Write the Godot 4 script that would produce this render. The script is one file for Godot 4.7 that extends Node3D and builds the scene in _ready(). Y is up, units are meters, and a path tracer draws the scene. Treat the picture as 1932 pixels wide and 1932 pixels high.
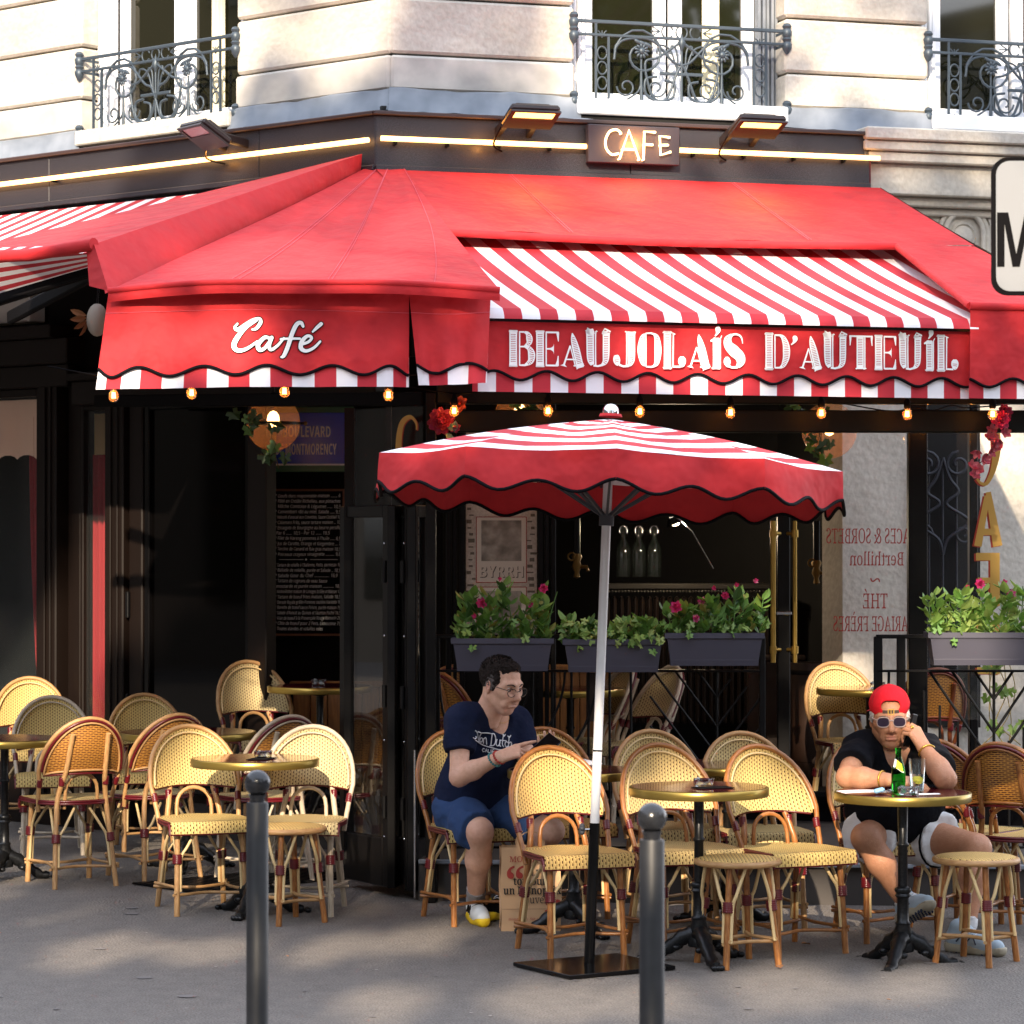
extends Node3D

# ---------------------------------------------------------------- measuring: a point of the photograph at a known distance -> metres
const FOC := 5590.0
const EYE := 1.8
const TILT := 0.0078711
var M := {}
var taken := {}
var FR: Transform3D
var FL: Transform3D
var rng := RandomNumberGenerator.new()

func P(px: float, py: float, d: float) -> Vector3:
	var x := (px - 966.0) / FOC
	var y := (966.0 - py) / FOC
	var s := d / (cos(TILT) - y * sin(TILT))
	return Vector3(x * s, EYE + (y * cos(TILT) + sin(TILT)) * s, -d)

func on_plane(px: float, py: float, f: Transform3D, out: float) -> Vector3:
	var eye := Vector3(0, EYE, 0)
	var dir := P(px, py, 1.0) - eye
	var n := f.basis.z
	var k := n.dot(f.origin + n * out - eye) / n.dot(dir)
	return f.affine_inverse() * (eye + dir * k)

func ground(px: float, d: float) -> Vector3:
	return Vector3((px - 966.0) / FOC * d, 0, -d)

# ---------------------------------------------------------------- geometry
class Geo:
	var v := PackedVector3Array()
	var n := PackedVector3Array()
	var t := PackedVector2Array()
	var c := PackedColorArray()
	var ix := PackedInt32Array()
	var xf := Transform3D()

	func vert(p: Vector3, nn: Vector3, uv := Vector2.ZERO) -> int:
		v.append(xf * p)
		n.append((xf.basis * nn).normalized())
		t.append(uv)
		return v.size() - 1

	func tri(a: int, b: int, d: int) -> void:
		# clockwise seen from outside
		var g := (v[b] - v[a]).cross(v[d] - v[a])
		if g.dot(n[a] + n[b] + n[d]) > 0.0:
			ix.append(a); ix.append(d); ix.append(b)
		else:
			ix.append(a); ix.append(b); ix.append(d)

	func quad(a: Vector3, b: Vector3, cc: Vector3, d: Vector3, uvs := [Vector2(0, 0), Vector2(1, 0), Vector2(1, 1), Vector2(0, 1)]) -> void:
		var nn := (b - a).cross(d - a).normalized()
		if nn == Vector3.ZERO:
			nn = (cc - b).cross(d - b).normalized()
		var i := vert(a, nn, uvs[0]); vert(b, nn, uvs[1]); vert(cc, nn, uvs[2]); vert(d, nn, uvs[3])
		tri(i, i + 1, i + 2); tri(i, i + 2, i + 3)

	func box(ce: Vector3, s: Vector3, b := Basis(), bev := 0.0) -> void:
		var h := s * 0.5
		if bev <= 0.0:
			for ax in 3:
				for sg in [-1.0, 1.0]:
					var w := Vector3.ZERO; w[ax] = sg
					var e1 := Vector3.ZERO; e1[(ax + 1) % 3] = h[(ax + 1) % 3]
					var e2 := Vector3.ZERO; e2[(ax + 2) % 3] = h[(ax + 2) % 3]
					var o := w * h
					var i := v.size()
					var j := 0
					for q in [o - e1 - e2, o + e1 - e2, o + e1 + e2, o - e1 + e2]:
						vert(ce + b * q, b * w, Vector2([0, 1, 1, 0][j], [0, 0, 1, 1][j])); j += 1
					tri(i, i + 1, i + 2); tri(i, i + 2, i + 3)
			return
		bev = minf(bev, minf(h.x, minf(h.y, h.z)) * 0.95)
		var q2 := h - Vector3(bev, bev, bev)
		var sgn := [-1.0, 1.0]
		for ax in 3:
			var a1 := (ax + 1) % 3
			var a2 := (ax + 2) % 3
			for sg in sgn:
				var w := Vector3.ZERO; w[ax] = sg
				var i := v.size()
				for k in 4:
					var q := Vector3.ZERO
					q[ax] = sg * h[ax]
					q[a1] = [-1.0, 1.0, 1.0, -1.0][k] * q2[a1]
					q[a2] = [-1.0, -1.0, 1.0, 1.0][k] * q2[a2]
					vert(ce + b * q, b * w, Vector2([0, 1, 1, 0][k], [0, 0, 1, 1][k]))
				tri(i, i + 1, i + 2); tri(i, i + 2, i + 3)
			for s1 in sgn:
				for s2 in sgn:
					# edge along ax between faces a1 and a2
					var w1 := Vector3.ZERO; w1[a1] = s1
					var w2 := Vector3.ZERO; w2[a2] = s2
					var nn := (w1 + w2).normalized()
					var i := v.size()
					for k in 4:
						var q := Vector3.ZERO
						q[ax] = ([-1.0, 1.0, 1.0, -1.0][k]) * q2[ax]
						q[a1] = s1 * (h[a1] if k < 2 else q2[a1])
						q[a2] = s2 * (q2[a2] if k < 2 else h[a2])
						vert(ce + b * q, b * nn)
					tri(i, i + 1, i + 2); tri(i, i + 2, i + 3)
		for sx in sgn:
			for sy in sgn:
				for sz in sgn:
					var sv := Vector3(sx, sy, sz)
					var i := v.size()
					var nn := sv.normalized()
					vert(ce + b * (sv * Vector3(h.x, q2.y, q2.z)), b * nn)
					vert(ce + b * (sv * Vector3(q2.x, h.y, q2.z)), b * nn)
					vert(ce + b * (sv * Vector3(q2.x, q2.y, h.z)), b * nn)
					tri(i, i + 1, i + 2)

	func beam(a: Vector3, b2: Vector3, w: float, h: float, bev := 0.0) -> void:
		var z := (b2 - a).normalized()
		var up := Vector3.UP if absf(z.y) < 0.95 else Vector3(0, 0, 1)
		var x := up.cross(z).normalized()
		box((a + b2) * 0.5, Vector3(w, h, a.distance_to(b2)), Basis(x, z.cross(x), z), bev)

	func tube(p: Array, r, sides := 8, caps := true, closed := false) -> void:
		var cnt := p.size()
		var rr: Array = r if r is Array else []
		var base := v.size()
		var nx := Vector3.ZERO
		var run := 0.0
		for i in cnt + (1 if closed else 0):
			var k := i % cnt
			var p0: Vector3 = p[k]
			var a: Vector3 = p[(k - 1 + cnt) % cnt] if closed or k > 0 else p0
			var b: Vector3 = p[(k + 1) % cnt] if closed or k < cnt - 1 else p0
			var tg := (b - a).normalized()
			if nx == Vector3.ZERO:
				nx = tg.cross(Vector3.UP if absf(tg.y) < 0.9 else Vector3.RIGHT).normalized()
			nx = (nx - tg * nx.dot(tg)).normalized()
			var ny := tg.cross(nx)
			var rad: float = rr[k] if rr else r
			if i > 0:
				run += p0.distance_to(p[(i - 1) % cnt])
			for s in sides + 1:
				var an := TAU * s / sides
				var w := nx * cos(an) + ny * sin(an)
				vert(p0 + w * rad, w, Vector2(float(s) / sides, run))
		var rings := cnt + (1 if closed else 0)
		for i in rings - 1:
			for s in sides:
				var a := base + i * (sides + 1) + s
				tri(a, a + 1, a + sides + 2); tri(a, a + sides + 2, a + sides + 1)
		if caps and not closed:
			for e in 2:
				var k := 0 if e == 0 else cnt - 1
				var o: Vector3 = p[k]
				var nn: Vector3 = (p[0] - p[1]).normalized() if e == 0 else (p[cnt - 1] - p[cnt - 2]).normalized()
				var ctr := vert(o, nn)
				var st := v.size()
				for s in sides + 1:
					v.append(v[base + k * (sides + 1) + s]); n.append((xf.basis * nn).normalized()); t.append(Vector2.ZERO)
				for s in sides:
					tri(ctr, st + s, st + s + 1)

	func lathe(pr: Array, seg := 20, at := Transform3D(), sharp := 0.6) -> void:
		# profile of Vector2(radius, height); a corner sharper than that gets its own normals
		var cnt := pr.size()
		var dirs := []
		for i in cnt - 1:
			var dd: Vector2 = (pr[i + 1] - pr[i]).normalized()
			dirs.append(Vector2(dd.y, -dd.x))
		var rows := []
		for i in cnt:
			var n0: Vector2 = dirs[maxi(i - 1, 0)]
			var n1: Vector2 = dirs[mini(i, cnt - 2)]
			if n0.dot(n1) > sharp:
				rows.append([pr[i], (n0 + n1).normalized()])
			else:
				rows.append([pr[i], n0]); rows.append([pr[i], n1])
		var base := v.size()
		for row in rows:
			for s in seg + 1:
				var an := TAU * s / seg
				var q: Vector2 = row[0]
				var m: Vector2 = row[1]
				vert(at * Vector3(q.x * cos(an), q.y, q.x * sin(an)), at.basis * Vector3(m.x * cos(an), m.y, m.x * sin(an)), Vector2(float(s) / seg, q.y))
		for i in rows.size() - 1:
			if rows[i][0] == rows[i + 1][0]:
				continue
			for s in seg:
				var a := base + i * (seg + 1) + s
				tri(a, a + 1, a + seg + 2); tri(a, a + seg + 2, a + seg + 1)

	func grid(nu: int, nv: int, f: Callable, uvf = null, flip := false) -> void:
		# a sheet of (nu+1) x (nv+1) points f(u, v)
		var pts := []
		for j in nv + 1:
			for i in nu + 1:
				pts.append(f.call(float(i) / nu, float(j) / nv))
		var base := v.size()
		for j in nv + 1:
			for i in nu + 1:
				var a: Vector3 = pts[j * (nu + 1) + mini(i + 1, nu)] - pts[j * (nu + 1) + maxi(i - 1, 0)]
				var b: Vector3 = pts[mini(j + 1, nv) * (nu + 1) + i] - pts[maxi(j - 1, 0) * (nu + 1) + i]
				var nn := a.cross(b).normalized()
				if flip:
					nn = -nn
				if nn == Vector3.ZERO:
					nn = Vector3.UP
				var uv := Vector2(float(i) / nu, float(j) / nv)
				if uvf != null:
					uv = uvf.call(uv.x, uv.y)
				vert(pts[j * (nu + 1) + i], nn, uv)
		for j in nv:
			for i in nu:
				var a := base + j * (nu + 1) + i
				tri(a, a + 1, a + nu + 2); tri(a, a + nu + 2, a + nu + 1)

	func prism(poly: PackedVector2Array, depth: float, at := Transform3D()) -> void:
		# poly in x, y; thickness from z = 0 back to -depth
		var tr := Geometry2D.triangulate_polygon(poly)
		for e in 2:
			var b := v.size()
			for q in poly:
				vert(at * Vector3(q.x, q.y, 0.0 if e == 0 else -depth), at.basis * Vector3(0, 0, 1 if e == 0 else -1), q)
			for i in range(0, tr.size(), 3):
				tri(b + tr[i], b + tr[i + 1], b + tr[i + 2])
			if depth <= 0.0:
				return
		var cw := Geometry2D.is_polygon_clockwise(poly)
		for i in poly.size():
			var a := poly[i]
			var q := poly[(i + 1) % poly.size()]
			var nn := Vector3(q.y - a.y, a.x - q.x, 0).normalized() * (-1.0 if cw else 1.0)
			var k := v.size()
			vert(at * Vector3(a.x, a.y, 0), at.basis * nn); vert(at * Vector3(q.x, q.y, 0), at.basis * nn)
			vert(at * Vector3(q.x, q.y, -depth), at.basis * nn); vert(at * Vector3(a.x, a.y, -depth), at.basis * nn)
			tri(k, k + 1, k + 2); tri(k, k + 2, k + 3)

	func ball(ce: Vector3, r: Vector3, seg := 12, b := Basis()) -> void:
		var base := v.size()
		var rows := maxi(6, seg / 2)
		for j in rows + 1:
			var th := PI * j / rows
			for i in seg + 1:
				var ph := TAU * i / seg
				var q := Vector3(sin(th) * cos(ph), cos(th), sin(th) * sin(ph))
				vert(ce + b * (q * r), b * (q / r), Vector2(float(i) / seg, float(j) / rows))
		for j in rows:
			for i in seg:
				var a := base + j * (seg + 1) + i
				tri(a, a + 1, a + seg + 2); tri(a, a + seg + 2, a + seg + 1)

	func stroke(pts: Array, at: Transform3D, thick := 0.0) -> void:
		# a flat ribbon: points Vector3(x, y, width)
		var cnt := pts.size()
		var l := []
		var r := []
		for i in cnt:
			var a: Vector3 = pts[maxi(i - 1, 0)]
			var b: Vector3 = pts[mini(i + 1, cnt - 1)]
			var tg := Vector2(b.x - a.x, b.y - a.y).normalized()
			var w: Vector2 = Vector2(-tg.y, tg.x) * pts[i].z * 0.5
			l.append(Vector3(pts[i].x + w.x, pts[i].y + w.y, thick)); r.append(Vector3(pts[i].x - w.x, pts[i].y - w.y, thick))
		var nn := at.basis.z.normalized()
		var base := v.size()
		for i in cnt:
			vert(at * l[i], nn); vert(at * r[i], nn)
		for i in cnt - 1:
			var k := base + i * 2
			tri(k, k + 1, k + 3); tri(k, k + 3, k + 2)

	func mesh() -> ArrayMesh:
		var a := []
		a.resize(Mesh.ARRAY_MAX)
		a[Mesh.ARRAY_VERTEX] = v
		a[Mesh.ARRAY_NORMAL] = n
		a[Mesh.ARRAY_TEX_UV] = t
		if c.size() == v.size() and v.size() > 0:
			a[Mesh.ARRAY_COLOR] = c
		a[Mesh.ARRAY_INDEX] = ix
		var m := ArrayMesh.new()
		m.add_surface_from_arrays(Mesh.PRIMITIVE_TRIANGLES, a)
		return m

func smooth_path(p: Array, per := 6) -> Array:
	# Catmull-Rom through the points
	var out := []
	for i in p.size() - 1:
		var a = p[maxi(i - 1, 0)]
		var b = p[i]
		var c = p[i + 1]
		var d = p[mini(i + 2, p.size() - 1)]
		for k in per:
			var s := float(k) / per
			out.append(0.5 * (2.0 * b + (c - a) * s + (2.0 * a - 5.0 * b + 4.0 * c - d) * s * s + (3.0 * b - a - 3.0 * c + d) * s * s * s))
	out.append(p[-1])
	return out

func arc(ce: Vector3, x: Vector3, y: Vector3, from: float, to: float, seg := 12) -> Array:
	var out := []
	for i in seg + 1:
		var a := lerpf(from, to, float(i) / seg)
		out.append(ce + x * cos(a) + y * sin(a))
	return out

# ---------------------------------------------------------------- naming and describing
func numbered(called: String) -> String:
	if not taken.has(called):
		taken[called] = 0
		return called
	taken[called] += 1
	return "%s_%03d" % [called, taken[called]]

func tag(o: Node, label: String, category: String, group := "", kind := "") -> Node:
	if label: o.set_meta("label", label)
	if category: o.set_meta("category", category)
	if group: o.set_meta("group", group)
	if kind: o.set_meta("kind", kind)
	return o

func thing(called: String, label: String, category: String, at := Vector3.ZERO, turn := 0.0, group := "") -> Node3D:
	var o := Node3D.new()
	o.name = numbered(called)
	add_child(o)
	o.position = at
	o.rotation.y = turn
	tag(o, label, category, group)
	return o

func part(called: String, g, mat: Material, parent: Node = self, label := "") -> MeshInstance3D:
	var o := MeshInstance3D.new()
	o.mesh = g.mesh() if g is Geo else g
	o.material_override = mat
	if parent == self:
		o.name = numbered(called)
		add_child(o)
	else:
		var nm := called
		var k := 0
		while parent.has_node(NodePath(nm)):
			k += 1
			nm = "%s_%03d" % [called, k]
		o.name = nm
		parent.add_child(o)
	if label: o.set_meta("label", label)
	return o

func structure(called: String, g, mat: Material) -> MeshInstance3D:
	var o := part(called, g, mat)
	o.set_meta("kind", "structure")
	return o

func copy(o: Node3D, label: String, at: Vector3, turn: float) -> Node3D:
	var base: String = String(o.name).rstrip("0123456789").rstrip("_")
	var r: Node3D = o.duplicate()
	r.name = numbered(base)
	add_child(r)
	r.position = at
	r.rotation = Vector3(0, turn, 0)
	r.set_meta("label", label)
	return r

# ---------------------------------------------------------------- materials
func std(col: Color, rough := 0.6, metal := 0.0, spec := 0.5) -> StandardMaterial3D:
	var m := StandardMaterial3D.new()
	m.albedo_color = col
	m.roughness = rough
	m.metallic = metal
	m.metallic_specular = spec
	return m

func noise_tex(freq: float, lo: Color, hi: Color, size := 256, oct := 4, sd := 1, mid := -1.0, normal := 0.0) -> NoiseTexture2D:
	var nz := FastNoiseLite.new()
	nz.seed = sd
	nz.frequency = freq
	nz.fractal_octaves = oct
	var t := NoiseTexture2D.new()
	t.width = size
	t.height = size
	t.seamless = true
	t.noise = nz
	if normal > 0.0:
		t.as_normal_map = true
		t.bump_strength = normal
	else:
		var g := Gradient.new()
		g.set_color(0, lo)
		g.set_color(1, hi)
		if mid > 0.0:
			g.set_offset(0, mid - 0.18); g.set_offset(1, mid + 0.18)
		t.color_ramp = g
	return t

func pix(w: int, h: int, f: Callable) -> ImageTexture:
	var im := Image.create_empty(w, h, false, Image.FORMAT_RGB8)
	for y in h:
		for x in w:
			im.set_pixel(x, y, f.call(x, y))
	return ImageTexture.create_from_image(im)

func tri_tex(m: StandardMaterial3D, scale: float, world := true) -> StandardMaterial3D:
	m.uv1_triplanar = true
	m.uv1_world_triplanar = world
	m.uv1_scale = Vector3(scale, scale, scale)
	return m

func glass(tint: Color, alpha := 0.08, rough := 0.02) -> StandardMaterial3D:
	var m := std(Color(tint.r, tint.g, tint.b, alpha), rough, 0.0, 0.5)
	m.transparency = BaseMaterial3D.TRANSPARENCY_ALPHA
	return m

func glow(col: Color, e: float) -> StandardMaterial3D:
	var m := std(col, 0.5)
	m.emission_enabled = true
	m.emission = col
	m.emission_energy_multiplier = e
	return m

func lettering(txt: String, h: float, mat: Material, parent: Node, at: Transform3D, font := "Droid Sans", weight := 400, called := "lettering", depth := 0.001) -> MeshInstance3D:
	var f := SystemFont.new()
	f.font_names = PackedStringArray([font])
	f.font_weight = weight
	var t := TextMesh.new()
	t.text = txt
	t.font = f
	t.font_size = 64
	t.pixel_size = h / 46.0
	t.depth = depth
	t.curve_step = 2.0
	var o := part(called, t, mat, parent)
	o.transform = at
	return o

# ---------------------------------------------------------------- the scene
func _ready() -> void:
	rng.seed = 7
	var cam := Camera3D.new()
	cam.name = "camera"
	cam.position = Vector3(0, EYE, 0)
	cam.rotation.x = TILT
	cam.fov = rad_to_deg(2.0 * atan(966.0 / FOC))
	cam.far = 400.0
	cam.near = 0.1
	var lens_attr := CameraAttributesPhysical.new()
	lens_attr.frustum_focus_distance = 13.4
	lens_attr.frustum_focal_length = 69.5
	lens_attr.frustum_near = 0.1
	lens_attr.frustum_far = 400.0
	lens_attr.exposure_aperture = 6.0
	cam.attributes = lens_attr
	add_child(cam)
	cam.current = true
	var sky_m := ProceduralSkyMaterial.new()
	sky_m.sky_top_color = Color(0.58, 0.605, 0.655)
	sky_m.sky_horizon_color = Color(0.90, 0.90, 0.91)
	sky_m.sky_curve = 0.18
	sky_m.sky_energy_multiplier = 1.3
	sky_m.ground_bottom_color = Color(0.30, 0.28, 0.27)
	sky_m.ground_horizon_color = Color(0.52, 0.51, 0.50)
	var sky := Sky.new()
	sky.sky_material = sky_m
	var env := Environment.new()
	env.background_mode = Environment.BG_SKY
	env.sky = sky
	env.tonemap_mode = Environment.TONE_MAPPER_LINEAR
	env.tonemap_exposure = 3.8
	env.sdfgi_enabled = true
	env.ssao_enabled = true
	env.ssil_enabled = true
	var we := WorldEnvironment.new()
	we.name = "world"
	we.environment = env
	add_child(we)
	var sun := DirectionalLight3D.new()
	sun.name = "sun"
	sun.light_energy = 0.85
	sun.light_color = Color(1.0, 0.92, 0.81)
	sun.light_angular_distance = 0.5
	sun.shadow_enabled = true
	add_child(sun)
	sun.look_at_from_position(SUN, Vector3.ZERO)

	FR = Transform3D(Basis(Vector3(0.9563, 0, -0.2924), Vector3.UP, Vector3(0.2924, 0, 0.9563)), Vector3(-0.7385, 0, -16.0))
	FL = Transform3D(Basis(Vector3(0.7547, 0, 0.6561), Vector3.UP, Vector3(-0.6561, 0, 0.7547)), Vector3(-0.7385, 0, -16.0))
	make_materials()
	more_materials()
	make_ground()
	make_trees()
	make_opposite()
	make_building()
	make_storefront()
	make_interior()
	make_fascia()
	make_awnings()
	make_lamps()
	make_railings()
	make_furniture()
	make_umbrella()
	make_street()
	make_people()
	make_small_things()

const SUN := Vector3(-0.098, 0.395, 0.914)

func make_materials() -> void:
	var m: StandardMaterial3D
	m = std(Color.WHITE, 0.88)
	m.albedo_texture = noise_tex(0.010, Color(0.50, 0.475, 0.455), Color(0.565, 0.535, 0.51), 1024, 6, 3)
	m.normal_enabled = true
	m.normal_texture = noise_tex(0.16, Color.BLACK, Color.WHITE, 512, 3, 4, -1.0, 5.0)
	m.normal_scale = 0.7
	m.detail_enabled = true
	m.detail_blend_mode = BaseMaterial3D.BLEND_MODE_MUL
	m.detail_uv_layer = BaseMaterial3D.DETAIL_UV_1
	m.detail_albedo = noise_tex(0.24, Color(0.58, 0.575, 0.57), Color(1, 1, 0.99), 512, 3, 9)
	M.asphalt = tri_tex(m, 0.7)
	m = std(Color.WHITE, 0.85)
	m.albedo_texture = noise_tex(0.006, Color(0.72, 0.695, 0.65), Color(0.87, 0.845, 0.80), 512, 6, 21)
	m.normal_enabled = true
	m.normal_texture = noise_tex(0.06, Color.BLACK, Color.WHITE, 512, 4, 22, -1.0, 4.0)
	m.normal_scale = 0.4
	m.detail_enabled = true
	m.detail_blend_mode = BaseMaterial3D.BLEND_MODE_MUL
	m.detail_uv_layer = BaseMaterial3D.DETAIL_UV_1
	m.detail_albedo = noise_tex(0.12, Color(0.86, 0.855, 0.85), Color(1, 1, 1), 512, 4, 23)
	M.stone = tri_tex(m, 0.45)
	m = std(Color.WHITE, 0.9)
	m.albedo_texture = noise_tex(0.012, Color(0.56, 0.55, 0.535), Color(0.84, 0.815, 0.775), 512, 6, 31)
	M.stone_dirty = tri_tex(m, 0.5)
	m = std(Color.WHITE, 0.6)
	m.albedo_texture = noise_tex(0.02, Color(0.34, 0.37, 0.41), Color(0.60, 0.62, 0.65), 256, 5, 33)
	M.zinc = tri_tex(m, 0.8)
	m = std(Color.WHITE, 0.42, 0.0)
	m.albedo_texture = noise_tex(0.25, Color(0.10, 0.10, 0.115), Color(0.28, 0.27, 0.30), 512, 2, 35, 0.55)
	M.fascia = tri_tex(m, 1.4)
	M.fascia_cap = std(Color("#3a2a28"), 0.5)
	M.maroon = std(Color("#5b1420"), 0.5)
	M.black = std(Color("#0b0a0b"), 0.36, 0.0, 0.3)
	M.black_matt = std(Color("#0c0b0d"), 0.8, 0.0, 0.2)
	M.black_gloss = std(Color("#0a090a"), 0.16, 0.0, 0.35)
	M.brown_black = std(Color("#17100d"), 0.45, 0.0, 0.3)
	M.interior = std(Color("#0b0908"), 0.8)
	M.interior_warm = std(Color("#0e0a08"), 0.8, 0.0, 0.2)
	M.iron = std(Color("#3f4a54"), 0.45, 0.3)
	M.iron_black = std(Color("#0c0c0e"), 0.4, 0.2, 0.35)
	m = std(Color.WHITE, 0.35, 0.6)
	m.albedo_texture = noise_tex(0.08, Color(0.075, 0.08, 0.088), Color(0.19, 0.195, 0.205), 256, 3, 43)
	M.cast_iron = tri_tex(m, 3.0)
	M.white_frame = std(Color("#e9ebef"), 0.45)
	M.pane = std(Color(0.10, 0.10, 0.06), 0.03, 0.0, 0.6)
	M.clear = glass(Color(0.9, 0.95, 0.95), 0.008)
	M.clear.metallic_specular = 0.25
	M.clear_thick = glass(Color(0.9, 0.95, 0.95), 0.03, 0.03)
	M.cream = std(Color("#d8cfae"), 0.8)
	m = std(Color.WHITE, 0.8)
	m.albedo_texture = noise_tex(0.015, Color("#aa161f"), Color("#c52227"), 512, 4, 51)
	m.normal_enabled = true
	m.normal_texture = noise_tex(0.016, Color.BLACK, Color.WHITE, 256, 4, 52, -1.0, 10.0)
	m.normal_scale = 0.45
	M.red = tri_tex(m, 0.8)
	M.red_stitch = std(Color("#cf5564"), 0.8)
	M.canvas_white = std(Color("#e4e2e6"), 0.8)
	M.piping = std(Color("#0c0c10"), 0.7, 0.0, 0.2)
	M.valance_white = std(Color("#eeeeec"), 0.8)
	m = std(Color.WHITE, 0.8)
	m.albedo_texture = pix(64, 4, func(x, _y): return Color("#b02230") if x < 32 else Color("#dedce1"))
	m.normal_enabled = true
	m.normal_texture = noise_tex(0.012, Color.BLACK, Color.WHITE, 256, 3, 53, -1.0, 5.0)
	m.normal_scale = 0.12
	M.stripes = m
	M.neon = glow(Color(1.0, 0.74, 0.42), 1.7)
	M.neon_white = glow(Color(1.0, 0.80, 0.55), 1.9)
	M.heater_glow = glow(Color(1.0, 0.72, 0.36), 1.8)
	M.bulb_glow = glow(Color(1.0, 0.62, 0.28), 5.0)
	M.brass = std(Color("#a98a45"), 0.30, 0.85)
	M.brass_bright = std(Color("#c9a765"), 0.3, 0.9)
	M.gold = std(Color("#c9a050"), 0.4, 0.3)
	M.gold_red = std(Color("#a3301a"), 0.6)
	M.chrome = std(Color("#c8ccd2"), 0.12, 1.0)
	m = std(Color.WHITE, 0.10, 0.0, 0.7)
	m.albedo_texture = noise_tex(0.05, Color("#3d0d14"), Color("#561320"), 128, 3, 61)
	M.lacquer = tri_tex(m, 2.0)
	# cane: bamboo-like bands with a fine grain
	for k in 4:
		var a: Color = [Color("#7d4a24"), Color("#9c7046"), Color("#a69680"), Color("#5c2c14")][k]
		var b: Color = [Color("#ab7641"), Color("#bd9866"), Color("#c2b49f"), Color("#7d4222")][k]
		m = std(Color.WHITE, 0.34 if k == 0 else 0.5)
		m.albedo_texture = noise_tex(0.05, a, b, 128, 4, 70 + k)
		m.uv1_scale = Vector3(1.0, 3.0, 1.0)
		M["cane%d" % k] = m
	M.cane_pale = std(Color("#cfb483"), 0.45)
	m = std(Color("#5a1119"), 0.3)
	M.burgundy = m
	# woven plastic: a yellow twill with small dark gaps, and its back, rows of short bars on dark red
	var front := func(x, y):
		var cx: int = x / 16
		var px2: int = x % 16
		var py2: int = (y + (8 if cx % 2 == 1 else 0)) % 16
		if px2 >= 5 and px2 <= 9 and py2 >= 4 and py2 <= 11 - absi(px2 - 7) / 2:
			return Color(0.20, 0.045, 0.03)
		var s := 0.92 + 0.08 * sin(float(px2) / 16.0 * TAU)
		if py2 == 0 or py2 == 1: s -= 0.10
		return Color(0.87 * s, 0.785 * s, 0.60 * s)
	var back := func(x, y):
		var ry: int = y / 8
		var py2: int = y % 8
		var px2: int = (x + (16 if ry % 2 == 1 else 0)) % 32
		if py2 < 4 and px2 > 3 and px2 < 27:
			return Color(0.25, 0.05, 0.04)
		return Color(0.70, 0.50, 0.22) if py2 >= 4 else Color(0.60, 0.42, 0.18)
	for k in 5:
		m = std([Color(1.0, 0.93, 0.78), Color(1.0, 0.97, 0.88), Color(0.95, 0.95, 0.92), Color(0.93, 0.83, 0.66), Color(0.97, 0.94, 0.80)][k], 0.6, 0.0, 0.25)
		m.albedo_texture = pix(32, 16, front)
		m.uv1_scale = Vector3(1.0 / 0.030, 1.0 / 0.0175, 1)
		M["weave%d" % k] = m
	m = std(Color.WHITE, 0.45)
	m.albedo_texture = pix(32, 16, back)
	m.uv1_scale = Vector3(1.0 / 0.034, 1.0 / 0.018, 1)
	M.weave_back = m
	m = std(Color.WHITE, 0.5)
	m.albedo_texture = noise_tex(0.03, Color("#6f451f"), Color("#a06c35"), 256, 4, 81)
	m.uv1_triplanar = true
	m.uv1_scale = Vector3(5, 0.6, 5)
	M.oak = m
	M.dark_wood = std(Color("#2c1a10"), 0.5)
	M.planter = std(Color("#3a3946"), 0.55)
	M.leaf = leaf_mat(Color(0.075, 0.16, 0.035))
	M.leaf_light = leaf_mat(Color(0.17, 0.27, 0.06))
	M.leaf_dark = leaf_mat(Color(0.022, 0.05, 0.014))
	M.leaf_tree = leaf_mat(Color(0.075, 0.13, 0.03))
	M.leaf_lime = leaf_mat(Color(0.26, 0.34, 0.10))
	M.petal = leaf_mat(Color(0.55, 0.02, 0.11))
	M.petal_pink = leaf_mat(Color(0.42, 0.10, 0.14))
	M.petal_rose = leaf_mat(Color(0.42, 0.045, 0.13))
	M.stem = std(Color("#5a4a2c"), 0.8)
	M.bark = std(Color("#6b6455"), 0.9)
	m = std(Color.WHITE, 0.5)
	m.albedo_texture = noise_tex(0.04, Color("#1b1c1f"), Color("#27282b"), 256, 4, 91)
	M.bollard = tri_tex(m, 2.0)
	M.terrace = std(Color("#3a3532"), 0.7)
	M.paper = std(Color("#e8e8ea"), 0.7)
	M.print_red = std(Color("#a02c22"), 0.7)
	M.print_black = std(Color("#221d18"), 0.7)

func leaf_mat(lin: Color) -> StandardMaterial3D:
	var m := std(lin.linear_to_srgb(), 0.5)
	m.backlight_enabled = true
	m.backlight = Color(lin.r * 0.8, lin.g * 0.9, lin.b * 0.5).linear_to_srgb()
	m.cull_mode = BaseMaterial3D.CULL_DISABLED
	return m

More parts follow.
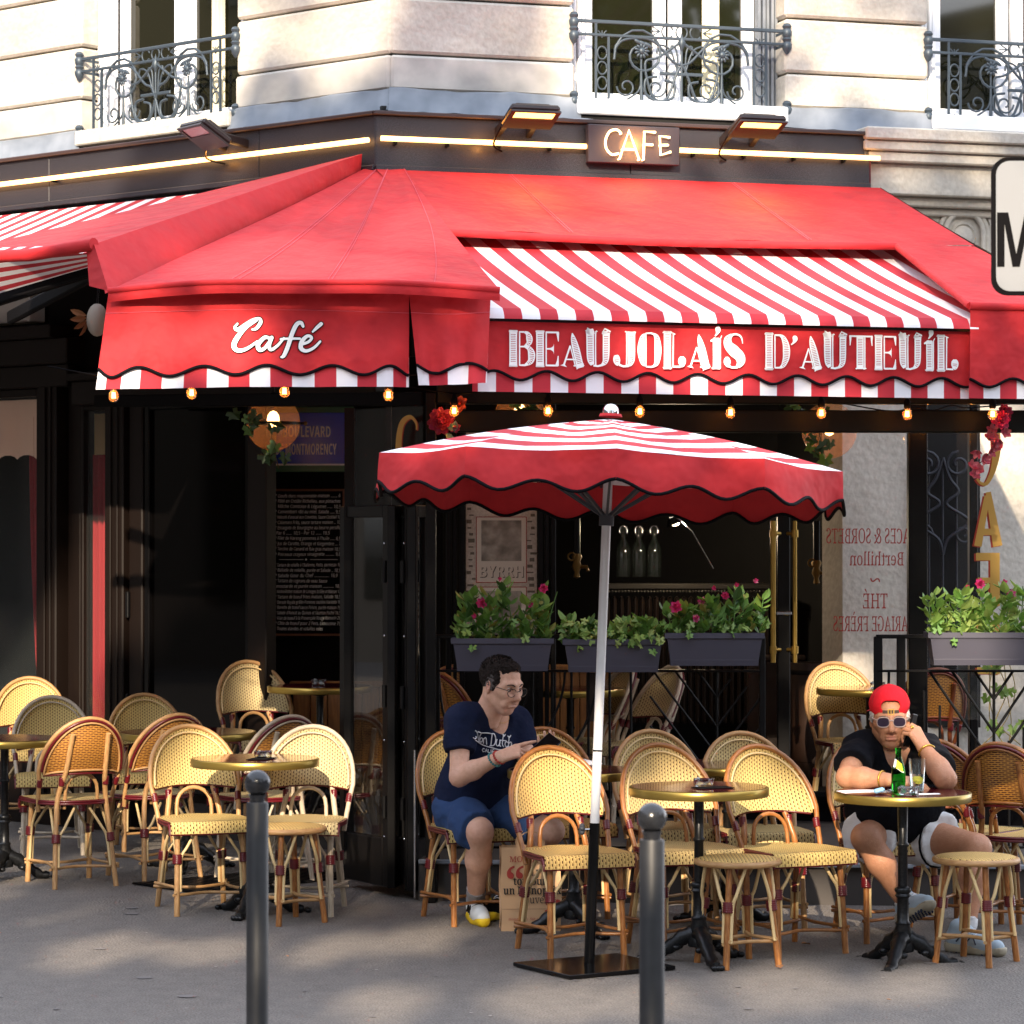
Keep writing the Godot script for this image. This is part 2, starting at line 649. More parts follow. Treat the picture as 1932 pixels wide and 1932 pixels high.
func make_ground() -> void:
	var g := Geo.new()
	g.quad(Vector3(-150, 0, -150), Vector3(-150, 0, 150), Vector3(150, 0, 150), Vector3(150, 0, -150))
	structure("sidewalk", g, M.asphalt)
	# chewing gum, drips and small stains
	g = Geo.new()
	var g2 := Geo.new()
	rng.seed = 17
	for i in 130:
		var c := Vector3(rng.randf_range(-3.0, 3.2), 0.0028 + 0.00001 * i, rng.randf_range(-15.5, -10.6))
		var h := g if i % 4 else g2
		var r := rng.randf_range(0.004, 0.009) if i % 4 == 0 else (rng.randf_range(0.006, 0.016) if i % 9 else rng.randf_range(0.02, 0.04))
		var ring := []
		for k in 9:
			ring.append(c + Vector3(cos(TAU * k / 8.0) * r * rng.randf_range(0.8, 1.3), 0, sin(TAU * k / 8.0) * r))
		ring[8] = ring[0]
		for k in 8:
			h.quad(c, ring[k], ring[k + 1], c)
	structure("sidewalk_stains", g, std(Color(0.43, 0.41, 0.40), 0.9)).set_meta("kind", "stuff")
	structure("sidewalk_specks", g2, std(Color(0.62, 0.59, 0.57), 0.9)).set_meta("kind", "stuff")
	g = Geo.new()
	# the raised floor of the glazed terrace, with a metal nosing
	g = Geo.new()
	var poly := PackedVector2Array([Vector2(-0.46, -14.62), Vector2(3.6, -14.28), Vector2(3.6, -20.5), Vector2(-6.0, -24.0), Vector2(-4.2, -19.75), Vector2(-1.0, -16.95)])
	g.prism(poly, 0.2, Transform3D(Basis(Vector3(1, 0, 0), Vector3(0, 0, 1), Vector3(0, 1, 0)), Vector3(0, 0.2, 0)))
	structure("terrace_floor", g, M.terrace)
	g = Geo.new()
	g.beam(Vector3(-0.46, 0.195, -14.605), Vector3(3.6, 0.195, -14.265), 0.03, 0.022, 0.004)
	var no := part("step_nosing", g, M.zinc)
	no.set_meta("kind", "structure")
	g = Geo.new()
	g.beam(Vector3(0.9, 0.36, -16.3), Vector3(3.4, 0.36, -16.9), 0.04, 0.03, 0.004)
	g.box(Vector3(2.0, 0.27, -16.85), Vector3(3.6, 0.15, 0.6), Basis(Vector3.UP, -0.24))
	part("inner_step", g, M.black_matt).set_meta("kind", "structure")

func leaf_geo(l: float, w: float, fold := 0.25) -> Geo:
	# one leaf lying along +y from the origin, folded along its rib
	var g := Geo.new()
	var pr := [Vector2(0, 0), Vector2(0.42, 0.28), Vector2(0.5, 0.5), Vector2(0.34, 0.78), Vector2(0, 1)]
	for s in [-1.0, 1.0]:
		for i in 4:
			var a: Vector2 = pr[i]
			var b: Vector2 = pr[i + 1]
			g.quad(Vector3(0, a.y * l, 0), Vector3(s * a.x * w, a.y * l, a.x * w * fold), Vector3(s * b.x * w, b.y * l, b.x * w * fold), Vector3(0, b.y * l, 0))
	return g

func make_trees() -> void:
	# plane trees along the street behind the viewer; the low sun comes through them
	var leaf := Geo.new()
	leaf.quad(Vector3(-0.5, 0, 0), Vector3(0, -0.12, 0.3), Vector3(0.5, 0, 0), Vector3(0, 0.12, -0.5))
	leaf.quad(Vector3(-0.3, 0.1, 0.35), Vector3(0.05, 0.0, -0.1), Vector3(0.35, -0.12, 0.3), Vector3(0.05, 0.1, 0.6))
	var lm := leaf.mesh()
	var nz := FastNoiseLite.new()
	nz.seed = 5
	nz.frequency = 0.42
	nz.fractal_octaves = 3
	var spots := [Vector3(-4.6, 0, 6.5), Vector3(0.9, 0, 9.0), Vector3(6.2, 0, 7.5)]
	var words := ["plane tree behind the viewer on the left, opposite the striped awning", "plane tree straight behind the viewer across the street", "plane tree behind the viewer on the right, opposite the stone arches"]
	for k in 3:
		var s: Vector3 = spots[k]
		var tr := thing("plane_tree", words[k], "tree", s, 0.0, "plane trees along the street")
		var g := Geo.new()
		g.tube(smooth_path([Vector3(0, 0, 0), Vector3(0.1, 3, 0.1), Vector3(-0.1, 6.5, 0.2), Vector3(0.1, 10.0, 0.1)], 4), [0.26, 0.25, 0.24, 0.23, 0.22, 0.21, 0.2, 0.19, 0.17, 0.14, 0.11, 0.08, 0.05], 10)
		part("trunk", g, M.bark, tr)
		for b in 8:
			g = Geo.new()
			var an := TAU * b / 8.0 + k
			var y0 := 4.2 + b * 0.65
			var e := Vector3(cos(an) * 2.7, y0 + 2.4, sin(an) * 1.9)
			g.tube(smooth_path([Vector3(0, y0, 0.1), Vector3(cos(an) * 1.1, y0 + 0.9, sin(an) * 0.9), e], 4), [0.10, 0.095, 0.09, 0.08, 0.07, 0.06, 0.05, 0.035, 0.02], 6)
			part("limb", g, M.bark, tr)
		var xs := []
		var cnt := 0
		rng.seed = 40 + k
		while cnt < 9000:
			var q := Vector3(rng.randf_range(-3.6, 3.6), rng.randf_range(4.5, 16.5), rng.randf_range(-2.2, 2.2))
			var rel := Vector3(q.x / 3.5, (q.y - 10.3) / 6.0, q.z / 2.2)
			if rel.length() > 1.0 + 0.25 * nz.get_noise_3dv(q * 1.4):
				continue
			if nz.get_noise_3dv(Vector3((q.x + s.x) * 1.0, q.y * 1.15, 0.0)) < -0.22 + rng.randf() * 0.10:
				cnt += 0
				continue
			if open_sky(q + s):
				continue
			xs.append(Transform3D(Basis.from_euler(Vector3(rng.randf() * TAU, rng.randf() * TAU, rng.randf() * TAU)).scaled(Vector3.ONE * rng.randf_range(0.16, 0.30)), q))
			cnt += 1
		var mm := MultiMesh.new()
		mm.transform_format = MultiMesh.TRANSFORM_3D
		mm.mesh = lm
		mm.instance_count = xs.size()
		for i in xs.size():
			mm.set_instance_transform(i, xs[i])
		var mi := MultiMeshInstance3D.new()
		mi.name = "crown"
		mi.multimesh = mm
		mi.material_override = M.leaf_tree
		mi.set_meta("kind", "stuff")
		tr.add_child(mi)
		if k == 2:
			copy(tr, "plane tree far to the right of the viewer, mirrored in the upstairs windows", Vector3(14.5, 0, 4.5), 0.8)
			copy(tr, "plane tree behind the one far to the right, mirrored in the upstairs windows", Vector3(19.5, 0, 10.5), 2.1)

func open_sky(q: Vector3) -> bool:
	# gaps in the crowns: a leaf is left out where its shadow would fall in one of the sunlit patches of the street and the house
	for h in GAPS:
		var d: Vector3 = q - h[0]
		var along := d.dot(SUN.normalized())
		if (d - SUN.normalized() * along).length() < h[1] + 0.12:
			return true
	return false
var GAPS := [
	[Vector3(-3.0, 4.8, -17.9), 1.2], [Vector3(-1.9, 4.6, -17.2), 0.4], [Vector3(0.5, 4.7, -16.3), 0.26], [Vector3(2.2, 4.6, -16.9), 0.18], [Vector3(-0.9, 4.6, -16.6), 0.22],
	[Vector3(0.3, 3.35, -14.9), 0.22], [Vector3(0.75, 3.3, -14.8), 0.25], [Vector3(1.35, 3.35, -15.0), 0.25], [Vector3(-0.35, 3.3, -14.6), 0.25], [Vector3(-1.2, 3.1, -13.8), 0.3], [Vector3(-0.7, 3.0, -13.6), 0.18],
	[Vector3(0.9, 2.65, -13.7), 0.10], [Vector3(-1.55, 2.7, -13.3), 0.10], [Vector3(-1.2, 2.6, -13.3), 0.09], [Vector3(-2.6, 3.2, -14.6), 0.5],
	[Vector3(-1.5, 0.7, -14.3), 0.30], [Vector3(-1.0, 0.7, -14.2), 0.26], [Vector3(-2.2, 0.6, -15.4), 0.2], [Vector3(0.25, 0.7, -12.9), 0.16], [Vector3(1.15, 0.6, -12.9), 0.16], [Vector3(0.75, 0.65, -12.9), 0.14], [Vector3(1.55, 0.5, -12.9), 0.13], [Vector3(2.0, 0.7, -13.7), 0.2],
	[Vector3(-1.4, 1.0, -16.9), 0.13], [Vector3(1.85, 1.0, -16.8), 0.15], [Vector3(-2.7, 1.4, -18.2), 0.18], [Vector3(-3.0, 0.9, -18.1), 0.4], [Vector3(0.55, 1.15, -14.4), 0.12], [Vector3(1.25, 1.2, -14.4), 0.2], [Vector3(2.2, 1.2, -14.4), 0.15],
	[Vector3(-1.8, 0.0, -12.8), 0.16], [Vector3(-1.3, 0.0, -12.9), 0.12], [Vector3(-0.8, 0.0, -12.9), 0.1], [Vector3(-0.4, 0.0, -13.2), 0.10], [Vector3(0.1, 0.0, -11.4), 0.13], [Vector3(0.5, 0.0, -11.5), 0.11], [Vector3(1.1, 0.0, -11.9), 0.14], [Vector3(1.6, 0.0, -11.85), 0.13], [Vector3(-0.5, 0.0, -11.4), 0.1]]

func more_materials() -> void:
	M.glasses_metal = std(Color("#4a423a"), 0.3, 0.8)
	M.bead_teal = std(Color("#3f8a8c"), 0.4)
	M.bead_red = std(Color("#b5362c"), 0.4)
	M.eye_white = std(Color("#d9d2ca"), 0.25)
	M.eye_dark = std(Color("#241a14"), 0.15)
	M.lid = std(Color("#8a5a45"), 0.6)
	M.print_white = std(Color("#d9dbe2"), 0.8)
	M.cap_red = std(Color("#c01f2b"), 0.8)
	M.cap_seam = std(Color("#8f141d"), 0.8)
	M.navy = std(Color("#1d2740"), 0.6)
	M.leather = std(Color("#4a3a30"), 0.5)
	M.clear_frame = std(Color(0.72, 0.64, 0.62, 0.55), 0.3)
	M.clear_frame.transparency = BaseMaterial3D.TRANSPARENCY_ALPHA
	M.lens_dark = std(Color("#2c2333"), 0.08)
	M.gold_bright = std(Color("#d3a94c"), 0.25, 0.9)
	var gg := std(Color(0.10, 0.62, 0.16, 0.0), 0.03)
	gg.refraction_enabled = true
	gg.refraction_scale = 0.02
	gg.transparency = BaseMaterial3D.TRANSPARENCY_ALPHA
	M.green_glass = gg
	var ww := std(Color(0.97, 0.98, 0.98, 0.0), 0.01)
	ww.refraction_enabled = true
	ww.refraction_scale = 0.033
	ww.transparency = BaseMaterial3D.TRANSPARENCY_ALPHA
	M.water = ww
	M.label_yellow = std(Color("#d8cf2e"), 0.6)
	M.dark_green = std(Color("#1b3a2a"), 0.5)
	M.lemon = std(Color("#e6d23a"), 0.5)
	M.tag_blue = std(Color("#7aa6c8"), 0.5)
	M.kraft = std(Color("#cda47b"), 0.8)
	M.kraft_dark = std(Color("#8c6645"), 0.8)
	M.bag_red = std(Color("#a8382e"), 0.8)
	M.leaf_brown = std(Color("#8a5f3c"), 0.8)
	M.stem_light = std(Color("#8a7a4a"), 0.8)
	M.bulb_glass = glass(Color(1.0, 0.85, 0.6), 0.10, 0.02)
	M.globe_glass = std(Color(0.78, 0.60, 0.40, 0.24), 0.28)
	M.globe_glass.transparency = BaseMaterial3D.TRANSPARENCY_ALPHA
	M.globe_glow = glow(Color(1.0, 0.76, 0.46), 2.4)
	M.leaf_mid = leaf_mat(Color(0.11, 0.22, 0.045))
	M.leaf_deep = leaf_mat(Color(0.035, 0.085, 0.02))
	M.leaf_dry = leaf_mat(Color(0.20, 0.20, 0.05))
	M.leaf_teal = leaf_mat(Color(0.10, 0.22, 0.20))
	M.petal_pink_dark = leaf_mat(Color(0.40, 0.05, 0.10))
	M.petal_orange = leaf_mat(Color(0.45, 0.09, 0.06))
	M.petal_magenta = leaf_mat(Color(0.60, 0.03, 0.20))
	M.petal_pinkish = leaf_mat(Color(0.60, 0.22, 0.32))
	M.grey_plastic = std(Color("#3c3f45"), 0.5)
	M.white_pole = std(Color("#d9d9da"), 0.3, 0.1)
	var mb := std(Color.WHITE, 0.22, 0.2)
	mb.albedo_texture = noise_tex(0.03, Color("#1c1d20"), Color("#303237"), 128, 4, 93)
	M.bollard_ball = tri_tex(mb, 6.0)
	M.sign_white = std(Color("#7b7e83"), 0.6)
	M.sign_box = std(Color("#3a3338"), 0.5, 0.2)
	M.heater = std(Color("#2b2324"), 0.42, 0.3)
	M.heater_off = std(Color("#b98e8a"), 0.25)
	M.curtain_red = std(Color("#7d0d17"), 0.85)
	M.pane_dark = std(Color("#060505"), 0.04, 0.0, 0.28)
	M.smoked = glass(Color(0.05, 0.045, 0.04), 0.45, 0.02)
	M.ochre = std(Color("#e6c692"), 0.8)
	M.blind = std(Color("#d6b39c"), 0.8)
	M.green_black = std(Color("#10120f"), 0.45, 0.0, 0.3)
	M.green = std(Color("#1f5a3a"), 0.3)
	M.blue = std(Color("#1c48c0"), 0.22)
	M.plaque_white = std(Color("#e8e0d8"), 0.35)
	M.slate = std(Color("#090908"), 0.8, 0.0, 0.2)
	M.chalk = std(Color("#f2efe8"), 0.9)
	M.frame_wood = std(Color("#6e3d1e"), 0.5)
	M.poster_paper = std(Color("#d3cdbf"), 0.7)
	M.poster_ink = std(Color("#231e17"), 0.7)
	M.newsink = std(Color("#6c665a"), 0.8)
	var m := std(Color.WHITE, 0.8)
	m.albedo_texture = noise_tex(0.10, Color("#b5afa2"), Color("#d8d2c6"), 256, 3, 111)
	M.newspaper = tri_tex(m, 2.0, false)
	m = std(Color.WHITE, 0.8)
	m.albedo_texture = noise_tex(0.012, Color("#6c685f"), Color("#b4aea2"), 256, 5, 113)
	M.engraving = tri_tex(m, 3.0, false)
	M.bar_metal = std(Color("#4a4742"), 0.35, 0.7)
	M.bar_wood = std(Color("#1b120d"), 0.4)
	M.bottle_clear = glass(Color(0.25, 0.3, 0.28), 0.05, 0.03)
	M.lamp_white = glow(Color(1.0, 0.92, 0.8), 5.0)
	M.brass_dull = std(Color("#6d5226"), 0.45, 0.7)
	m = std(Color.WHITE, 0.8)
	m.albedo_texture = noise_tex(0.012, Color("#8f928f"), Color("#b9bab4"), 256, 5, 115)
	M.stone_grey = tri_tex(m, 1.0)
	M.gate_iron = std(Color("#2d3038"), 0.5, 0.2)

func make_opposite() -> void:
	# the houses round the crossing, seen only as dark reflections in the panes and the lacquer
	var words := ["stone house across the street behind the viewer", "stone house down the side street on the left, out of view", "stone house along the street on the right, out of view"]
	var wall := std(Color("#5f574c"), 0.9)
	for k in 3:
		var at: Vector3 = [Vector3(0, 0, 24), Vector3(-24, 0, -22), Vector3(30, 0, 2)][k]
		var t := thing("opposite_building", words[k], "building", at, [0.0, PI / 2, -PI / 2][k])
		var g := Geo.new()
		var h: float = [9.2, 15.0, 12.0][k]
		g.box(Vector3(0, h / 2, 0.5 if k == 0 else -0.5), Vector3([70, 84, 44][k], h, 1.0))
		part("wall", g, wall, t)
		for i in (16 if k == 0 else 10):
			for j in (2 if k == 0 else 3):
				g = Geo.new()
				g.box(Vector3((-30 if k == 0 else -18) + i * 4.0, 2.2 + j * 4.0, -0.02 if k == 0 else 0.02), Vector3(1.6, 2.6, 0.06))
				part("window", g, M.pane, t)

func stone(parent: Node, f: Transform3D, a0: float, a1: float, y0: float, y1: float, out: float, depth := 0.35, mat: Material = null, bev := 0.014) -> void:
	var g := Geo.new()
	g.xf = f
	g.box(Vector3((a0 + a1) * 0.5, (y0 + y1) * 0.5, out - depth * 0.5), Vector3(a1 - a0 - 0.006, y1 - y0 - 0.014, depth), Basis(), bev)
	part("stone_block", g, mat if mat else M.stone, parent)

func make_building() -> void:
	var b := thing("apartment_building", "pale limestone corner apartment house above the cafe", "building")
	# wall pieces between the french windows, course by course; out is measured from the face of the black sign band
	var lev := [4.25, 4.455, 4.773, 5.09, 5.41]
	var wo := -0.28
	# right-hand face: corner pier, window, pier, window, end
	var corner_r := 0.156
	var spans_r := [[corner_r, 1.228], [2.494, 3.40], [4.66, 6.5]]
	for s in spans_r:
		for i in 4:
			var mm: Material = M.stone_dirty if i == 0 and s[0] < 1.0 else M.stone
			stone(b, FR, s[0], s[1], lev[i], lev[i + 1], wo + (0.012 if i == 0 else 0.0), 0.4, mm)
	var spans_l := [[-1.38, -0.156], [-8.2, -2.73], [-16.0, -8.2]]
	for s in spans_l:
		for i in 4:
			stone(b, FL, s[0], s[1], lev[i], lev[i + 1], wo + (0.012 if i == 0 else 0.0), 0.4, M.stone_dirty if i == 0 else M.stone)
	# mass behind and zinc flashing on the ledge
	var g := Geo.new()
	g.xf = FR
	g.box(Vector3(3.6, 4.8, -0.72), Vector3(6.0, 1.3, 0.1))
	g.box(Vector3(3.3, 4.1, -1.0), Vector3(6.4, 0.12, 1.5))
	g.xf = FL
	g.box(Vector3(-8.3, 4.8, -0.72), Vector3(15.4, 1.3, 0.1))
	g.box(Vector3(-8.3, 4.1, -1.0), Vector3(16.0, 0.12, 1.4))
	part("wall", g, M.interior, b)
	for k in 2:
		var spans: Array = spans_r if k == 0 else spans_l
		for s in spans:
			var a0: float = s[0]
			var a1: float = s[1]
			g = Geo.new()
			g.xf = FR if k == 0 else FL
			g.grid(14, 3, func(u, v):
				var i: int = int(v * 3.0 + 0.01)
				var o: float = [-0.262, -0.255, -0.235, 0.0][i]
				var l: float = -o * 0.559 if a0 == corner_r else a0 - 0.02
				var r: float = o * 0.559 if a1 == -corner_r else a1 + 0.02
				var x: float = lerpf(l, r, u)
				return Vector3(x, [4.262 + 0.006 * sin(x * 9.0), 4.255, 4.135, 4.097][i] + 0.003 * sin(x * 31.0), o + 0.004 * sin(x * 17.0)))
			part("zinc_flashing", g, M.zinc, b)
	make_windows(b)
	# lower right: plain wall, string courses and the blind arcade beside the awning
	var a_edge := 2.86
	g = Geo.new()
	g.xf = FR
	g.box(Vector3((a_edge + 6.5) * 0.5, 1.5, -0.45), Vector3(6.5 - a_edge, 3.0, 0.3))
	g.box(Vector3((a_edge + 6.5) * 0.5, 3.50, -0.36), Vector3(6.5 - a_edge, 1.04, 0.3))
	part("wall", g, M.stone, b)
	for mo in [[4.085, 0.07, 0.06], [4.02, 0.058, 0.03], [3.96, 0.060, 0.0], [3.84, 0.178, -0.06], [3.7225, 0.055, -0.12], [3.672, 0.044, -0.17]]:
		g = Geo.new()
		g.xf = FR
		g.box(Vector3((a_edge + 6.5) * 0.5, mo[0], mo[2] - 0.15), Vector3(6.5 - a_edge, mo[1], 0.3), Basis(), 0.008)
		part("string_course", g, M.stone, b)
	for k in 4:
		var c := on_plane(1700 + k * 117.0, 437 + k * 3.0, FR, -0.2)
		var w := 0.15
		# raised arch ring with legs, a sunk field and a disc
		g = Geo.new()
		g.xf = FR
		var ring := []
		for r in [[w, 0.0], [w * 0.8, 0.012]]:
			var q := []
			q.append(Vector3(c.x + r[0], c.y - 0.33, -0.2 + r[1]))
			for i in 17:
				var an := PI * i / 16.0
				q.append(Vector3(c.x + cos(an) * r[0], c.y + sin(an) * r[0], -0.2 + r[1]))
			q.append(Vector3(c.x - r[0], c.y - 0.33, -0.2 + r[1]))
			ring.append(q)
		for q in ring:
			g.tube(q, 0.016, 8)
		g.box(Vector3(c.x - w, c.y - 0.12, -0.19), Vector3(0.05, 0.025, 0.05), Basis(), 0.005)
		g.box(Vector3(c.x + w, c.y - 0.12, -0.19), Vector3(0.05, 0.025, 0.05), Basis(), 0.005)
		part("blind_arch", g, M.stone, b)
		g = Geo.new()
		g.xf = FR
		g.lathe([Vector2(0, 0.012), Vector2(0.055, 0.012), Vector2(0.064, 0.0), Vector2(0.072, 0.012), Vector2(0.085, 0.0), Vector2(0.085, -0.03)], 24, Transform3D(Basis(Vector3(1, 0, 0), Vector3(0, 0, 1), Vector3(0, -1, 0)), Vector3(c.x, c.y - 0.02, -0.205)))
		part("roundel", g, M.stone, b)
		g = Geo.new()
		g.xf = FR
		g.prism(PackedVector2Array([Vector2(c.x + 0.13, c.y + 0.16), Vector2(c.x + 0.21, c.y + 0.16), Vector2(c.x + 0.17, c.y + 0.05)]), 0.03, Transform3D(Basis(), Vector3(0, 0, -0.197)))
		part("spandrel", g, M.stone_dirty, b)

func pane_rect(parent: Node, called: String, f: Transform3D, a0: float, a1: float, y0: float, y1: float, out: float, fw: float, mat: Material, gl: Material, th := 0.05) -> Node:
	# a frame of four bars with its pane
	var g := Geo.new()
	g.xf = f
	g.box(Vector3(a0 + fw / 2, (y0 + y1) / 2, out), Vector3(fw, y1 - y0, th), Basis(), 0.006)
	g.box(Vector3(a1 - fw / 2, (y0 + y1) / 2, out), Vector3(fw, y1 - y0, th), Basis(), 0.006)
	g.box(Vector3((a0 + a1) / 2, y0 + fw / 2, out), Vector3(a1 - a0 - 2 * fw, fw, th), Basis(), 0.006)
	g.box(Vector3((a0 + a1) / 2, y1 - fw / 2, out), Vector3(a1 - a0 - 2 * fw, fw, th), Basis(), 0.006)
	var o := part(called, g, mat, parent)
	g = Geo.new()
	g.xf = f
	g.box(Vector3((a0 + a1) / 2, (y0 + y1) / 2, out - 0.004), Vector3(a1 - a0 - 2 * fw + 0.004, y1 - y0 - 2 * fw + 0.004, 0.006))
	part("pane", g, gl, o)
	return o

func make_windows(b: Node) -> void:
	var defs := [[FR, 1.228, 2.494], [FR, 3.40, 4.66], [FL, -2.73, -1.38]]
	for k in 3:
		var f: Transform3D = defs[k][0]
		var a0: float = defs[k][1]
		var a1: float = defs[k][2]
		var o := -0.52
		# reveals and sill
		var g := Geo.new()
		g.xf = f
		g.box(Vector3((a0 + a1) / 2, 4.205, -0.40), Vector3(a1 - a0, 0.09, 0.36), Basis(), 0.008)
		part("window_sill", g, M.white_frame if k != 2 else M.stone, b)
		for s in [0, 1]:
			g = Geo.new()
			g.xf = f
			var ax: float = a0 + 0.045 if s == 0 else a1 - 0.045
			for j in 5:
				g.box(Vector3(ax + (0.026 * (j - 2)), 4.9, -0.45 + 0.01 * (j % 2)), Vector3(0.018, 1.3, 0.06), Basis(), 0.003)
			part("folded_shutter", g, M.white_frame if s == 0 else M.zinc, b)
		var mid := (a0 + a1) * 0.5
		var hw := (a1 - a0) * 0.5 - 0.10
		for s in [0, 1]:
			var q0: float = mid - hw if s == 0 else mid + 0.012
			var q1: float = mid - 0.012 if s == 0 else mid + hw
			pane_rect(b, "window", f, q0, q1, 4.25, 6.2, o, 0.075, M.white_frame, M.pane)
		g = Geo.new()
		g.xf = f
		g.grid(30, 1, func(u, v): return Vector3(mid + hw * (0.42 + 0.28 * u), 4.3 + v * 1.3, o - 0.06 + 0.02 * sin(u * 26.0)))
		var g2 := Geo.new()
		g2.xf = f
		g2.grid(14, 1, func(u, v): return Vector3(mid + hw * (0.40 + 0.2 * u), 4.32 + v * 1.3, o + 0.012 + 0.006 * sin(u * 22.0)))
		part("curtain", g2, M.cream, b)
		balcony(k, f, a0, a1)

func scroll(c: Vector2, r: float, turns: float, from: float, dir := 1.0, z := 0.0) -> Array:
	var out := []
	var n := int(turns * 14)
	for i in n + 1:
		var s := float(i) / n
		var an := from + dir * TAU * turns * s
		var rr := r * (1.0 - 0.72 * s)
		out.append(Vector3(c.x + cos(an) * rr, c.y + sin(an) * rr, z))
	return out

func balcony(k: int, f: Transform3D, a0: float, a1: float) -> void:
	var names := ["grey wrought iron balcony at the middle upstairs window above the neon sign", "grey wrought iron balcony at the upstairs window cut by the right edge", "grey wrought iron balcony at the left upstairs window above the side awning"]
	var t := thing("window_balcony", names[k], "balcony", f.origin, 0.0, "iron window balconies")
	t.basis = f.basis
	var z := -0.27
	var w := a1 - a0 + 0.02
	var mid := (a0 + a1) / 2
	var y0 := 4.245
	var y1 := 4.615
	var y2 := 4.69
	var L := mid - w / 2
	var R := mid + w / 2
	for y in [y0, y1, y2]:
		var g := Geo.new()
		g.beam(Vector3(L, y, z), Vector3(R, y, z), 0.016, 0.016 if y != y2 else 0.02, 0.003)
		part("rail", g, M.iron, t)
	for x in [L, R]:
		for y in [y0, y1, y2]:
			var g := Geo.new()
			g.lathe([Vector2(0, -0.07), Vector2(0.012, -0.06), Vector2(0.026, -0.035), Vector2(0.03, -0.01), Vector2(0.02, 0.005), Vector2(0.028, 0.02), Vector2(0.018, 0.035), Vector2(0, 0.04)], 12, Transform3D(Basis(), Vector3(x, y + 0.01, z)))
			g.beam(Vector3(x, y, z), Vector3(x, y, z - 0.15), 0.016, 0.016)
			part("bracket", g, M.iron, t)
	for x in [L + 0.13, L + 0.205, R - 0.205, R - 0.13]:
		var g := Geo.new()
		g.beam(Vector3(x, y0, z), Vector3(x, y1 if absf(x - L) > 0.15 and absf(R - x) > 0.15 else y2, z), 0.012, 0.012)
		part("bar", g, M.iron, t)
	# small rings between the outer pairs of bars
	for x in [L + 0.167, R - 0.167]:
		var g := Geo.new()
		for i in 3:
			g = Geo.new()
			var y := lerpf(y0 + 0.10, y1 - 0.10, i / 2.0)
			g.tube(arc(Vector3(x, y, z), Vector3(0.028, 0, 0), Vector3(0, 0.036, 0), 0, TAU * 0.98, 14), 0.005, 5)
			part("ring", g, M.iron, t)
		g = Geo.new()
		for e in [-1.0, 1.0]:
			var yy: float = (y0 + y1) / 2 + e * 0.17
			for s in [-1.0, 0.0, 1.0]:
				g.tube([Vector3(x, yy, z), Vector3(x + s * 0.014, yy + e * 0.03, z), Vector3(x + s * 0.026, yy + e * 0.04, z)], 0.004, 5)
		part("leaf_tip", g, M.iron, t)
	# the frieze under the handrail
	var gf := Geo.new()
	for i in 3:
		gf.tube(arc(Vector3(mid + (i - 1) * 0.085, (y1 + y2) / 2, z), Vector3(0.034, 0, 0), Vector3(0, 0.036, 0), 0.3 if i != 1 else 0.0, TAU * (0.9 if i != 1 else 1.0), 14), 0.005, 5)
	for s in [-1.0, 1.0]:
		for e in [-1.0, 0.0, 1.0]:
			gf.tube([Vector3(mid + s * 0.13, (y1 + y2) / 2, z), Vector3(mid + s * 0.165, (y1 + y2) / 2 + e * 0.02, z), Vector3(mid + s * 0.185, (y1 + y2) / 2 + e * 0.035, z)], 0.004, 5)
	part("frieze", gf, M.iron, t)
	for s in [-1.0, 1.0]:
		var xc: float = mid + s * (w * 0.5 - 0.40)
		# big scroll with a rosette on a stem
		var g := Geo.new()
		var yc := y0 + 0.27
		g.tube(scroll(Vector2(xc, yc), 0.165, 1.25, -0.2 if s > 0 else PI + 0.2, s, z), 0.008, 6)
		g.tube(smooth_path([Vector3(xc + s * 0.16, yc + 0.02, z), Vector3(xc + s * 0.10, y1 - 0.02, z), Vector3(xc - s * 0.06, y1 - 0.015, z), Vector3(xc - s * 0.19, y1 - 0.13, z), Vector3(xc - s * 0.26, y0 + 0.2, z), Vector3(xc - s * 0.34, y0 + 0.02, z), Vector3(xc - s * 0.45, y0 + 0.04, z), Vector3(xc - s * 0.46, y0 + 0.13, z), Vector3(xc - s * 0.39, y0 + 0.15, z)], 6), 0.008, 6)
		g.tube(scroll(Vector2(xc + s * 0.09, y0 + 0.085), 0.058, 1.2, PI, 1, z), 0.006, 5)
		g.tube(scroll(Vector2(xc - s * 0.09, y0 + 0.085), 0.058, 1.2, 0, -1, z), 0.006, 5)
		part("scroll", g, M.iron, t)
		g = Geo.new()
		g.tube([Vector3(xc, y0, z), Vector3(xc, y0 + 0.25, z)], [0.011, 0.006], 6)
		for e in [-1.0, 1.0]:
			g.tube(smooth_path([Vector3(xc, y0 + 0.12, z), Vector3(xc + e * 0.02, y0 + 0.06, z), Vector3(xc + e * 0.09, y0 + 0.01, z)], 4), 0.006, 5)
		part("stem", g, M.iron, t)
		g = Geo.new()
		for i in 11:
			var an := TAU * i / 11.0
			g.ball(Vector3(xc + cos(an) * 0.03, yc + 0.02 + sin(an) * 0.03, z + 0.01), Vector3(0.016, 0.008, 0.008), 8, Basis(Vector3(0, 0, 1), an))
		g.ball(Vector3(xc, yc + 0.02, z + 0.012), Vector3(0.02, 0.02, 0.014), 8)
		part("rosette", g, M.iron, t)
		g = Geo.new()
		for i in 3:
			g.ball(Vector3(xc + s * (0.02 - 0.03 * i), y1 - 0.03 - 0.008 * i, z + 0.008), Vector3(0.03, 0.011, 0.008), 8, Basis(Vector3(0, 0, 1), 0.5 * s))
		part("acanthus_leaf", g, M.iron, t)
		# the arch over the middle spray
		g = Geo.new()
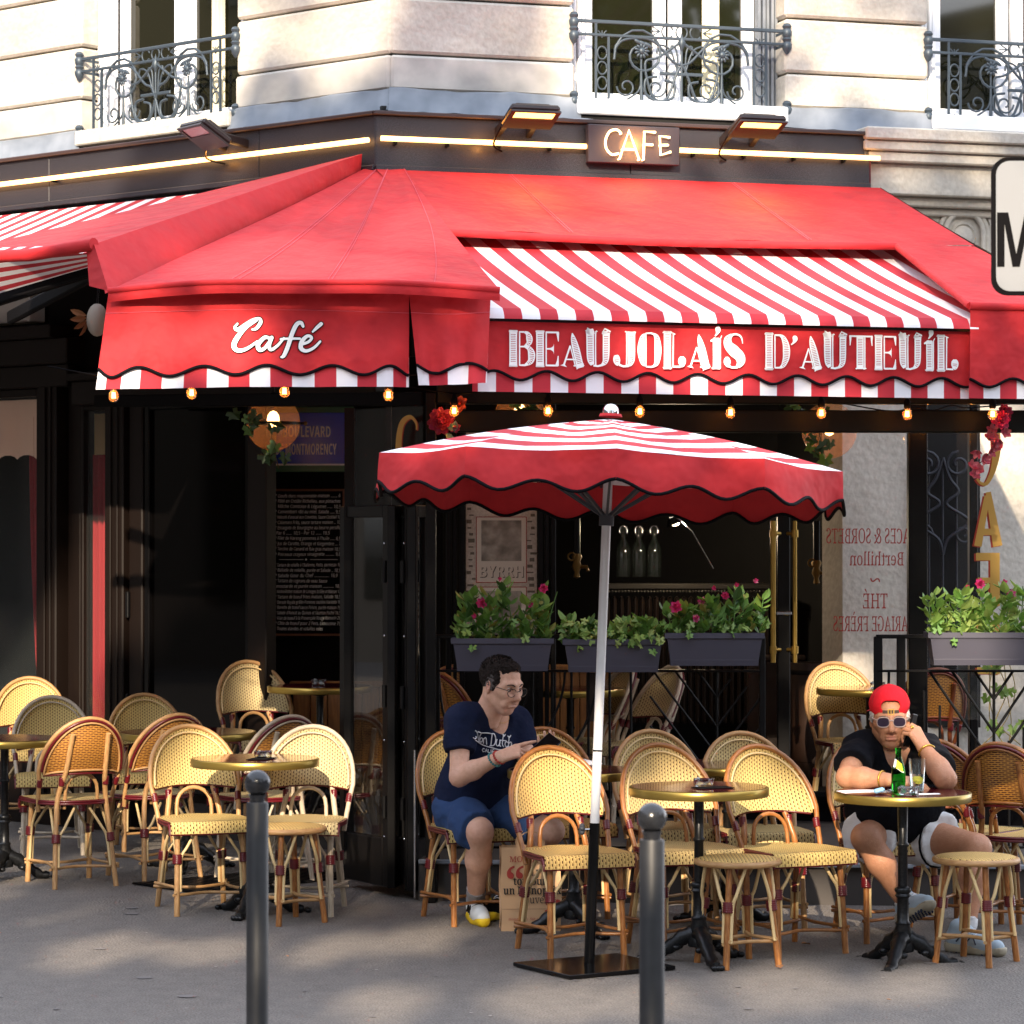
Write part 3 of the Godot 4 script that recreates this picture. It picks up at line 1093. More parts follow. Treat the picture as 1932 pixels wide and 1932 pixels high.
		g.tube(smooth_path([Vector3(mid, y1 - 0.015, z), Vector3(mid + s * 0.14, y1 - 0.11, z), Vector3(mid + s * 0.22, y0 + 0.22, z), Vector3(mid + s * 0.17, y0 + 0.03, z), Vector3(mid + s * 0.06, y0 + 0.03, z), Vector3(mid + s * 0.045, y0 + 0.11, z), Vector3(mid + s * 0.10, y0 + 0.13, z)], 6), 0.008, 6)
		for q in [0.05, 0.11]:
			g.tube(smooth_path([Vector3(mid + s * 0.02, y0 + 0.17, z), Vector3(mid + s * q * 0.6, y0 + 0.30, z), Vector3(mid + s * q * 1.2, y0 + 0.33, z), Vector3(mid + s * q * 1.35, y0 + 0.28, z)], 5), 0.006, 5)
		part("scroll", g, M.iron, t)
	var gm := Geo.new()
	gm.beam(Vector3(mid - 0.13, y0 + 0.17, z), Vector3(mid + 0.13, y0 + 0.17, z), 0.012, 0.018, 0.003)
	gm.tube([Vector3(mid, y0, z), Vector3(mid, y0 + 0.30, z)], 0.007, 6)
	gm.lathe([Vector2(0, -0.07), Vector2(0.012, -0.03), Vector2(0.024, 0.0), Vector2(0.008, 0.03), Vector2(0, 0.06)], 10, Transform3D(Basis(), Vector3(mid, y0 + 0.35, z)))
	part("finial_spray", gm, M.iron, t)

# ---------------------------------------------------------------- sign band, neon, heaters
func make_fascia() -> void:
	var t := thing("sign_band", "black speckled metal fascia band running round the corner above the awnings", "fascia")
	for k in 2:
		var f: Transform3D = FR if k == 0 else FL
		var a0: float = 0.0 if k == 0 else -16.0
		var a1: float = 2.90 if k == 0 else 0.0
		var cuts: Array = [0.0, 1.46, 2.90] if k == 0 else [-16.0, -12.0, -8.0, -4.4, -2.7, -0.9, 0.0]
		for i in cuts.size() - 1:
			var g := Geo.new()
			g.xf = f
			g.box(Vector3((cuts[i] + cuts[i + 1]) / 2, 3.925, -0.14), Vector3(cuts[i + 1] - cuts[i] - 0.004, 0.29, 0.28), Basis(), 0.003)
			part("band_panel", g, M.fascia, t)
		var g2 := Geo.new()
		g2.xf = f
		g2.box(Vector3((a0 + a1) / 2, 4.082, -0.12), Vector3(a1 - a0 + (0.03 if k == 0 else 0.0), 0.022, 0.30), Basis(), 0.004)
		part("top_cap", g2, M.fascia_cap, t)
		g2 = Geo.new()
		g2.xf = f
		g2.box(Vector3((a0 + a1) / 2, 3.786, -0.13), Vector3(a1 - a0, 0.03, 0.30), Basis(), 0.004)
		part("bottom_edge", g2, M.fascia, t)
	var g3 := Geo.new()
	g3.xf = FR
	g3.box(Vector3(2.905, 3.93, -0.14), Vector3(0.008, 0.30, 0.27))
	part("end_plate", g3, M.maroon, t)
	var names := ["warm glowing neon tube along the right-hand fascia past the small lit sign", "warm glowing neon tube along the left-hand fascia above the striped side awning"]
	for k in 2:
		var n := thing("neon_tube", names[k], "neon light", Vector3.ZERO, 0.0, "neon tubes on the fascia")
		var f: Transform3D = FR if k == 0 else FL
		for seg in ([[0.02, 1.185], [1.73, 2.94]] if k == 0 else [[-15.0, -0.01]]):
			var g := Geo.new()
			g.tube([f * Vector3(seg[0], 3.94 if k == 0 else 3.932, 0.045), f * Vector3(seg[1], 3.94 if k == 0 else 3.932, 0.045)], 0.014, 10)
			part("glowing_tube", g, M.neon, n)
			g = Geo.new()
			g.xf = f
			for i in 4:
				var x := lerpf(seg[0], seg[1], (i + 0.3) / 4.0)
				g.box(Vector3(x, 3.92, 0.02), Vector3(0.012, 0.02, 0.04))
			part("clip", g, M.black, n)
		var l := OmniLight3D.new()
		l.name = "tube_light"
		l.position = f * Vector3(0.6 if k == 0 else -1.2, 3.94, 0.09)
		l.light_color = Color(1.0, 0.66, 0.3)
		l.light_energy = 0.008
		l.light_size = 0.02
		l.omni_range = 4.0
		l.omni_attenuation = 2.0
		l.shadow_enabled = true
		n.add_child(l)
	# the small neon sign
	var s := thing("neon_sign", "small black sign box with glowing handwritten neon word CAFE", "sign")
	var g := Geo.new()
	g.xf = FR
	g.box(Vector3(1.457, 3.957, 0.045), Vector3(0.535, 0.21, 0.05), Basis(), 0.004)
	part("sign_box", g, M.sign_box, s)
	var at := FR * Transform3D(Basis(), Vector3(1.457, 3.957, 0.095))
	var word := [
		[[Vector2(-0.085, 0.055), Vector2(-0.11, 0.075), Vector2(-0.15, 0.065), Vector2(-0.175, 0.02), Vector2(-0.172, -0.03), Vector2(-0.14, -0.062), Vector2(-0.10, -0.055)]],
		[[Vector2(-0.095, -0.085), Vector2(-0.04, 0.075), Vector2(0.02, -0.085)], [Vector2(-0.075, -0.03), Vector2(0.0, -0.03)]],
		[[Vector2(0.045, -0.085), Vector2(0.05, 0.072), Vector2(0.115, 0.07)], [Vector2(0.05, 0.0), Vector2(0.10, 0.0)]],
		[[Vector2(0.20, 0.045), Vector2(0.14, 0.05), Vector2(0.145, -0.055), Vector2(0.205, -0.035)], [Vector2(0.145, 0.0), Vector2(0.19, 0.002)]]]
	for w in word:
		g = Geo.new()
		g.xf = at
		for st in w:
			var p := []
			for q in st:
				p.append(Vector3(q.x, q.y, 0.0))
			g.tube(smooth_path(p, 5) if p.size() > 4 else p, 0.0062, 8)
			for e in [p[0], p[-1]]:
				g.tube([e, e - Vector3(0, 0, 0.03)], 0.004, 6)
		part("neon_letter", g, M.neon_white, s)
	var l2 := OmniLight3D.new()
	l2.name = "sign_light"
	l2.position = FR * Vector3(1.457, 3.957, 0.13)
	l2.light_color = Color(1.0, 0.68, 0.34)
	l2.light_energy = 0.04
	l2.light_size = 0.03
	l2.omni_attenuation = 2.0
	l2.shadow_enabled = true
	s.add_child(l2)
	# three infrared heaters
	var hd := [[FR, 0.80, "lit black patio heater on the fascia left of the neon sign"], [FR, 2.11, "lit black patio heater on the fascia right of the neon sign"], [FL, -1.07, "unlit patio heater tilted on the left fascia below the side balcony"]]
	for i in 3:
		var f: Transform3D = hd[i][0]
		var h := thing("patio_heater", hd[i][2], "heater", Vector3.ZERO, 0.0, "infrared heaters above the awnings")
		var lit := i < 2
		var b := Basis(Vector3.UP, 0.0 if lit else -0.25) * Basis(Vector3.RIGHT, -0.32 if lit else -0.55)
		var xf := f * Transform3D(b.scaled_local(Vector3(0.84, 0.9, 0.9)), Vector3(hd[i][1], 4.045 if lit else 4.02, 0.26 if lit else 0.26))
		g = Geo.new()
		g.xf = xf
		g.box(Vector3(0, 0.025, 0), Vector3(0.33, 0.045, 0.235), Basis(), 0.014)
		g.box(Vector3(0, 0.055, 0), Vector3(0.25, 0.04, 0.15), Basis(), 0.015)
		part("housing", g, M.heater, h)
		g = Geo.new()
		g.xf = xf
		for q in [[0, 0.112, 0.33, 0.018], [0, -0.045, 0.33, 0.13]]:
			g.box(Vector3(q[0], -0.004, q[1]), Vector3(q[2], 0.012, q[3]))
		for sx in [-1.0, 1.0]:
			g.box(Vector3(sx * 0.150, -0.004, 0.06), Vector3(0.03, 0.012, 0.09))
		part("grille_frame", g, M.heater, h)
		g = Geo.new()
		g.xf = xf
		g.box(Vector3(0, 0.0005, 0.06), Vector3(0.27, 0.006, 0.088))
		part("heating_screen", g, M.heater_glow if lit else M.heater_off, h)
		for e in [-0.11, 0.07]:
			g = Geo.new()
			g.beam(f * Vector3(hd[i][1] + e, 4.0, -0.02), xf * Vector3(e, 0.05, -0.08), 0.035, 0.05, 0.006)
			part("bracket", g, M.heater, h)
		g = Geo.new()
		g.tube(smooth_path([xf * Vector3(-0.15, 0.02, -0.1), f * Vector3(hd[i][1] - 0.16, 3.93, 0.09), f * Vector3(hd[i][1] - 0.09, 3.90, 0.01)], 5), 0.006, 6)
		part("power_cable", g, M.black, h)
		if lit:
			var a := SpotLight3D.new()
			a.name = "heater_light"
			a.transform = xf * Transform3D(Basis(Vector3.RIGHT, -PI / 2), Vector3(0, -0.02, 0.06))
			a.light_color = Color(1.0, 0.62, 0.28)
			a.light_energy = 0.25
			a.light_size = 0.1
			a.spot_angle = 70.0
			a.spot_range = 6.0
			a.spot_attenuation = 2.0
			a.shadow_enabled = true
			h.add_child(a)

# ---------------------------------------------------------------- awnings
func strip_uv(w: float) -> Callable:
	return func(u, v): return Vector2(u * w / 0.172, v)

func make_awnings() -> void:
	# right-hand awning: striped cloth running out from under a fixed red hood
	var t := thing("striped_awning", "red and white striped awning under a red hood, white lettering on its valance", "awning")
	var o1 := 2.60
	var a0 := -0.22
	var a1 := 2.30
	var g := Geo.new()
	g.xf = FR
	var w := a1 - a0
	g.grid(40, 20, func(u, v):
		var s: float = lerpf(0.02, 1.0, v)
		return Vector3(lerpf(a0, lerpf(2.92, a1 + 0.035, s), u), lerpf(3.70, 2.835, s) - 0.05 * sin(PI * s), lerpf(0.05, o1, s)), func(u, v): return Vector2((u * (lerpf(2.92, a1 + 0.035, lerpf(0.02, 1.0, v)) - a0) + 0.02) / 0.172, v * 3.0))
	part("striped_cloth", g, M.stripes, t)
	g = Geo.new()
	g.xf = FR
	g.grid(40, 4, func(u, v): return Vector3(lerpf(a0, a1, u), lerpf(2.835, 2.785, v), o1 + 0.03 * sin(PI * 0.5 * v)), func(u, v): return Vector2((u * w + 0.02) / 0.172, v * 0.1))
	part("front_roll", g, M.stripes, t)
	valance(t, FR, a0 + 0.02, a1 - 0.02, o1 - 0.02, 2.78, 2.53, 2.455, 0.248, 0.6)
	beaujolais(t, FR * Transform3D(Basis(), Vector3(0, 0, o1 - 0.010)))
	g = Geo.new()
	g.xf = FR
	g.beam(Vector3(a0, 2.80, o1 - 0.02), Vector3(a1, 2.80, o1 - 0.02), 0.05, 0.05, 0.01)
	part("front_bar", g, M.black, t)
	# red hood: upper strip and the right-hand end strip, slightly above the stripes
	g = Geo.new()
	g.xf = FR
	var hy := func(s: float) -> float: return lerpf(3.775, 2.905, s) - 0.02 * sin(PI * s)
	var ho := func(s: float) -> float: return lerpf(0.02, o1 + 0.03, s)
	g.grid(40, 12, func(u, v):
		var s: float = v * 0.50
		var sag: float = (-0.012 * sin(PI * u) + 0.005 * sin(u * 31.0 + v * 3.0) + 0.004 * sin(u * 13.0)) * v
		return Vector3(lerpf(-0.0 - s * 0.05, 2.96 - s * 0.10, u), hy.call(s) + sag, ho.call(s)))
	g.grid(6, 14, func(u, v):
		var s: float = lerpf(0.5, 1.0, v)
		return Vector3(lerpf(2.46 - (s - 0.5) * 0.42, 2.91, u), hy.call(s), ho.call(s)))
	part("hood", g, M.red, t)
	g = Geo.new()
	g.tube(smooth_path([FR * Vector3(-0.02, hy.call(0.5) - 0.012, ho.call(0.5)), FR * Vector3(1.2, hy.call(0.5) - 0.03, ho.call(0.5)), FR * Vector3(2.46, hy.call(0.5) - 0.012, ho.call(0.5))], 8), 0.02, 8)
	g.tube([FR * Vector3(2.46, hy.call(0.5) - 0.012, ho.call(0.5)), FR * Vector3(2.25, hy.call(1.0) - 0.01, ho.call(1.0))], 0.016, 8)
	g.tube([FR * Vector3(2.25, hy.call(1.0) - 0.01, ho.call(1.0)), FR * Vector3(2.95, hy.call(1.0) - 0.01, ho.call(1.0))], 0.02, 8)
	part("hood_hem", g, M.red, t)
	g = Geo.new()
	g.xf = FR
	g.grid(1, 8, func(u, v): return Vector3(2.955 - v * 0.05, hy.call(v) + 0.004 - u * 0.02, ho.call(v)))
	part("edge_trim", g, M.fascia_cap, t)
	g = Geo.new()
	for x in [0.75, 2.05]:
		for e in [-0.008, 0.008]:
			g.tube([FR * Vector3(x + e, hy.call(0.01) + 0.003, ho.call(0.01)), FR * Vector3(x + e - 0.03, hy.call(0.25) + 0.003, ho.call(0.25)), FR * Vector3(x + e - 0.06, hy.call(0.49) + 0.002, ho.call(0.49))], 0.0016, 4)
	part("seam", g, M.red_stitch, t)
	valance(t, FR, 2.255, 2.95, o1 + 0.03, 2.89, 2.53, 2.455, 0.248, 0.1)
	# arms under the cloth
	for x in [0.3, 2.0]:
		g = Geo.new()
		g.beam(FR * Vector3(x, 3.4, 0.1), FR * Vector3(x + 0.25, 3.0, 1.4), 0.04, 0.06, 0.01)
		g.beam(FR * Vector3(x + 0.25, 3.0, 1.4), FR * Vector3(x, 2.76, o1 - 0.07), 0.04, 0.06, 0.01)
		part("folding_arm", g, M.black, t)

	# corner hood: one big fan-shaped cloth with a straight front and a short return
	var c := thing("corner_awning", "plain red corner awning with white script word on its long valance", "awning")
	var apex := [FL * Vector3(-0.06, 3.78, 0.03), FR * Vector3(0.16, 3.78, 0.03)]
	var fl := P(205, 549, 13.32)
	var fm := P(560, 533, 13.20)
	var fr := P(943, 547, 13.24)
	var edge := smooth_path([fl, fl.lerp(fm, 0.5) + Vector3(0, 0.015, 0.03), fm, fm.lerp(fr, 0.5) + Vector3(0, 0.012, 0.03), fr], 5)
	var roof := func(u: float, v: float) -> Vector3:
		var top: Vector3 = apex[0].lerp(apex[1], u)
		var k: float = u * (edge.size() - 1)
		var i: int = mini(int(k), edge.size() - 2)
		var low: Vector3 = edge[i].lerp(edge[i + 1], k - i)
		return top.lerp(low, v) + Vector3(0, (-0.035 * (0.35 + sin(u * PI)) + 0.006 * sin(u * 23.0 + v * 2.0) + 0.004 * sin(u * 47.0 - v * 5.0)) * sin(PI * v), 0)
	g = Geo.new()
	g.grid(40, 16, roof)
	part("roof_cloth", g, M.red, c)
	g = Geo.new()
	for u in [0.32, 0.34, 0.575, 0.585, 0.86]:
		var p := []
		for i in 13:
			p.append(roof.call(u if u < 0.8 else lerpf(0.97, 0.83, i / 12.0), i / 12.0) + Vector3(0, 0.003, 0.002))
		g.tube(p, 0.0016, 4)
	part("seam", g, M.red_stitch, c)
	# the lip that overhangs the valance
	g = Geo.new()
	g.grid(40, 4, func(u, v): return roof.call(u, 1.0) + Vector3(0, -0.05 * v, 0.018 * sin(PI * 0.6 * v) - 0.02 * v))
	g.tube(edge, 0.014, 8)
	part("front_lip", g, M.red, c)
	# long valance, then the slit, then the piece that turns the corner
	var vl := [P(205, 556, 13.38), P(480, 548, 13.32), P(772, 556, 13.32)]
	var vb := [P(181, 735, 13.33), P(480, 730, 13.27), P(771, 730, 13.30)]
	curved_valance(c, vl, vb, 2.32)
	var rl := [P(772, 556, 13.32), P(850, 560, 13.33), P(926, 556, 13.40)]
	var rb := [P(790, 727, 13.28), P(850, 726, 13.26), P(918, 722, 13.37)]
	curved_valance(c, rl, rb, 2.32)
	cafe_script(c)
	# the side hood: sloping red strip with a vertical cheek
	var s := thing("side_awning", "red edged striped side awning running off along the left facade", "awning")
	var top_r := FL * Vector3(-0.05, 3.86, 0.05)
	var top_l := FL * Vector3(-0.62, 3.80, 0.03)
	var tip := P(178, 461, 13.55)
	var low := P(182, 549, 13.42)
	var far_tip := P(-60, 486, 14.1)
	g = Geo.new()
	g.grid(14, 4, func(u, v):
		var a: Vector3 = top_r.lerp(tip, u)
		var b: Vector3 = apex[0].lerp(fl, u) + Vector3(-0.015, -0.03 * sin(PI * u) - 0.012, -0.01)
		return a.lerp(b, v) + Vector3(0.03 * sin(PI * u) * sin(PI * v), 0, 0))
	g.quad(tip, fl, fl + Vector3(-0.10, 0.03, -0.10), tip + Vector3(-0.05, 0.0, -0.10))
	part("cheek", g, M.red, s)
	g = Geo.new()
	var q0 := FL * Vector3(-0.75, 3.80, 0.03)
	var q1 := P(-60, 470, 14.2)
	g.grid(16, 6, func(u, v):
		var a: Vector3 = top_r.lerp(tip, u)
		var b: Vector3 = q0.lerp(q1, u)
		return a.lerp(b, v))
	part("border_strip", g, M.red, s)
	g = Geo.new()
	g.tube([tip, tip.lerp(far_tip, 0.5) + Vector3(0, -0.02, 0), far_tip], 0.03, 10)
	part("front_hem", g, M.red, s)
	# stripes above the border and below it
	g = Geo.new()
	var e0 := FL * Vector3(-0.6, 3.745, 0.03)
	var e1 := FL * Vector3(-5.2, 3.745, 0.03)
	var dn := Vector3(-0.6561, 0, 0.7547)
	g.grid(60, 12, func(u, v):
		var a := e0.lerp(e1, u)
		return a + dn * (v * 1.75) + Vector3(0, -v * 0.62 - 0.04 * sin(PI * v), 0), func(u, v): return Vector2(u * 4.6 / 0.172, v))
	part("striped_cloth", g, M.stripes, s)
	g = Geo.new()
	var h0 := P(184, 476, 13.75)
	var h1 := P(184, 500, 13.9)
	var h2 := P(-80, 495, 14.35)
	var h3 := P(-80, 577, 14.7)
	g.grid(20, 6, func(u, v): return h0.lerp(h2, u).lerp(h1.lerp(h3, u), v), func(u, v): return Vector2(v * 0.62 / 0.172 + 0.1, u))
	part("striped_return", g, M.stripes, s)
	g = Geo.new()
	g.beam(P(186, 506, 14.0), P(-80, 590, 14.8), 0.05, 0.06, 0.01)
	g.beam(P(186, 512, 14.05), P(20, 600, 15.4), 0.04, 0.07, 0.01)
	part("support_bar", g, M.black_matt, s)

func valance(t: Node, f: Transform3D, a0: float, a1: float, o: float, y1: float, yw: float, yb: float, period: float, ph: float) -> void:
	var w := a1 - a0
	var wave := func(x: float) -> float: return yw + 0.021 * cos(TAU * (x - a0) / period + ph * TAU)
	var sway := func(x: float, v: float) -> float: return (0.006 * sin(x * 5.3) + 0.003 * sin(x * 13.0)) * v
	var g := Geo.new()
	g.xf = f
	g.grid(int(w * 40), 6, func(u, v):
		var x: float = a0 + u * w
		return Vector3(x, lerpf(y1, wave.call(x), v), o + sway.call(x, v)))
	part("valance", g, M.red, t)
	g = Geo.new()
	var p := []
	var n := int(w * 60)
	for i in n + 1:
		var x := a0 + w * i / n
		p.append(f * Vector3(x, wave.call(x), o + sway.call(x, 1.0)))
	g.tube(p, 0.0075, 6)
	part("black_piping", g, M.piping, t)
	g = Geo.new()
	g.xf = f
	g.grid(int(w * 40), 3, func(u, v):
		var x: float = a0 + u * w
		return Vector3(x, lerpf(yw + 0.06, yb, v), o - 0.012 + sway.call(x, 1.0) * 0.7), func(u, v): return Vector2((u * w + ph * 0.1) / 0.172, v))
	part("striped_flounce", g, M.stripes, t)

func curved_valance(t: Node, top: Array, bot: Array, _w: float) -> void:
	var a := smooth_path(top, 14)
	var b := smooth_path(bot, 14)
	var n := a.size() - 1
	var dist := [0.0]
	for i in n:
		dist.append(dist[-1] + b[i].distance_to(b[i + 1]))
	var at := func(arr: Array, u: float) -> Vector3:
		var k := u * n
		var i := mini(int(k), n - 1)
		return arr[i].lerp(arr[i + 1], k - i)
	var h: float = top[0].y - bot[0].y
	var fr := func(u: float) -> float:
		var x: float = dist[-1] * u
		return 1.0 - (0.075 + 0.021 * cos(TAU * x / 0.262 + 0.6)) / h
	var fold := func(u: float, v: float) -> Vector3: return Vector3(0, 0, 0.018 * sin(u * 17.0) * v + 0.008 * sin(u * 41.0 + v * 2.0) * v + 0.006 * sin(u * 9.0 + v * 7.0) * sin(PI * v))
	if valance_at.is_empty():
		valance_at = [func(u, v): return at.call(a, u).lerp(at.call(b, u), v) + fold.call(u, v)]
	var g := Geo.new()
	var m := int(dist[-1] * 40)
	g.grid(m, 8, func(u, v): return at.call(a, u).lerp(at.call(b, u), v * fr.call(u)) + fold.call(u, v))
	part("valance", g, M.red, t)
	var p := []
	for i in m * 2 + 1:
		var u := float(i) / (m * 2)
		p.append(at.call(a, u).lerp(at.call(b, u), fr.call(u)) + fold.call(u, 1.0))
	g = Geo.new()
	g.tube(p, 0.0075, 6)
	part("black_piping", g, M.piping, t)
	g = Geo.new()
	g.grid(m, 3, func(u, v): return at.call(a, u).lerp(at.call(b, u), lerpf(1.0 - 0.14 / h, 1.0, v)) + fold.call(u, 1.0) + Vector3(0, 0, -0.012), func(u, v): return Vector2(u * dist[-1] / 0.176 + 0.6, v))
	part("striped_flounce", g, M.stripes, t)
	g = Geo.new()
	p = []
	for i in m + 1:
		p.append(at.call(a, float(i) / m).lerp(at.call(b, float(i) / m), 0.20) + fold.call(float(i) / m, 0.2) + Vector3(0, 0, 0.002))
	g.tube(p, 0.0014, 4)
	part("seam", g, M.red_stitch, t)

var valance_at := []

func cafe_script(t: Node) -> void:
	# the word Café, brushed in white with a thin black edge; pixel strokes turned to metres on the valance
	var d := 13.285
	var k := d / FOC
	var c := P(521, 633, d)
	var strokes := [
		[Vector3(448, 611, 5), Vector3(443, 618, 6), Vector3(449, 622, 8), Vector3(465, 612, 9), Vector3(478, 604, 8), Vector3(489, 601, 6), Vector3(492, 608, 8), Vector3(484, 620, 7), Vector3(476, 622, 4)],
		[Vector3(484, 604, 7), Vector3(464, 618, 9), Vector3(448, 638, 11), Vector3(442, 653, 11), Vector3(450, 662, 9), Vector3(466, 659, 7), Vector3(486, 645, 5)],
		[Vector3(510, 639, 6), Vector3(500, 637, 8), Vector3(488, 650, 9), Vector3(490, 660, 9), Vector3(499, 658, 7), Vector3(510, 643, 6)],
		[Vector3(513, 637, 8), Vector3(508, 652, 8), Vector3(512, 660, 7), Vector3(524, 652, 6), Vector3(536, 638, 5)],
		[Vector3(572, 616, 6), Vector3(568, 609, 8), Vector3(560, 612, 9), Vector3(552, 628, 9), Vector3(543, 655, 9), Vector3(536, 671, 8), Vector3(531, 674, 5)],
		[Vector3(530, 640, 5), Vector3(546, 639, 5), Vector3(566, 639, 5)],
		[Vector3(568, 650, 6), Vector3(582, 645, 6), Vector3(588, 637, 6), Vector3(580, 634, 7), Vector3(570, 644, 9), Vector3(568, 657, 9), Vector3(578, 662, 7), Vector3(592, 656, 6), Vector3(604, 644, 5)],
		[Vector3(590, 626, 4), Vector3(598, 618, 7), Vector3(606, 611, 8)]]
	for lay in 2:
		var g := Geo.new()
		g.xf = Transform3D(Basis(), c + Vector3(0, 0, 0.033 + 0.008 * lay))
		for st in strokes:
			g.xf.origin.z += 0.0007
			var p := []
			for q in st:
				p.append(Vector3((q.x - 521.0) * k, (633.0 - q.y) * k, (q.z + (4.0 if lay == 0 else 0.0)) * k * 0.9))
			p = smooth_path(p, 6)
			g.stroke(p, Transform3D())
			for e in [p[0], p[-1]]:
				g.stroke([Vector3(e.x - e.z * 0.45, e.y, e.z * 0.3), Vector3(e.x - e.z * 0.25, e.y, e.z * 0.8), Vector3(e.x, e.y, e.z), Vector3(e.x + e.z * 0.25, e.y, e.z * 0.8), Vector3(e.x + e.z * 0.45, e.y, e.z * 0.3)], Transform3D())
		# press the strokes onto the cloth
		for i in g.v.size():
			var q: Vector3 = g.v[i]
			var lo := 0.0
			var hi := 1.0
			var vv := 0.5
			var s := Vector3.ZERO
			for step in 14:
				var mid := (lo + hi) * 0.5
				s = valance_at[0].call(mid, vv)
				vv = clampf(vv + (s.y - q.y) / 0.44, 0.0, 1.0)
				if s.x < q.x: lo = mid
				else: hi = mid
			g.v[i] = Vector3(q.x, q.y, s.z + 0.003 + 0.003 * lay + (q.z - c.z - 0.033 - 0.008 * lay) * 0.25)
		part("lettering", g, M.piping if lay == 0 else M.valance_white, t)

# the engraved capitals on the striped awning: strokes in units of the letter height, hatched where they are thick
func glyph(ch: String) -> Array:
	# [advance, [[hatched, points(x, y, width)], ...]]
	match ch:
		"B": return [0.70, [[1, [Vector3(0.125, 0.0, 0.25), Vector3(0.125, 0.04, 0.21), Vector3(0.125, 0.5, 0.20), Vector3(0.125, 0.96, 0.21), Vector3(0.125, 1.0, 0.25)]], [0, [Vector3(0.29, 0, 0.035), Vector3(0.29, 1, 0.035)]], [0, [Vector3(0.29, 0.98, 0.04), Vector3(0.42, 0.98, 0.045)]], [1, [Vector3(0.42, 0.98, 0.05), Vector3(0.50, 0.93, 0.11), Vector3(0.545, 0.80, 0.17), Vector3(0.53, 0.66, 0.13), Vector3(0.42, 0.565, 0.05)]], [0, [Vector3(0.29, 0.555, 0.035), Vector3(0.45, 0.56, 0.045)]], [1, [Vector3(0.42, 0.56, 0.05), Vector3(0.54, 0.50, 0.12), Vector3(0.60, 0.34, 0.19), Vector3(0.575, 0.14, 0.15), Vector3(0.43, 0.025, 0.055)]], [0, [Vector3(0.29, 0.018, 0.04), Vector3(0.44, 0.02, 0.05)]]]]
		"E": return [0.66, [[1, [Vector3(0.13, 0.0, 0.26), Vector3(0.13, 0.04, 0.21), Vector3(0.13, 0.5, 0.20), Vector3(0.13, 0.96, 0.21), Vector3(0.13, 1.0, 0.26)]], [0, [Vector3(0.29, 0, 0.035), Vector3(0.29, 1, 0.035)]], [0, [Vector3(0.28, 0.98, 0.045), Vector3(0.62, 0.98, 0.045)]], [0, [Vector3(0.59, 0.98, 0.08), Vector3(0.60, 0.85, 0.05), Vector3(0.61, 0.72, 0.02)]], [0, [Vector3(0.29, 0.5, 0.04), Vector3(0.40, 0.5, 0.05), Vector3(0.47, 0.5, 0.14), Vector3(0.49, 0.5, 0.28)]], [0, [Vector3(0.28, 0.02, 0.045), Vector3(0.60, 0.02, 0.045)]], [0, [Vector3(0.57, 0.02, 0.10), Vector3(0.59, 0.15, 0.05), Vector3(0.60, 0.30, 0.02)]]]]
		"A": return [0.64, [[1, [Vector3(0.32, 0.97, 0.02), Vector3(0.35, 0.80, 0.13), Vector3(0.42, 0.5, 0.19), Vector3(0.52, 0.05, 0.19), Vector3(0.53, 0.0, 0.25)]], [0, [Vector3(0.40, 0.02, 0.03), Vector3(0.265, 0.60, 0.03)]], [0, [Vector3(0.265, 0.60, 0.04), Vector3(0.10, 0.05, 0.05), Vector3(0.09, 0.0, 0.18)]], [0, [Vector3(0.16, 0.20, 0.035), Vector3(0.40, 0.20, 0.035)]], [0, [Vector3(0.35, 0.015, 0.03), Vector3(0.42, 0.015, 0.03)]]]]
		"U": return [0.76, [[1, [Vector3(0.15, 1.0, 0.28), Vector3(0.155, 0.95, 0.21), Vector3(0.16, 0.4, 0.20), Vector3(0.175, 0.18, 0.18), Vector3(0.22, 0.05, 0.10)]], [0, [Vector3(0.32, 1.0, 0.10), Vector3(0.30, 0.95, 0.035), Vector3(0.30, 0.15, 0.035), Vector3(0.31, 0.02, 0.04)]], [0, [Vector3(0.24, 0.03, 0.05), Vector3(0.36, 0.012, 0.05), Vector3(0.48, 0.05, 0.06)]], [1, [Vector3(0.585, 1.0, 0.27), Vector3(0.58, 0.95, 0.19), Vector3(0.575, 0.35, 0.18), Vector3(0.55, 0.15, 0.14), Vector3(0.46, 0.04, 0.06)]]]]
		"J": return [0.66, [[1, [Vector3(0.50, 1.0, 0.28), Vector3(0.50, 0.95, 0.20), Vector3(0.50, 0.3, 0.19), Vector3(0.475, 0.12, 0.14), Vector3(0.42, 0.04, 0.07)]], [0, [Vector3(0.35, 1.0, 0.08), Vector3(0.37, 0.95, 0.035), Vector3(0.37, 0.15, 0.035), Vector3(0.35, 0.02, 0.04)]], [0, [Vector3(0.42, 0.03, 0.06), Vector3(0.28, 0.012, 0.05), Vector3(0.17, 0.06, 0.06)]], [1, [Vector3(0.09, 0.34, 0.06), Vector3(0.095, 0.30, 0.14), Vector3(0.10, 0.20, 0.19), Vector3(0.12, 0.11, 0.15), Vector3(0.16, 0.06, 0.08)]]]]
		"O": return [0.68, [[1, [Vector3(0.20, 0.97, 0.03), Vector3(0.13, 0.85, 0.12), Vector3(0.10, 0.5, 0.20), Vector3(0.13, 0.15, 0.12), Vector3(0.20, 0.03, 0.03)]], [0, [Vector3(0.225, 0.98, 0.035), Vector3(0.225, 0.02, 0.035)]], [0, [Vector3(0.22, 0.985, 0.035), Vector3(0.36, 0.995, 0.045), Vector3(0.46, 0.96, 0.06)]], [1, [Vector3(0.44, 0.97, 0.06), Vector3(0.52, 0.85, 0.14), Vector3(0.55, 0.5, 0.19), Vector3(0.52, 0.15, 0.14), Vector3(0.44, 0.03, 0.06)]], [0, [Vector3(0.22, 0.012, 0.035), Vector3(0.36, 0.005, 0.045), Vector3(0.46, 0.035, 0.06)]]]]
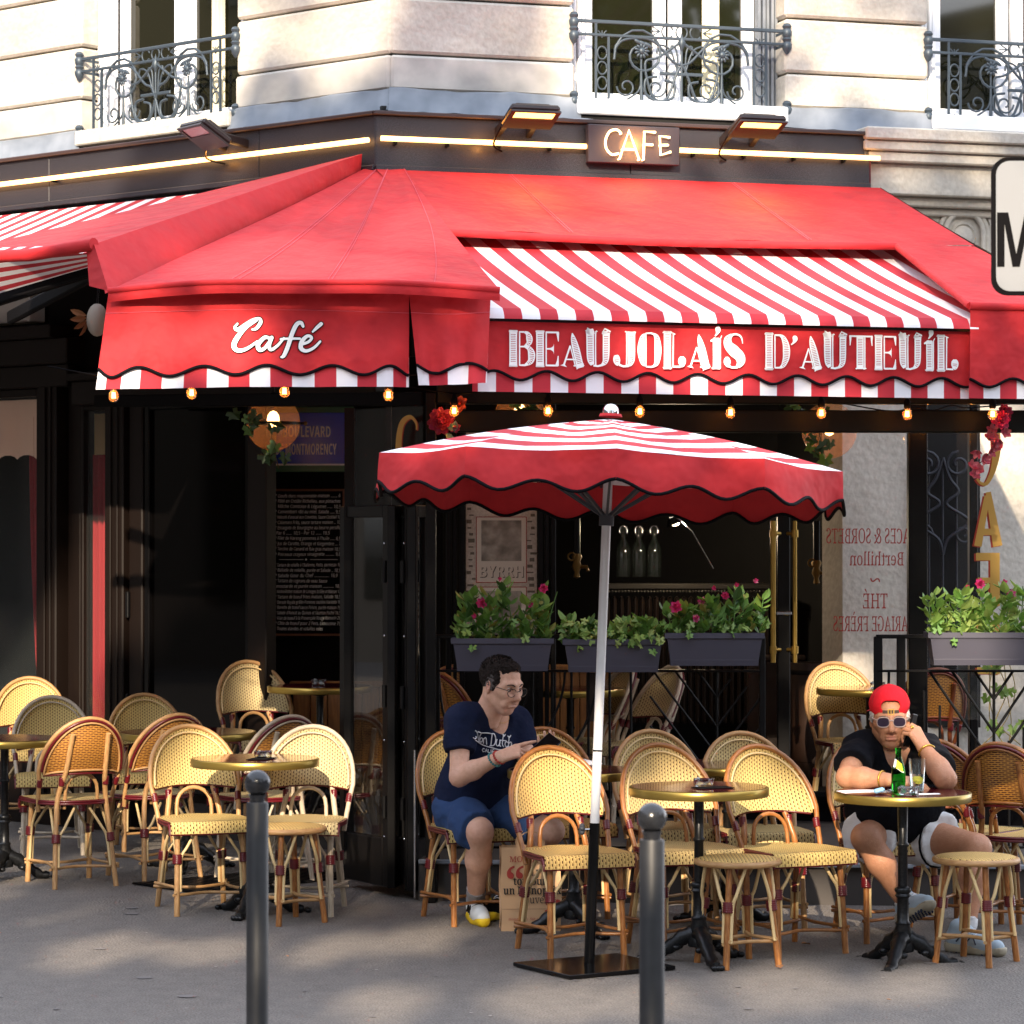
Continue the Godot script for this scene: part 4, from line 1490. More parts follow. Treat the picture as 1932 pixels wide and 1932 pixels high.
		"L": return [0.66, [[1, [Vector3(0.13, 0.0, 0.26), Vector3(0.13, 0.04, 0.20), Vector3(0.13, 0.96, 0.20), Vector3(0.13, 1.0, 0.27)]], [0, [Vector3(0.31, 1.0, 0.10), Vector3(0.29, 0.95, 0.035), Vector3(0.28, 0.0, 0.035)]], [0, [Vector3(0.27, 0.02, 0.045), Vector3(0.48, 0.02, 0.05)]], [1, [Vector3(0.52, 0.32, 0.08), Vector3(0.52, 0.26, 0.18), Vector3(0.52, 0.18, 0.21), Vector3(0.51, 0.09, 0.17), Vector3(0.48, 0.03, 0.08)]]]]
		"i": return [0.36, [[1, [Vector3(0.155, 0.0, 0.27), Vector3(0.155, 0.04, 0.18), Vector3(0.155, 0.78, 0.18), Vector3(0.155, 0.86, 0.16)]], [0, [Vector3(0.265, 0.0, 0.035), Vector3(0.265, 0.86, 0.035), Vector3(0.31, 0.95, 0.02)]], [0, [Vector3(0.0, 0.78, 0.04), Vector3(0.14, 0.85, 0.09)]], [0, [Vector3(0.12, 0.93, 0.03), Vector3(0.17, 1.0, 0.06), Vector3(0.20, 1.10, 0.14), Vector3(0.19, 1.19, 0.11), Vector3(0.18, 1.22, 0.04)]]]]
		"S": return [0.60, [[0, [Vector3(0.52, 0.72, 0.02), Vector3(0.50, 0.86, 0.04), Vector3(0.44, 0.96, 0.05), Vector3(0.32, 0.995, 0.05), Vector3(0.2, 0.96, 0.06)]], [1, [Vector3(0.22, 0.97, 0.08), Vector3(0.10, 0.84, 0.17), Vector3(0.13, 0.66, 0.24), Vector3(0.28, 0.50, 0.30), Vector3(0.42, 0.34, 0.25), Vector3(0.44, 0.16, 0.17), Vector3(0.36, 0.03, 0.07)]], [0, [Vector3(0.23, 0.95, 0.03), Vector3(0.19, 0.84, 0.03), Vector3(0.24, 0.70, 0.03), Vector3(0.48, 0.50, 0.03), Vector3(0.57, 0.32, 0.03), Vector3(0.55, 0.14, 0.03), Vector3(0.42, 0.02, 0.04)]], [0, [Vector3(0.38, 0.02, 0.06), Vector3(0.22, 0.01, 0.05), Vector3(0.12, 0.06, 0.06)]], [1, [Vector3(0.08, 0.32, 0.06), Vector3(0.085, 0.26, 0.15), Vector3(0.09, 0.17, 0.19), Vector3(0.11, 0.09, 0.14), Vector3(0.15, 0.04, 0.07)]]]]
		"D": return [0.72, [[1, [Vector3(0.13, 0.0, 0.26), Vector3(0.13, 0.04, 0.21), Vector3(0.13, 0.96, 0.21), Vector3(0.13, 1.0, 0.26)]], [0, [Vector3(0.29, 0, 0.035), Vector3(0.29, 1, 0.035)]], [0, [Vector3(0.28, 0.985, 0.04), Vector3(0.46, 0.98, 0.05)]], [1, [Vector3(0.42, 0.985, 0.05), Vector3(0.52, 0.90, 0.12), Vector3(0.59, 0.70, 0.18), Vector3(0.605, 0.5, 0.20), Vector3(0.59, 0.30, 0.18), Vector3(0.52, 0.10, 0.12), Vector3(0.42, 0.015, 0.05)]], [0, [Vector3(0.28, 0.015, 0.04), Vector3(0.46, 0.02, 0.05)]]]]
		"'": return [0.24, [[0, [Vector3(0.02, 0.70, 0.03), Vector3(0.09, 0.77, 0.06), Vector3(0.13, 0.87, 0.14), Vector3(0.11, 0.94, 0.11), Vector3(0.10, 0.97, 0.04)]]]]
		"T": return [0.70, [[1, [Vector3(0.31, 0.0, 0.28), Vector3(0.31, 0.04, 0.20), Vector3(0.31, 1.0, 0.20)]], [0, [Vector3(0.46, 0.0, 0.08), Vector3(0.44, 0.05, 0.035), Vector3(0.44, 1.0, 0.035)]], [0, [Vector3(0.0, 0.98, 0.045), Vector3(0.66, 0.98, 0.045)]], [0, [Vector3(0.03, 0.98, 0.07), Vector3(0.03, 0.85, 0.045), Vector3(0.02, 0.70, 0.02)]], [0, [Vector3(0.63, 0.98, 0.07), Vector3(0.63, 0.85, 0.045), Vector3(0.64, 0.70, 0.02)]]]]
	return [0.30, []]

func beaujolais(t: Node, at: Transform3D) -> void:
	var h := 0.158
	var left := on_plane(960, 690, FR, 2.6)
	var right := on_plane(1808, 698, FR, 2.6)
	var words := "BEAUJOLAiS D'AUTEUiL"
	var total := 0.0
	for ch in words:
		total += (glyph(ch)[0] if ch != " " else 0.52) as float
	var k: float = (right.x - left.x) / (total - 0.04)
	var x: float = left.x
	for ch in words:
		if ch == " ":
			x += 0.52 * k
			continue
		var gl := glyph(ch)
		var g := Geo.new()
		var y0: float = lerpf(left.y, right.y, (x - left.x) / (right.x - left.x))
		g.xf = at * Transform3D(Basis(), Vector3(x, y0, 0.0035))
		for st in gl[1]:
			g.xf = g.xf.translated_local(Vector3(0, 0, 0.0008))
			var p := []
			for q in st[1]:
				p.append(Vector3(q.x * k, q.y * h, q.z * k))
			if p.size() > 3:
				# keep straight ends, curve the rest
				p = smooth_path(p, 4)
			if st[0] == 0:
				g.stroke(p, Transform3D())
			else:
				# engraved: a light outline left and right with light bars between, the cloth showing in the slits
				hatch(g, p, h)
		part("letter", g, M.valance_white, t)
		x += gl[0] * k

func hatch(g: Geo, p: Array, h: float) -> void:
	var total := 0.0
	var cum := [0.0]
	for i in p.size() - 1:
		total += Vector2(p[i].x, p[i].y).distance_to(Vector2(p[i + 1].x, p[i + 1].y))
		cum.append(total)
	var at := func(s: float) -> Vector3:
		for i in p.size() - 1:
			if s <= cum[i + 1]:
				return p[i].lerp(p[i + 1], clampf((s - cum[i]) / maxf(cum[i + 1] - cum[i], 1e-6), 0.0, 1.0))
		return p[-1]
	for e in [-1.0, 1.0]:
		var q := []
		for i in p.size():
			var a: Vector3 = p[maxi(i - 1, 0)]
			var b: Vector3 = p[mini(i + 1, p.size() - 1)]
			var w: Vector2 = Vector2(a.y - b.y, b.x - a.x).normalized() * p[i].z * 0.41 * e
			q.append(Vector3(p[i].x + w.x, p[i].y + w.y, p[i].z * 0.18))
		g.stroke(q, Transform3D())
	var pitch := h * 0.052
	var n := int(total / pitch)
	for i in n + 1:
		var s0 := total * i / (n + 1.0)
		var step := total / (n + 1.0)
		var thin: bool = i < 2 or i > n - 2 or at.call(s0).z < h * 0.07
		g.stroke([at.call(s0), at.call(s0 + step * 0.33), at.call(s0 + step * (1.0 if thin else 0.66))], Transform3D(Basis(), Vector3(0, 0, 0.0004)))

func bars(parent: Node, called: String, f: Transform3D, list: Array, mat: Material, bev := 0.004) -> void:
	# boxes in facade coordinates [a0, a1, y0, y1, out0, out1], each a part
	for q in list:
		var g := Geo.new()
		g.xf = f
		g.box(Vector3((q[0] + q[1]) / 2.0, (q[2] + q[3]) / 2.0, (q[4] + q[5]) / 2.0), Vector3(q[1] - q[0], q[3] - q[2], q[5] - q[4]), Basis(), bev)
		part(called, g, mat, parent)

func make_storefront() -> void:
	# left facade: dark posts, panes, moulded header
	var t := thing("shop_front", "dark painted left shop front with posts, moulded header and glass behind the chairs", "shop front")
	var o := -0.477
	bars(t, "post", FL, [[-3.31, -3.13, 0.2, 3.0, o - 0.08, o + 0.06], [-3.11, -2.99, 0.2, 2.9, o - 0.14, o - 0.02], [-2.69, -2.52, 0.2, 2.62, o - 0.08, o + 0.05], [-2.50, -2.38, 0.2, 2.62, o - 0.05, o + 0.02], [-1.46, -1.30, 0.2, 2.62, o - 0.06, o + 0.03]], M.brown_black, 0.008)
	bars(t, "moulding", FL, [[-3.25, -3.22, 0.2, 2.9, o + 0.06, o + 0.075], [-3.19, -3.17, 0.2, 2.9, o + 0.06, o + 0.072], [-2.65, -2.62, 0.2, 2.6, o + 0.05, o + 0.062], [-2.58, -2.56, 0.2, 2.6, o + 0.05, o + 0.06]], M.brown_black, 0.004)
	bars(t, "header", FL, [[-9.0, -2.95, 2.86, 3.02, o - 0.1, o + 0.13], [-9.0, -3.0, 2.72, 2.86, o - 0.1, o + 0.08], [-9.0, -3.05, 3.02, 3.10, o - 0.1, o + 0.18], [-2.99, -0.40, 2.60, 2.75, o - 0.1, o + 0.06], [-2.99, -0.40, 2.75, 2.80, o - 0.1, o + 0.10]], M.brown_black, 0.008)
	bars(t, "upper_panel", FL, [[-3.95, -3.42, 3.14, 3.46, o - 0.1, o + 0.03]], M.stone_dirty, 0.006)
	bars(t, "upper_panel", FL, [[-3.30, -0.2, 2.80, 3.74, o - 0.12, o - 0.02], [-9.0, -3.36, 3.46, 3.76, o - 0.12, o + 0.02], [-4.6, -4.0, 3.1, 3.46, o - 0.1, o + 0.03]], M.interior_warm, 0.004)
	bars(t, "front_panel", FL, [[-9.0, -4.34, 0.42, 2.72, o - 0.1, o], [-16.0, -9.02, 0.0, 3.78, o - 0.1, o]], M.brown_black, 0.006)
	bars(t, "plinth", FL, [[-9.0, -2.45, 0.0, 0.42, o - 0.10, o + 0.05]], M.brown_black, 0.006)
	pane_rect(t, "window", FL, -4.30, -3.31, 0.42, 2.72, o, 0.05, M.brown_black, M.clear)
	pane_rect(t, "window", FL, -2.99, -2.69, 0.42, 2.60, o - 0.04, 0.03, M.brown_black, M.clear)
	pane_rect(t, "window", FL, -2.38, -1.46, 0.26, 2.60, o - 0.02, 0.045, M.black_gloss, M.pane_dark)
	bars(t, "hinge", FL, [[-2.505, -2.48, 1.30, 1.46, o + 0.02, o + 0.045], [-2.505, -2.48, 0.72, 0.84, o + 0.02, o + 0.045]], M.iron_black)
	# red curtains behind the narrow pane, a beige blind and a red curtain behind the wide one
	for c in [[-2.99, -2.69, 0.45, 2.3, "red curtain gathered behind the narrow pane of the left shop front"], [-3.60, -3.33, 0.5, 2.55, "red curtain drawn aside at the far left window"]]:
		var g := Geo.new()
		g.xf = FL
		g.grid(40, 6, func(u, v):
			var wid: float = c[1] - c[0]
			var pinch: float = 1.0 - 0.45 * v * v if c[0] < -3.1 else 1.0
			return Vector3(c[1] - wid * (1.0 - u) * pinch, lerpf(c[3], c[2], v), o - 0.13 + 0.02 * sin(u * 38.0)))
		tag(part("window_curtain", g, M.curtain_red), c[4], "curtain", "red cafe curtains")
	var gb := Geo.new()
	gb.xf = FL
	gb.box(Vector3(-4.85, 1.3, o - 0.9), Vector3(2.5, 2.6, 0.05))
	part("room_wall", gb, M.ochre).set_meta("kind", "structure")
	gb = Geo.new()
	gb.xf = FL
	gb.grid(24, 2, func(u, v): return Vector3(lerpf(-4.25, -3.36, u), lerpf(2.66, 2.28, v) + 0.03 * absf(sin(u * 15.0)) * v, o - 0.1 + 0.012 * sin(u * 30.0)))
	tag(part("festoon_blind", gb, M.blind), "short peach festoon blind at the top of the far left window", "blind")
	# the corner post, the glazed header and the top rail of the terrace
	var c2 := thing("terrace_frame", "black metal frame of the open glazed terrace with its corner post", "frame")
	var b := Geo.new()
	b.box(Vector3(-0.398, 1.25, -14.55), Vector3(0.05, 2.5, 0.06), Basis(), 0.004)
	part("corner_post", b, M.black, c2)
	for q in [[2.56, 2.44, 0.06], [2.42, 2.30, 0.10]]:
		b = Geo.new()
		b.beam(Vector3(-0.37, (q[0] + q[1]) / 2, -14.56), Vector3(3.4, (q[0] + q[1]) / 2, -14.62), 0.08, q[0] - q[1] - 0.01, 0.006)
		part("header_beam", b, M.green_black, c2)
	b = Geo.new()
	b.beam(Vector3(-0.42, 2.47, -14.56), FL * Vector3(-2.4, 2.60, o + 0.35), 0.06, 0.07, 0.006)
	part("header_beam", b, M.black_matt, c2)
	b = Geo.new()
	b.box(Vector3(2.145, 1.25, -15.7), Vector3(0.10, 2.5, 0.08), Basis(), 0.005)
	part("post", b, M.black, c2)
	b = Geo.new()
	b.box(Vector3(2.44, 1.25, -15.7), Vector3(0.045, 2.5, 0.08), Basis(), 0.005)
	part("post", b, M.black, c2)
	b = Geo.new()
	b.box(Vector3(2.56, 1.50, -15.66), Vector3(0.40, 0.035, 0.06), Basis(), 0.005)
	part("cross_bar", b, M.black, c2)
	# glass left of the corner post carrying a gold letter
	b = Geo.new()
	b.beam(Vector3(-0.80, 2.16, -15.1), Vector3(-0.44, 2.16, -14.62), 0.006, 0.56)
	part("pane", b, M.clear, c2)
	b = Geo.new()
	b.box(Vector3(-0.62, 1.3, -14.9), Vector3(0.03, 2.3, 0.05))
	b.box(Vector3(-0.83, 1.3, -15.15), Vector3(0.05, 2.3, 0.06))
	part("mullion", b, M.black, c2)
	var gold_at := Transform3D(Basis(Vector3.UP, -0.9), Vector3(-0.515, 2.30, -14.66))
	for lay in 2:
		b = Geo.new()
		b.xf = gold_at
		b.stroke(smooth_path([Vector3(0.075, 0.02, 0.012), Vector3(0.07, 0.055, 0.016), Vector3(0.02, 0.085, 0.02), Vector3(-0.05, 0.05, 0.04), Vector3(-0.075, -0.05, 0.05), Vector3(-0.065, -0.16, 0.05), Vector3(-0.02, -0.24, 0.03), Vector3(0.04, -0.25, 0.02), Vector3(0.07, -0.2, 0.014)], 6), Transform3D(Basis(), Vector3(0.006, -0.004, 0.0) if lay == 0 else Vector3(0, 0, 0.002)))
		part("gold_letter", b, M.gold_red if lay == 0 else M.gold, c2)
	# folded glass door: one leaf seen through, three folded edge-on behind it
	var d := thing("folding_door", "black glazed folding door standing open at the terrace corner", "door", Vector3.ZERO)
	var leafs := [[Vector3(-0.865, 0, -15.2), Vector3(-0.60, 0, -14.76)], [Vector3(-0.60, 0, -14.72), Vector3(-0.555, 0, -14.99)], [Vector3(-0.545, 0, -14.98), Vector3(-0.505, 0, -14.62)], [Vector3(-0.495, 0, -14.60), Vector3(-0.445, 0, -14.9)]]
	for i in 4:
		var p0: Vector3 = leafs[i][0]
		var p1: Vector3 = leafs[i][1]
		var dir := (p1 - p0).normalized()
		var lf := Transform3D(Basis(dir, Vector3.UP, dir.cross(Vector3.UP)), p0)
		var wd := p0.distance_to(p1)
		var fw := 0.055
		var g := Geo.new()
		g.xf = lf
		g.box(Vector3(fw / 2, 1.0, 0), Vector3(fw, 1.90, 0.045), Basis(), 0.005)
		g.box(Vector3(wd - fw / 2, 1.0, 0), Vector3(fw, 1.90, 0.045), Basis(), 0.005)
		g.box(Vector3(wd / 2, 1.92, 0), Vector3(wd - 2 * fw, 0.06, 0.045), Basis(), 0.005)
		g.box(Vector3(wd / 2, 0.17, 0), Vector3(wd - 2 * fw, 0.24, 0.045), Basis(), 0.005)
		var lo := part("leaf", g, M.black, d)
		g = Geo.new()
		g.xf = lf
		g.box(Vector3(wd / 2, 1.09, 0), Vector3(wd - 2 * fw, 1.61, 0.01))
		part("pane", g, M.smoked, lo)
		for y in [0.45, 1.62, 1.0]:
			g = Geo.new()
			g.xf = lf
			g.lathe([Vector2(0, -0.055), Vector2(0.012, -0.055), Vector2(0.012, 0.055), Vector2(0, 0.055)], 10, Transform3D(Basis(), Vector3(wd - 0.01, y, 0.035)))
			part("hinge", g, M.iron_black, lo)
		g = Geo.new()
		g.xf = lf
		for y in [0.30, 0.78, 1.30, 1.76]:
			g.ball(Vector3(wd - 0.03, y, 0.024), Vector3(0.007, 0.007, 0.005), 8)
		part("screw", g, M.chrome, lo)
	var hb := Geo.new()
	hb.tube([Vector3(-0.475, 0.03, -14.50), Vector3(-0.475, 0.75, -14.50)], 0.006, 6)
	part("drop_bolt", hb, M.chrome, d)

func make_interior() -> void:
	# closed dark room: back walls, ceiling
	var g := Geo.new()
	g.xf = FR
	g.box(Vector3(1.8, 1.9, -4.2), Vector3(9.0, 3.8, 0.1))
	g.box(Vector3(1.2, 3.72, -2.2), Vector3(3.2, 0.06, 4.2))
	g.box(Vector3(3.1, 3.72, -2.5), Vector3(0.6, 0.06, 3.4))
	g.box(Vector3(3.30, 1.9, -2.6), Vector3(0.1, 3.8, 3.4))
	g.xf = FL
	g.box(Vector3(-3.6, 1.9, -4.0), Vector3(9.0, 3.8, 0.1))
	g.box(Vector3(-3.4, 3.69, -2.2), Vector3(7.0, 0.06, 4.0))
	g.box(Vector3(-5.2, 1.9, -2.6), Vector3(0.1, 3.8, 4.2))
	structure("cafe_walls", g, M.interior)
	# soffit of the glazed terrace
	# dark wall carrying the street plaque and the menu board
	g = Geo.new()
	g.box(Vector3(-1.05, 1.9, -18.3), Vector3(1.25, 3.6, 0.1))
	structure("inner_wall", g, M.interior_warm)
	var pl := thing("street_plaque", "blue enamel street plaque with white letters and green rim behind the hanging globe", "plaque", P(588, 829, 18.15))
	g = Geo.new()
	g.box(Vector3(0.0, 0, 0), Vector3(0.52, 0.40, 0.012), Basis(), 0.003)
	part("green_rim", g, M.green, pl)
	g = Geo.new()
	g.box(Vector3(0, 0.005, 0.008), Vector3(0.50, 0.315, 0.008), Basis(), 0.002)
	part("blue_field", g, M.blue, pl)
	g = Geo.new()
	g.box(Vector3(0, -0.155, 0.0125), Vector3(0.50, 0.01, 0.003))
	part("white_line", g, M.plaque_white, pl)
	for q in [["BOULEVARD", 0.290, -0.028, 0.045], ["DE MONTMORENCY", 0.372, -0.034, -0.062]]:
		var lt := lettering(q[0], 0.066, M.plaque_white, pl, Transform3D(), "Droid Sans", 700)
		lt.transform = Transform3D(Basis().scaled(Vector3(q[1] / maxf(lt.get_aabb().size.x, 0.01), 1, 1)), Vector3(q[2], q[3], 0.0135))
	# the menu board
	var mb := thing("menu_board", "tall black chalkboard menu in a thin wooden frame behind the open door", "chalkboard", P(581, 1061, 18.14))
	var bw := 0.44
	var bh := 0.885
	g = Geo.new()
	g.box(Vector3.ZERO, Vector3(bw, bh, 0.015))
	part("slate", g, M.slate, mb)
	for q in [[0.0, bh / 2, bw + 0.02, 0.014], [0.0, -bh / 2, bw + 0.02, 0.014], [-bw / 2, 0.0, 0.014, bh], [bw / 2, 0.0, 0.014, bh]]:
		g = Geo.new()
		g.box(Vector3(q[0], q[1], 0.006), Vector3(q[2], q[3], 0.024), Basis(), 0.003)
		part("frame", g, M.frame_wood, mb)
	var menu := ["* Oeufs durs mayonnaise maison ....... 6", "* Pâté en Croûte Richelieu, aux pistaches", "      Mâche Comtoise & Légumes ..... 10,5", "* Camembert rôti au miel, Salade ..... 9,5", "* Velouté d'avocat aux Crevettes, Sauce Cocktail 10", "* Calamars Frits, sauce tartare maison .. 10", "* Escargots de Bourgogne au beurre persillé", "   Par 6 ...... 10,5 - Par 12 ...... 19,5", "* Filet de Hareng pommes à l'huile ..... 8,5", "* Jus de Carotte, Orange et Gingembre ... 7", "* Terrine de Canard et foie gras maison 10,5", "* Poireaux crayeux vinaigrette ......... 9,8", "", "* Tartare de volaille à l'Italienne, Pesto, parmesan 18", "* Ballade de volaille, purée et Salade .. 18,5", "* Salade Gour du Chef ............... 16,9", "* Tartare de rognons de veau Sauce", "   moutarde et purée maison ........... 18,5", "* Andouillettes maison de Limoges brûlée et Maison 17", "* Tartare de boeuf frites maison, Salade 18,5", "* Dorade Royale grillée Pommes sautées Haricots 18", "* Bavette de boeuf sauce Poivre, purée maison 19", "* Salade d'Avocat au Quinoa et Saumon Poché 16,5", "* Filet de boeuf à la Provençale Rouge Romarin 26", "* Côte de boeuf pour 2 Pers. Limousine 75", "     Toutes viandes et volailles nées"]
	for i in menu.size():
		var y := bh / 2 - 0.035 - i * 0.0325
		if menu[i] == "":
			g = Geo.new()
			g.box(Vector3(-0.1, y, 0.009), Vector3(0.15, 0.003, 0.001))
			g.box(Vector3(0.1, y, 0.009), Vector3(0.17, 0.003, 0.001))
			g.ball(Vector3(-0.01, y, 0.009), Vector3(0.006, 0.006, 0.001), 8)
			part("divider", g, M.chalk, mb)
			continue
		var m := lettering(menu[i], 0.0205, M.chalk, mb, Transform3D(), "Droid Sans", 400, "menu_line", 0.0006)
		var sz: float = m.get_aabb().size.x
		var sc := minf(0.82, 0.40 / maxf(sz, 0.01))
		if i == 16 or i == 25: sc = 0.7
		m.transform = Transform3D(Basis(Vector3(0, 0, 1), rng.randf_range(-0.008, 0.008)) * Basis(Vector3(sc, 0, 0), Vector3(0.14, 1, 0), Vector3(0, 0, 1)), Vector3(-0.20 + sz * sc / 2, y, 0.009))
	# a panelled oak bar front inside on the left, and one in the terrace
	for w in [[Vector3(-1.00, 0.58, -17.75), 0.62, 0.62, "panelled oak counter front behind the table inside on the left"], [Vector3(0.34, 0.60, -17.5), 0.58, 0.80, "sunlit oak bench front of upright planks behind the terrace railing"], [Vector3(1.62, 0.55, -18.3), 0.34, 0.95, "dark oak cupboard beside the tall brass door pulls"]]:
		var t := thing("wood_counter", w[3], "counter", w[0], 0.0, "oak joinery")
		var n := int(w[1] / 0.10)
		for i in n:
			g = Geo.new()
			g.box(Vector3(-w[1] / 2 + (i + 0.5) * w[1] / n, 0, 0.002 * (i % 3)), Vector3(w[1] / n - 0.004, w[2], 0.04), Basis(), 0.004)
			part("plank", g, M.oak if w[1] > 0.4 else M.dark_wood, t)
		g = Geo.new()
		g.box(Vector3(0, w[2] / 2 + 0.02, 0.01), Vector3(w[1] + 0.04, 0.035, 0.08), Basis(), 0.008)
		part("top_rail", g, M.oak if w[1] > 0.4 else M.dark_wood, t)
	# pillar papered with old newspaper advertisements
	var pp := thing("poster_pillar", "pillar papered with framed old newspaper advertisements behind the umbrella", "pillar", P(946, 1080, 16.3))
	g = Geo.new()
	g.box(Vector3(0, 0.16, -0.1), Vector3(0.39, 1.24, 0.2))
	part("core", g, M.newspaper, pp)
	g = Geo.new()
	g.box(Vector3(0, -0.93, -0.09), Vector3(0.40, 0.92, 0.2))
	part("lower_panel", g, M.black, pp)
	for q in [[-0.215, 0.03], [-0.255, 0.02], [-0.29, 0.03], [0.215, 0.03], [0.25, 0.025], [0.285, 0.03]]:
		g = Geo.new()
		g.box(Vector3(q[0], -0.1, 0.0), Vector3(q[1], 2.2, 0.06), Basis(), 0.004)
		part("door_moulding", g, M.black, pp)
	var ph := []
	for q in [[0.125, "BYRRH", 0.36], [-0.245, "", 0.33]]:
		g = Geo.new()
		g.box(Vector3(0.0, q[0], 0.002), Vector3(0.275, q[2], 0.004))
		part("poster", g, M.poster_paper, pp)
		g = Geo.new()
		for e in [[0.0, q[2] / 2, 0.275, 0.004], [0.0, -q[2] / 2, 0.275, 0.004], [-0.1375, 0.0, 0.004, q[2]], [0.1375, 0.0, 0.004, q[2]]]:
			g.box(Vector3(e[0], q[0] + e[1], 0.0045), Vector3(e[2], e[3], 0.002))
		part("red_border", g, M.print_red, pp)
		g = Geo.new()
		g.box(Vector3(0.0, q[0] + (0.05 if q[1] else 0.02), 0.0048), Vector3(0.22, q[2] * (0.62 if q[1] else 0.75), 0.001))
		part("picture", g, M.engraving, pp)
		if q[1]:
			lettering(q[1], 0.062, M.poster_ink, pp, Transform3D(Basis().scaled(Vector3(0.92, 1, 1)), Vector3(0.004, q[0] - 0.124, 0.0052)), "Droid Sans", 700)
			lettering(q[1], 0.062, M.poster_paper, pp, Transform3D(Basis().scaled(Vector3(0.92, 1, 1)), Vector3(0.0, q[0] - 0.120, 0.0062)), "Droid Sans", 700)
	for i in 44:
		g = Geo.new()
		var sx := -1.0 if i % 2 == 0 else 1.0
		g.box(Vector3(sx * rng.randf_range(0.15, 0.18), 0.35 - (i / 2) * 0.035, 0.002), Vector3(rng.randf_range(0.02, 0.045), rng.randf_range(0.006, 0.022), 0.002))
		part("newsprint", g, M.newsink, pp)
	# back bar with bottles, a beaded shelf and a fluted front
	var bar := thing("back_bar", "dark fluted bar with a beaded zinc edge deep inside the cafe", "bar", P(1295, 1100, 18.6))
	g = Geo.new()
	g.box(Vector3(0, -0.02, 0), Vector3(1.05, 0.035, 0.3), Basis(), 0.006)
	part("counter_top", g, M.bar_metal, bar)
	g = Geo.new()
	for i in 52:
		g.ball(Vector3(-0.51 + i * 0.02, -0.05, 0.15), Vector3(0.008, 0.008, 0.008), 6)
	part("bead_trim", g, M.bar_metal, bar)
	for i in 24:
		g = Geo.new()
		g.box(Vector3(-0.50 + i * 0.0435, -0.48, 0.10), Vector3(0.034, 0.80, 0.05), Basis(), 0.014)
		part("flute", g, M.bar_wood, bar)
	var bl := ["empty glass bottle on the bar, leftmost of three", "empty glass bottle on the bar, middle of three", "empty glass bottle on the bar, rightmost of three"]
	for i in 3:
		var bt := thing("glass_bottle", bl[i], "bottle", P(1176 + i * 29, 1088, 18.6), 0.0, "empty bottles on the bar")
		g = Geo.new()
		g.lathe([Vector2(0.0, 0.0), Vector2(0.044, 0.0), Vector2(0.046, 0.16), Vector2(0.036, 0.20), Vector2(0.016, 0.235), Vector2(0.015, 0.29), Vector2(0.02, 0.295), Vector2(0.02, 0.31), Vector2(0.0, 0.31)], 16)
		part("body", g, M.bottle_clear, bt)
		g = Geo.new()
		g.tube(arc(Vector3(0, 0.29, 0), Vector3(0.024, 0, 0), Vector3(0, 0.03, 0), -0.5, PI + 0.5, 8), 0.003, 5)
		part("swing_stopper", g, M.chrome, bt)
	var lp := thing("bar_lamp", "bright adjustable reading lamp with a long thin arm over the bar", "lamp", P(1272, 990, 18.2))
	g = Geo.new()
	g.lathe([Vector2(0.018, 0.05), Vector2(0.05, 0.0), Vector2(0.046, 0.002)], 16, Transform3D(Basis(Vector3(0, 0, 1), 0.4), Vector3.ZERO))
	part("lamp_shade", g, M.chrome, lp)
	g = Geo.new()
	g.ball(Vector3(0, 0.012, 0.0), Vector3(0.032, 0.02, 0.032), 10)
	part("bulb", g, M.lamp_white, lp)
	g = Geo.new()
	g.tube([Vector3(0.02, 0.045, 0), Vector3(0.11, -0.04, 0), Vector3(0.24, -0.27, 0)], 0.005, 6)
	part("lamp_arm", g, M.chrome, lp)
	var ol := OmniLight3D.new()
	ol.name = "lamp_light"
	ol.position = Vector3(0, -0.03, 0.05)
	ol.light_energy = 0.12
	ol.light_color = Color(1, 0.9, 0.75)
	ol.light_size = 0.03
	ol.omni_attenuation = 2.0
	ol.shadow_enabled = true
	lp.add_child(ol)
	# wall tap with its pipe between the posters and the bar, another by the door
	for k in 2:
		var c := P(1088, 1050, 17.4) if k == 0 else P(1540, 1062, 17.6)
		var w := thing("brass_tap", ["old brass tap on a black pipe between the posters and the bar", "old brass tap on the dark wall right of the door pulls"][k], "tap", c, 0.0, "brass taps")
		g = Geo.new()
		g.tube([Vector3(0, 0.25, 0), Vector3(0, -0.01, 0)], 0.022, 10)
		part("pipe", g, M.black, w)
		g = Geo.new()
		g.lathe([Vector2(0, -0.13), Vector2(0.02, -0.12), Vector2(0.014, -0.09), Vector2(0.03, -0.06), Vector2(0.02, -0.03), Vector2(0.032, 0.0), Vector2(0.02, 0.02)], 12)
		g.tube([Vector3(0, -0.06, 0), Vector3(0.06, -0.06, 0.02), Vector3(0.065, -0.085, 0.02)], 0.011, 8)
		part("valve", g, M.brass_dull, w)
		g = Geo.new()
		g.tube(arc(Vector3(-0.03, 0.0, 0.02), Vector3(0.022, 0, 0), Vector3(0, 0.022, 0), 0, TAU, 12), 0.006, 6)
		part("handwheel", g, M.brass_dull, w)
	# entrance door with two tall brass pulls
	var dr := thing("entrance_door", "narrow black door edge carrying two tall brass pull handles", "door", P(1478, 1300, 16.4))
	g = Geo.new()
	g.box(Vector3(0, 0.0, 0), Vector3(0.07, 2.4, 0.05), Basis(), 0.005)
	part("stile", g, M.black, dr)
	for k in 2:
		var x := -0.064 if k == 0 else 0.056
		g = Geo.new()
		g.tube([Vector3(x, 0.15, 0.07), Vector3(x, 0.93, 0.07)], 0.015 if k == 0 else 0.012, 12)
		for y in [0.22, 0.86]:
			g.tube([Vector3(x, y, 0.07), Vector3(x * 0.35, y, 0.03)], 0.011, 8)
			g.lathe([Vector2(0.0, -0.02), Vector2(0.02, -0.02), Vector2(0.02, 0.02), Vector2(0.0, 0.02)], 12, Transform3D(Basis(), Vector3(x, y, 0.07)))
		part("pull_handle", g, M.brass, dr)
	g = Geo.new()
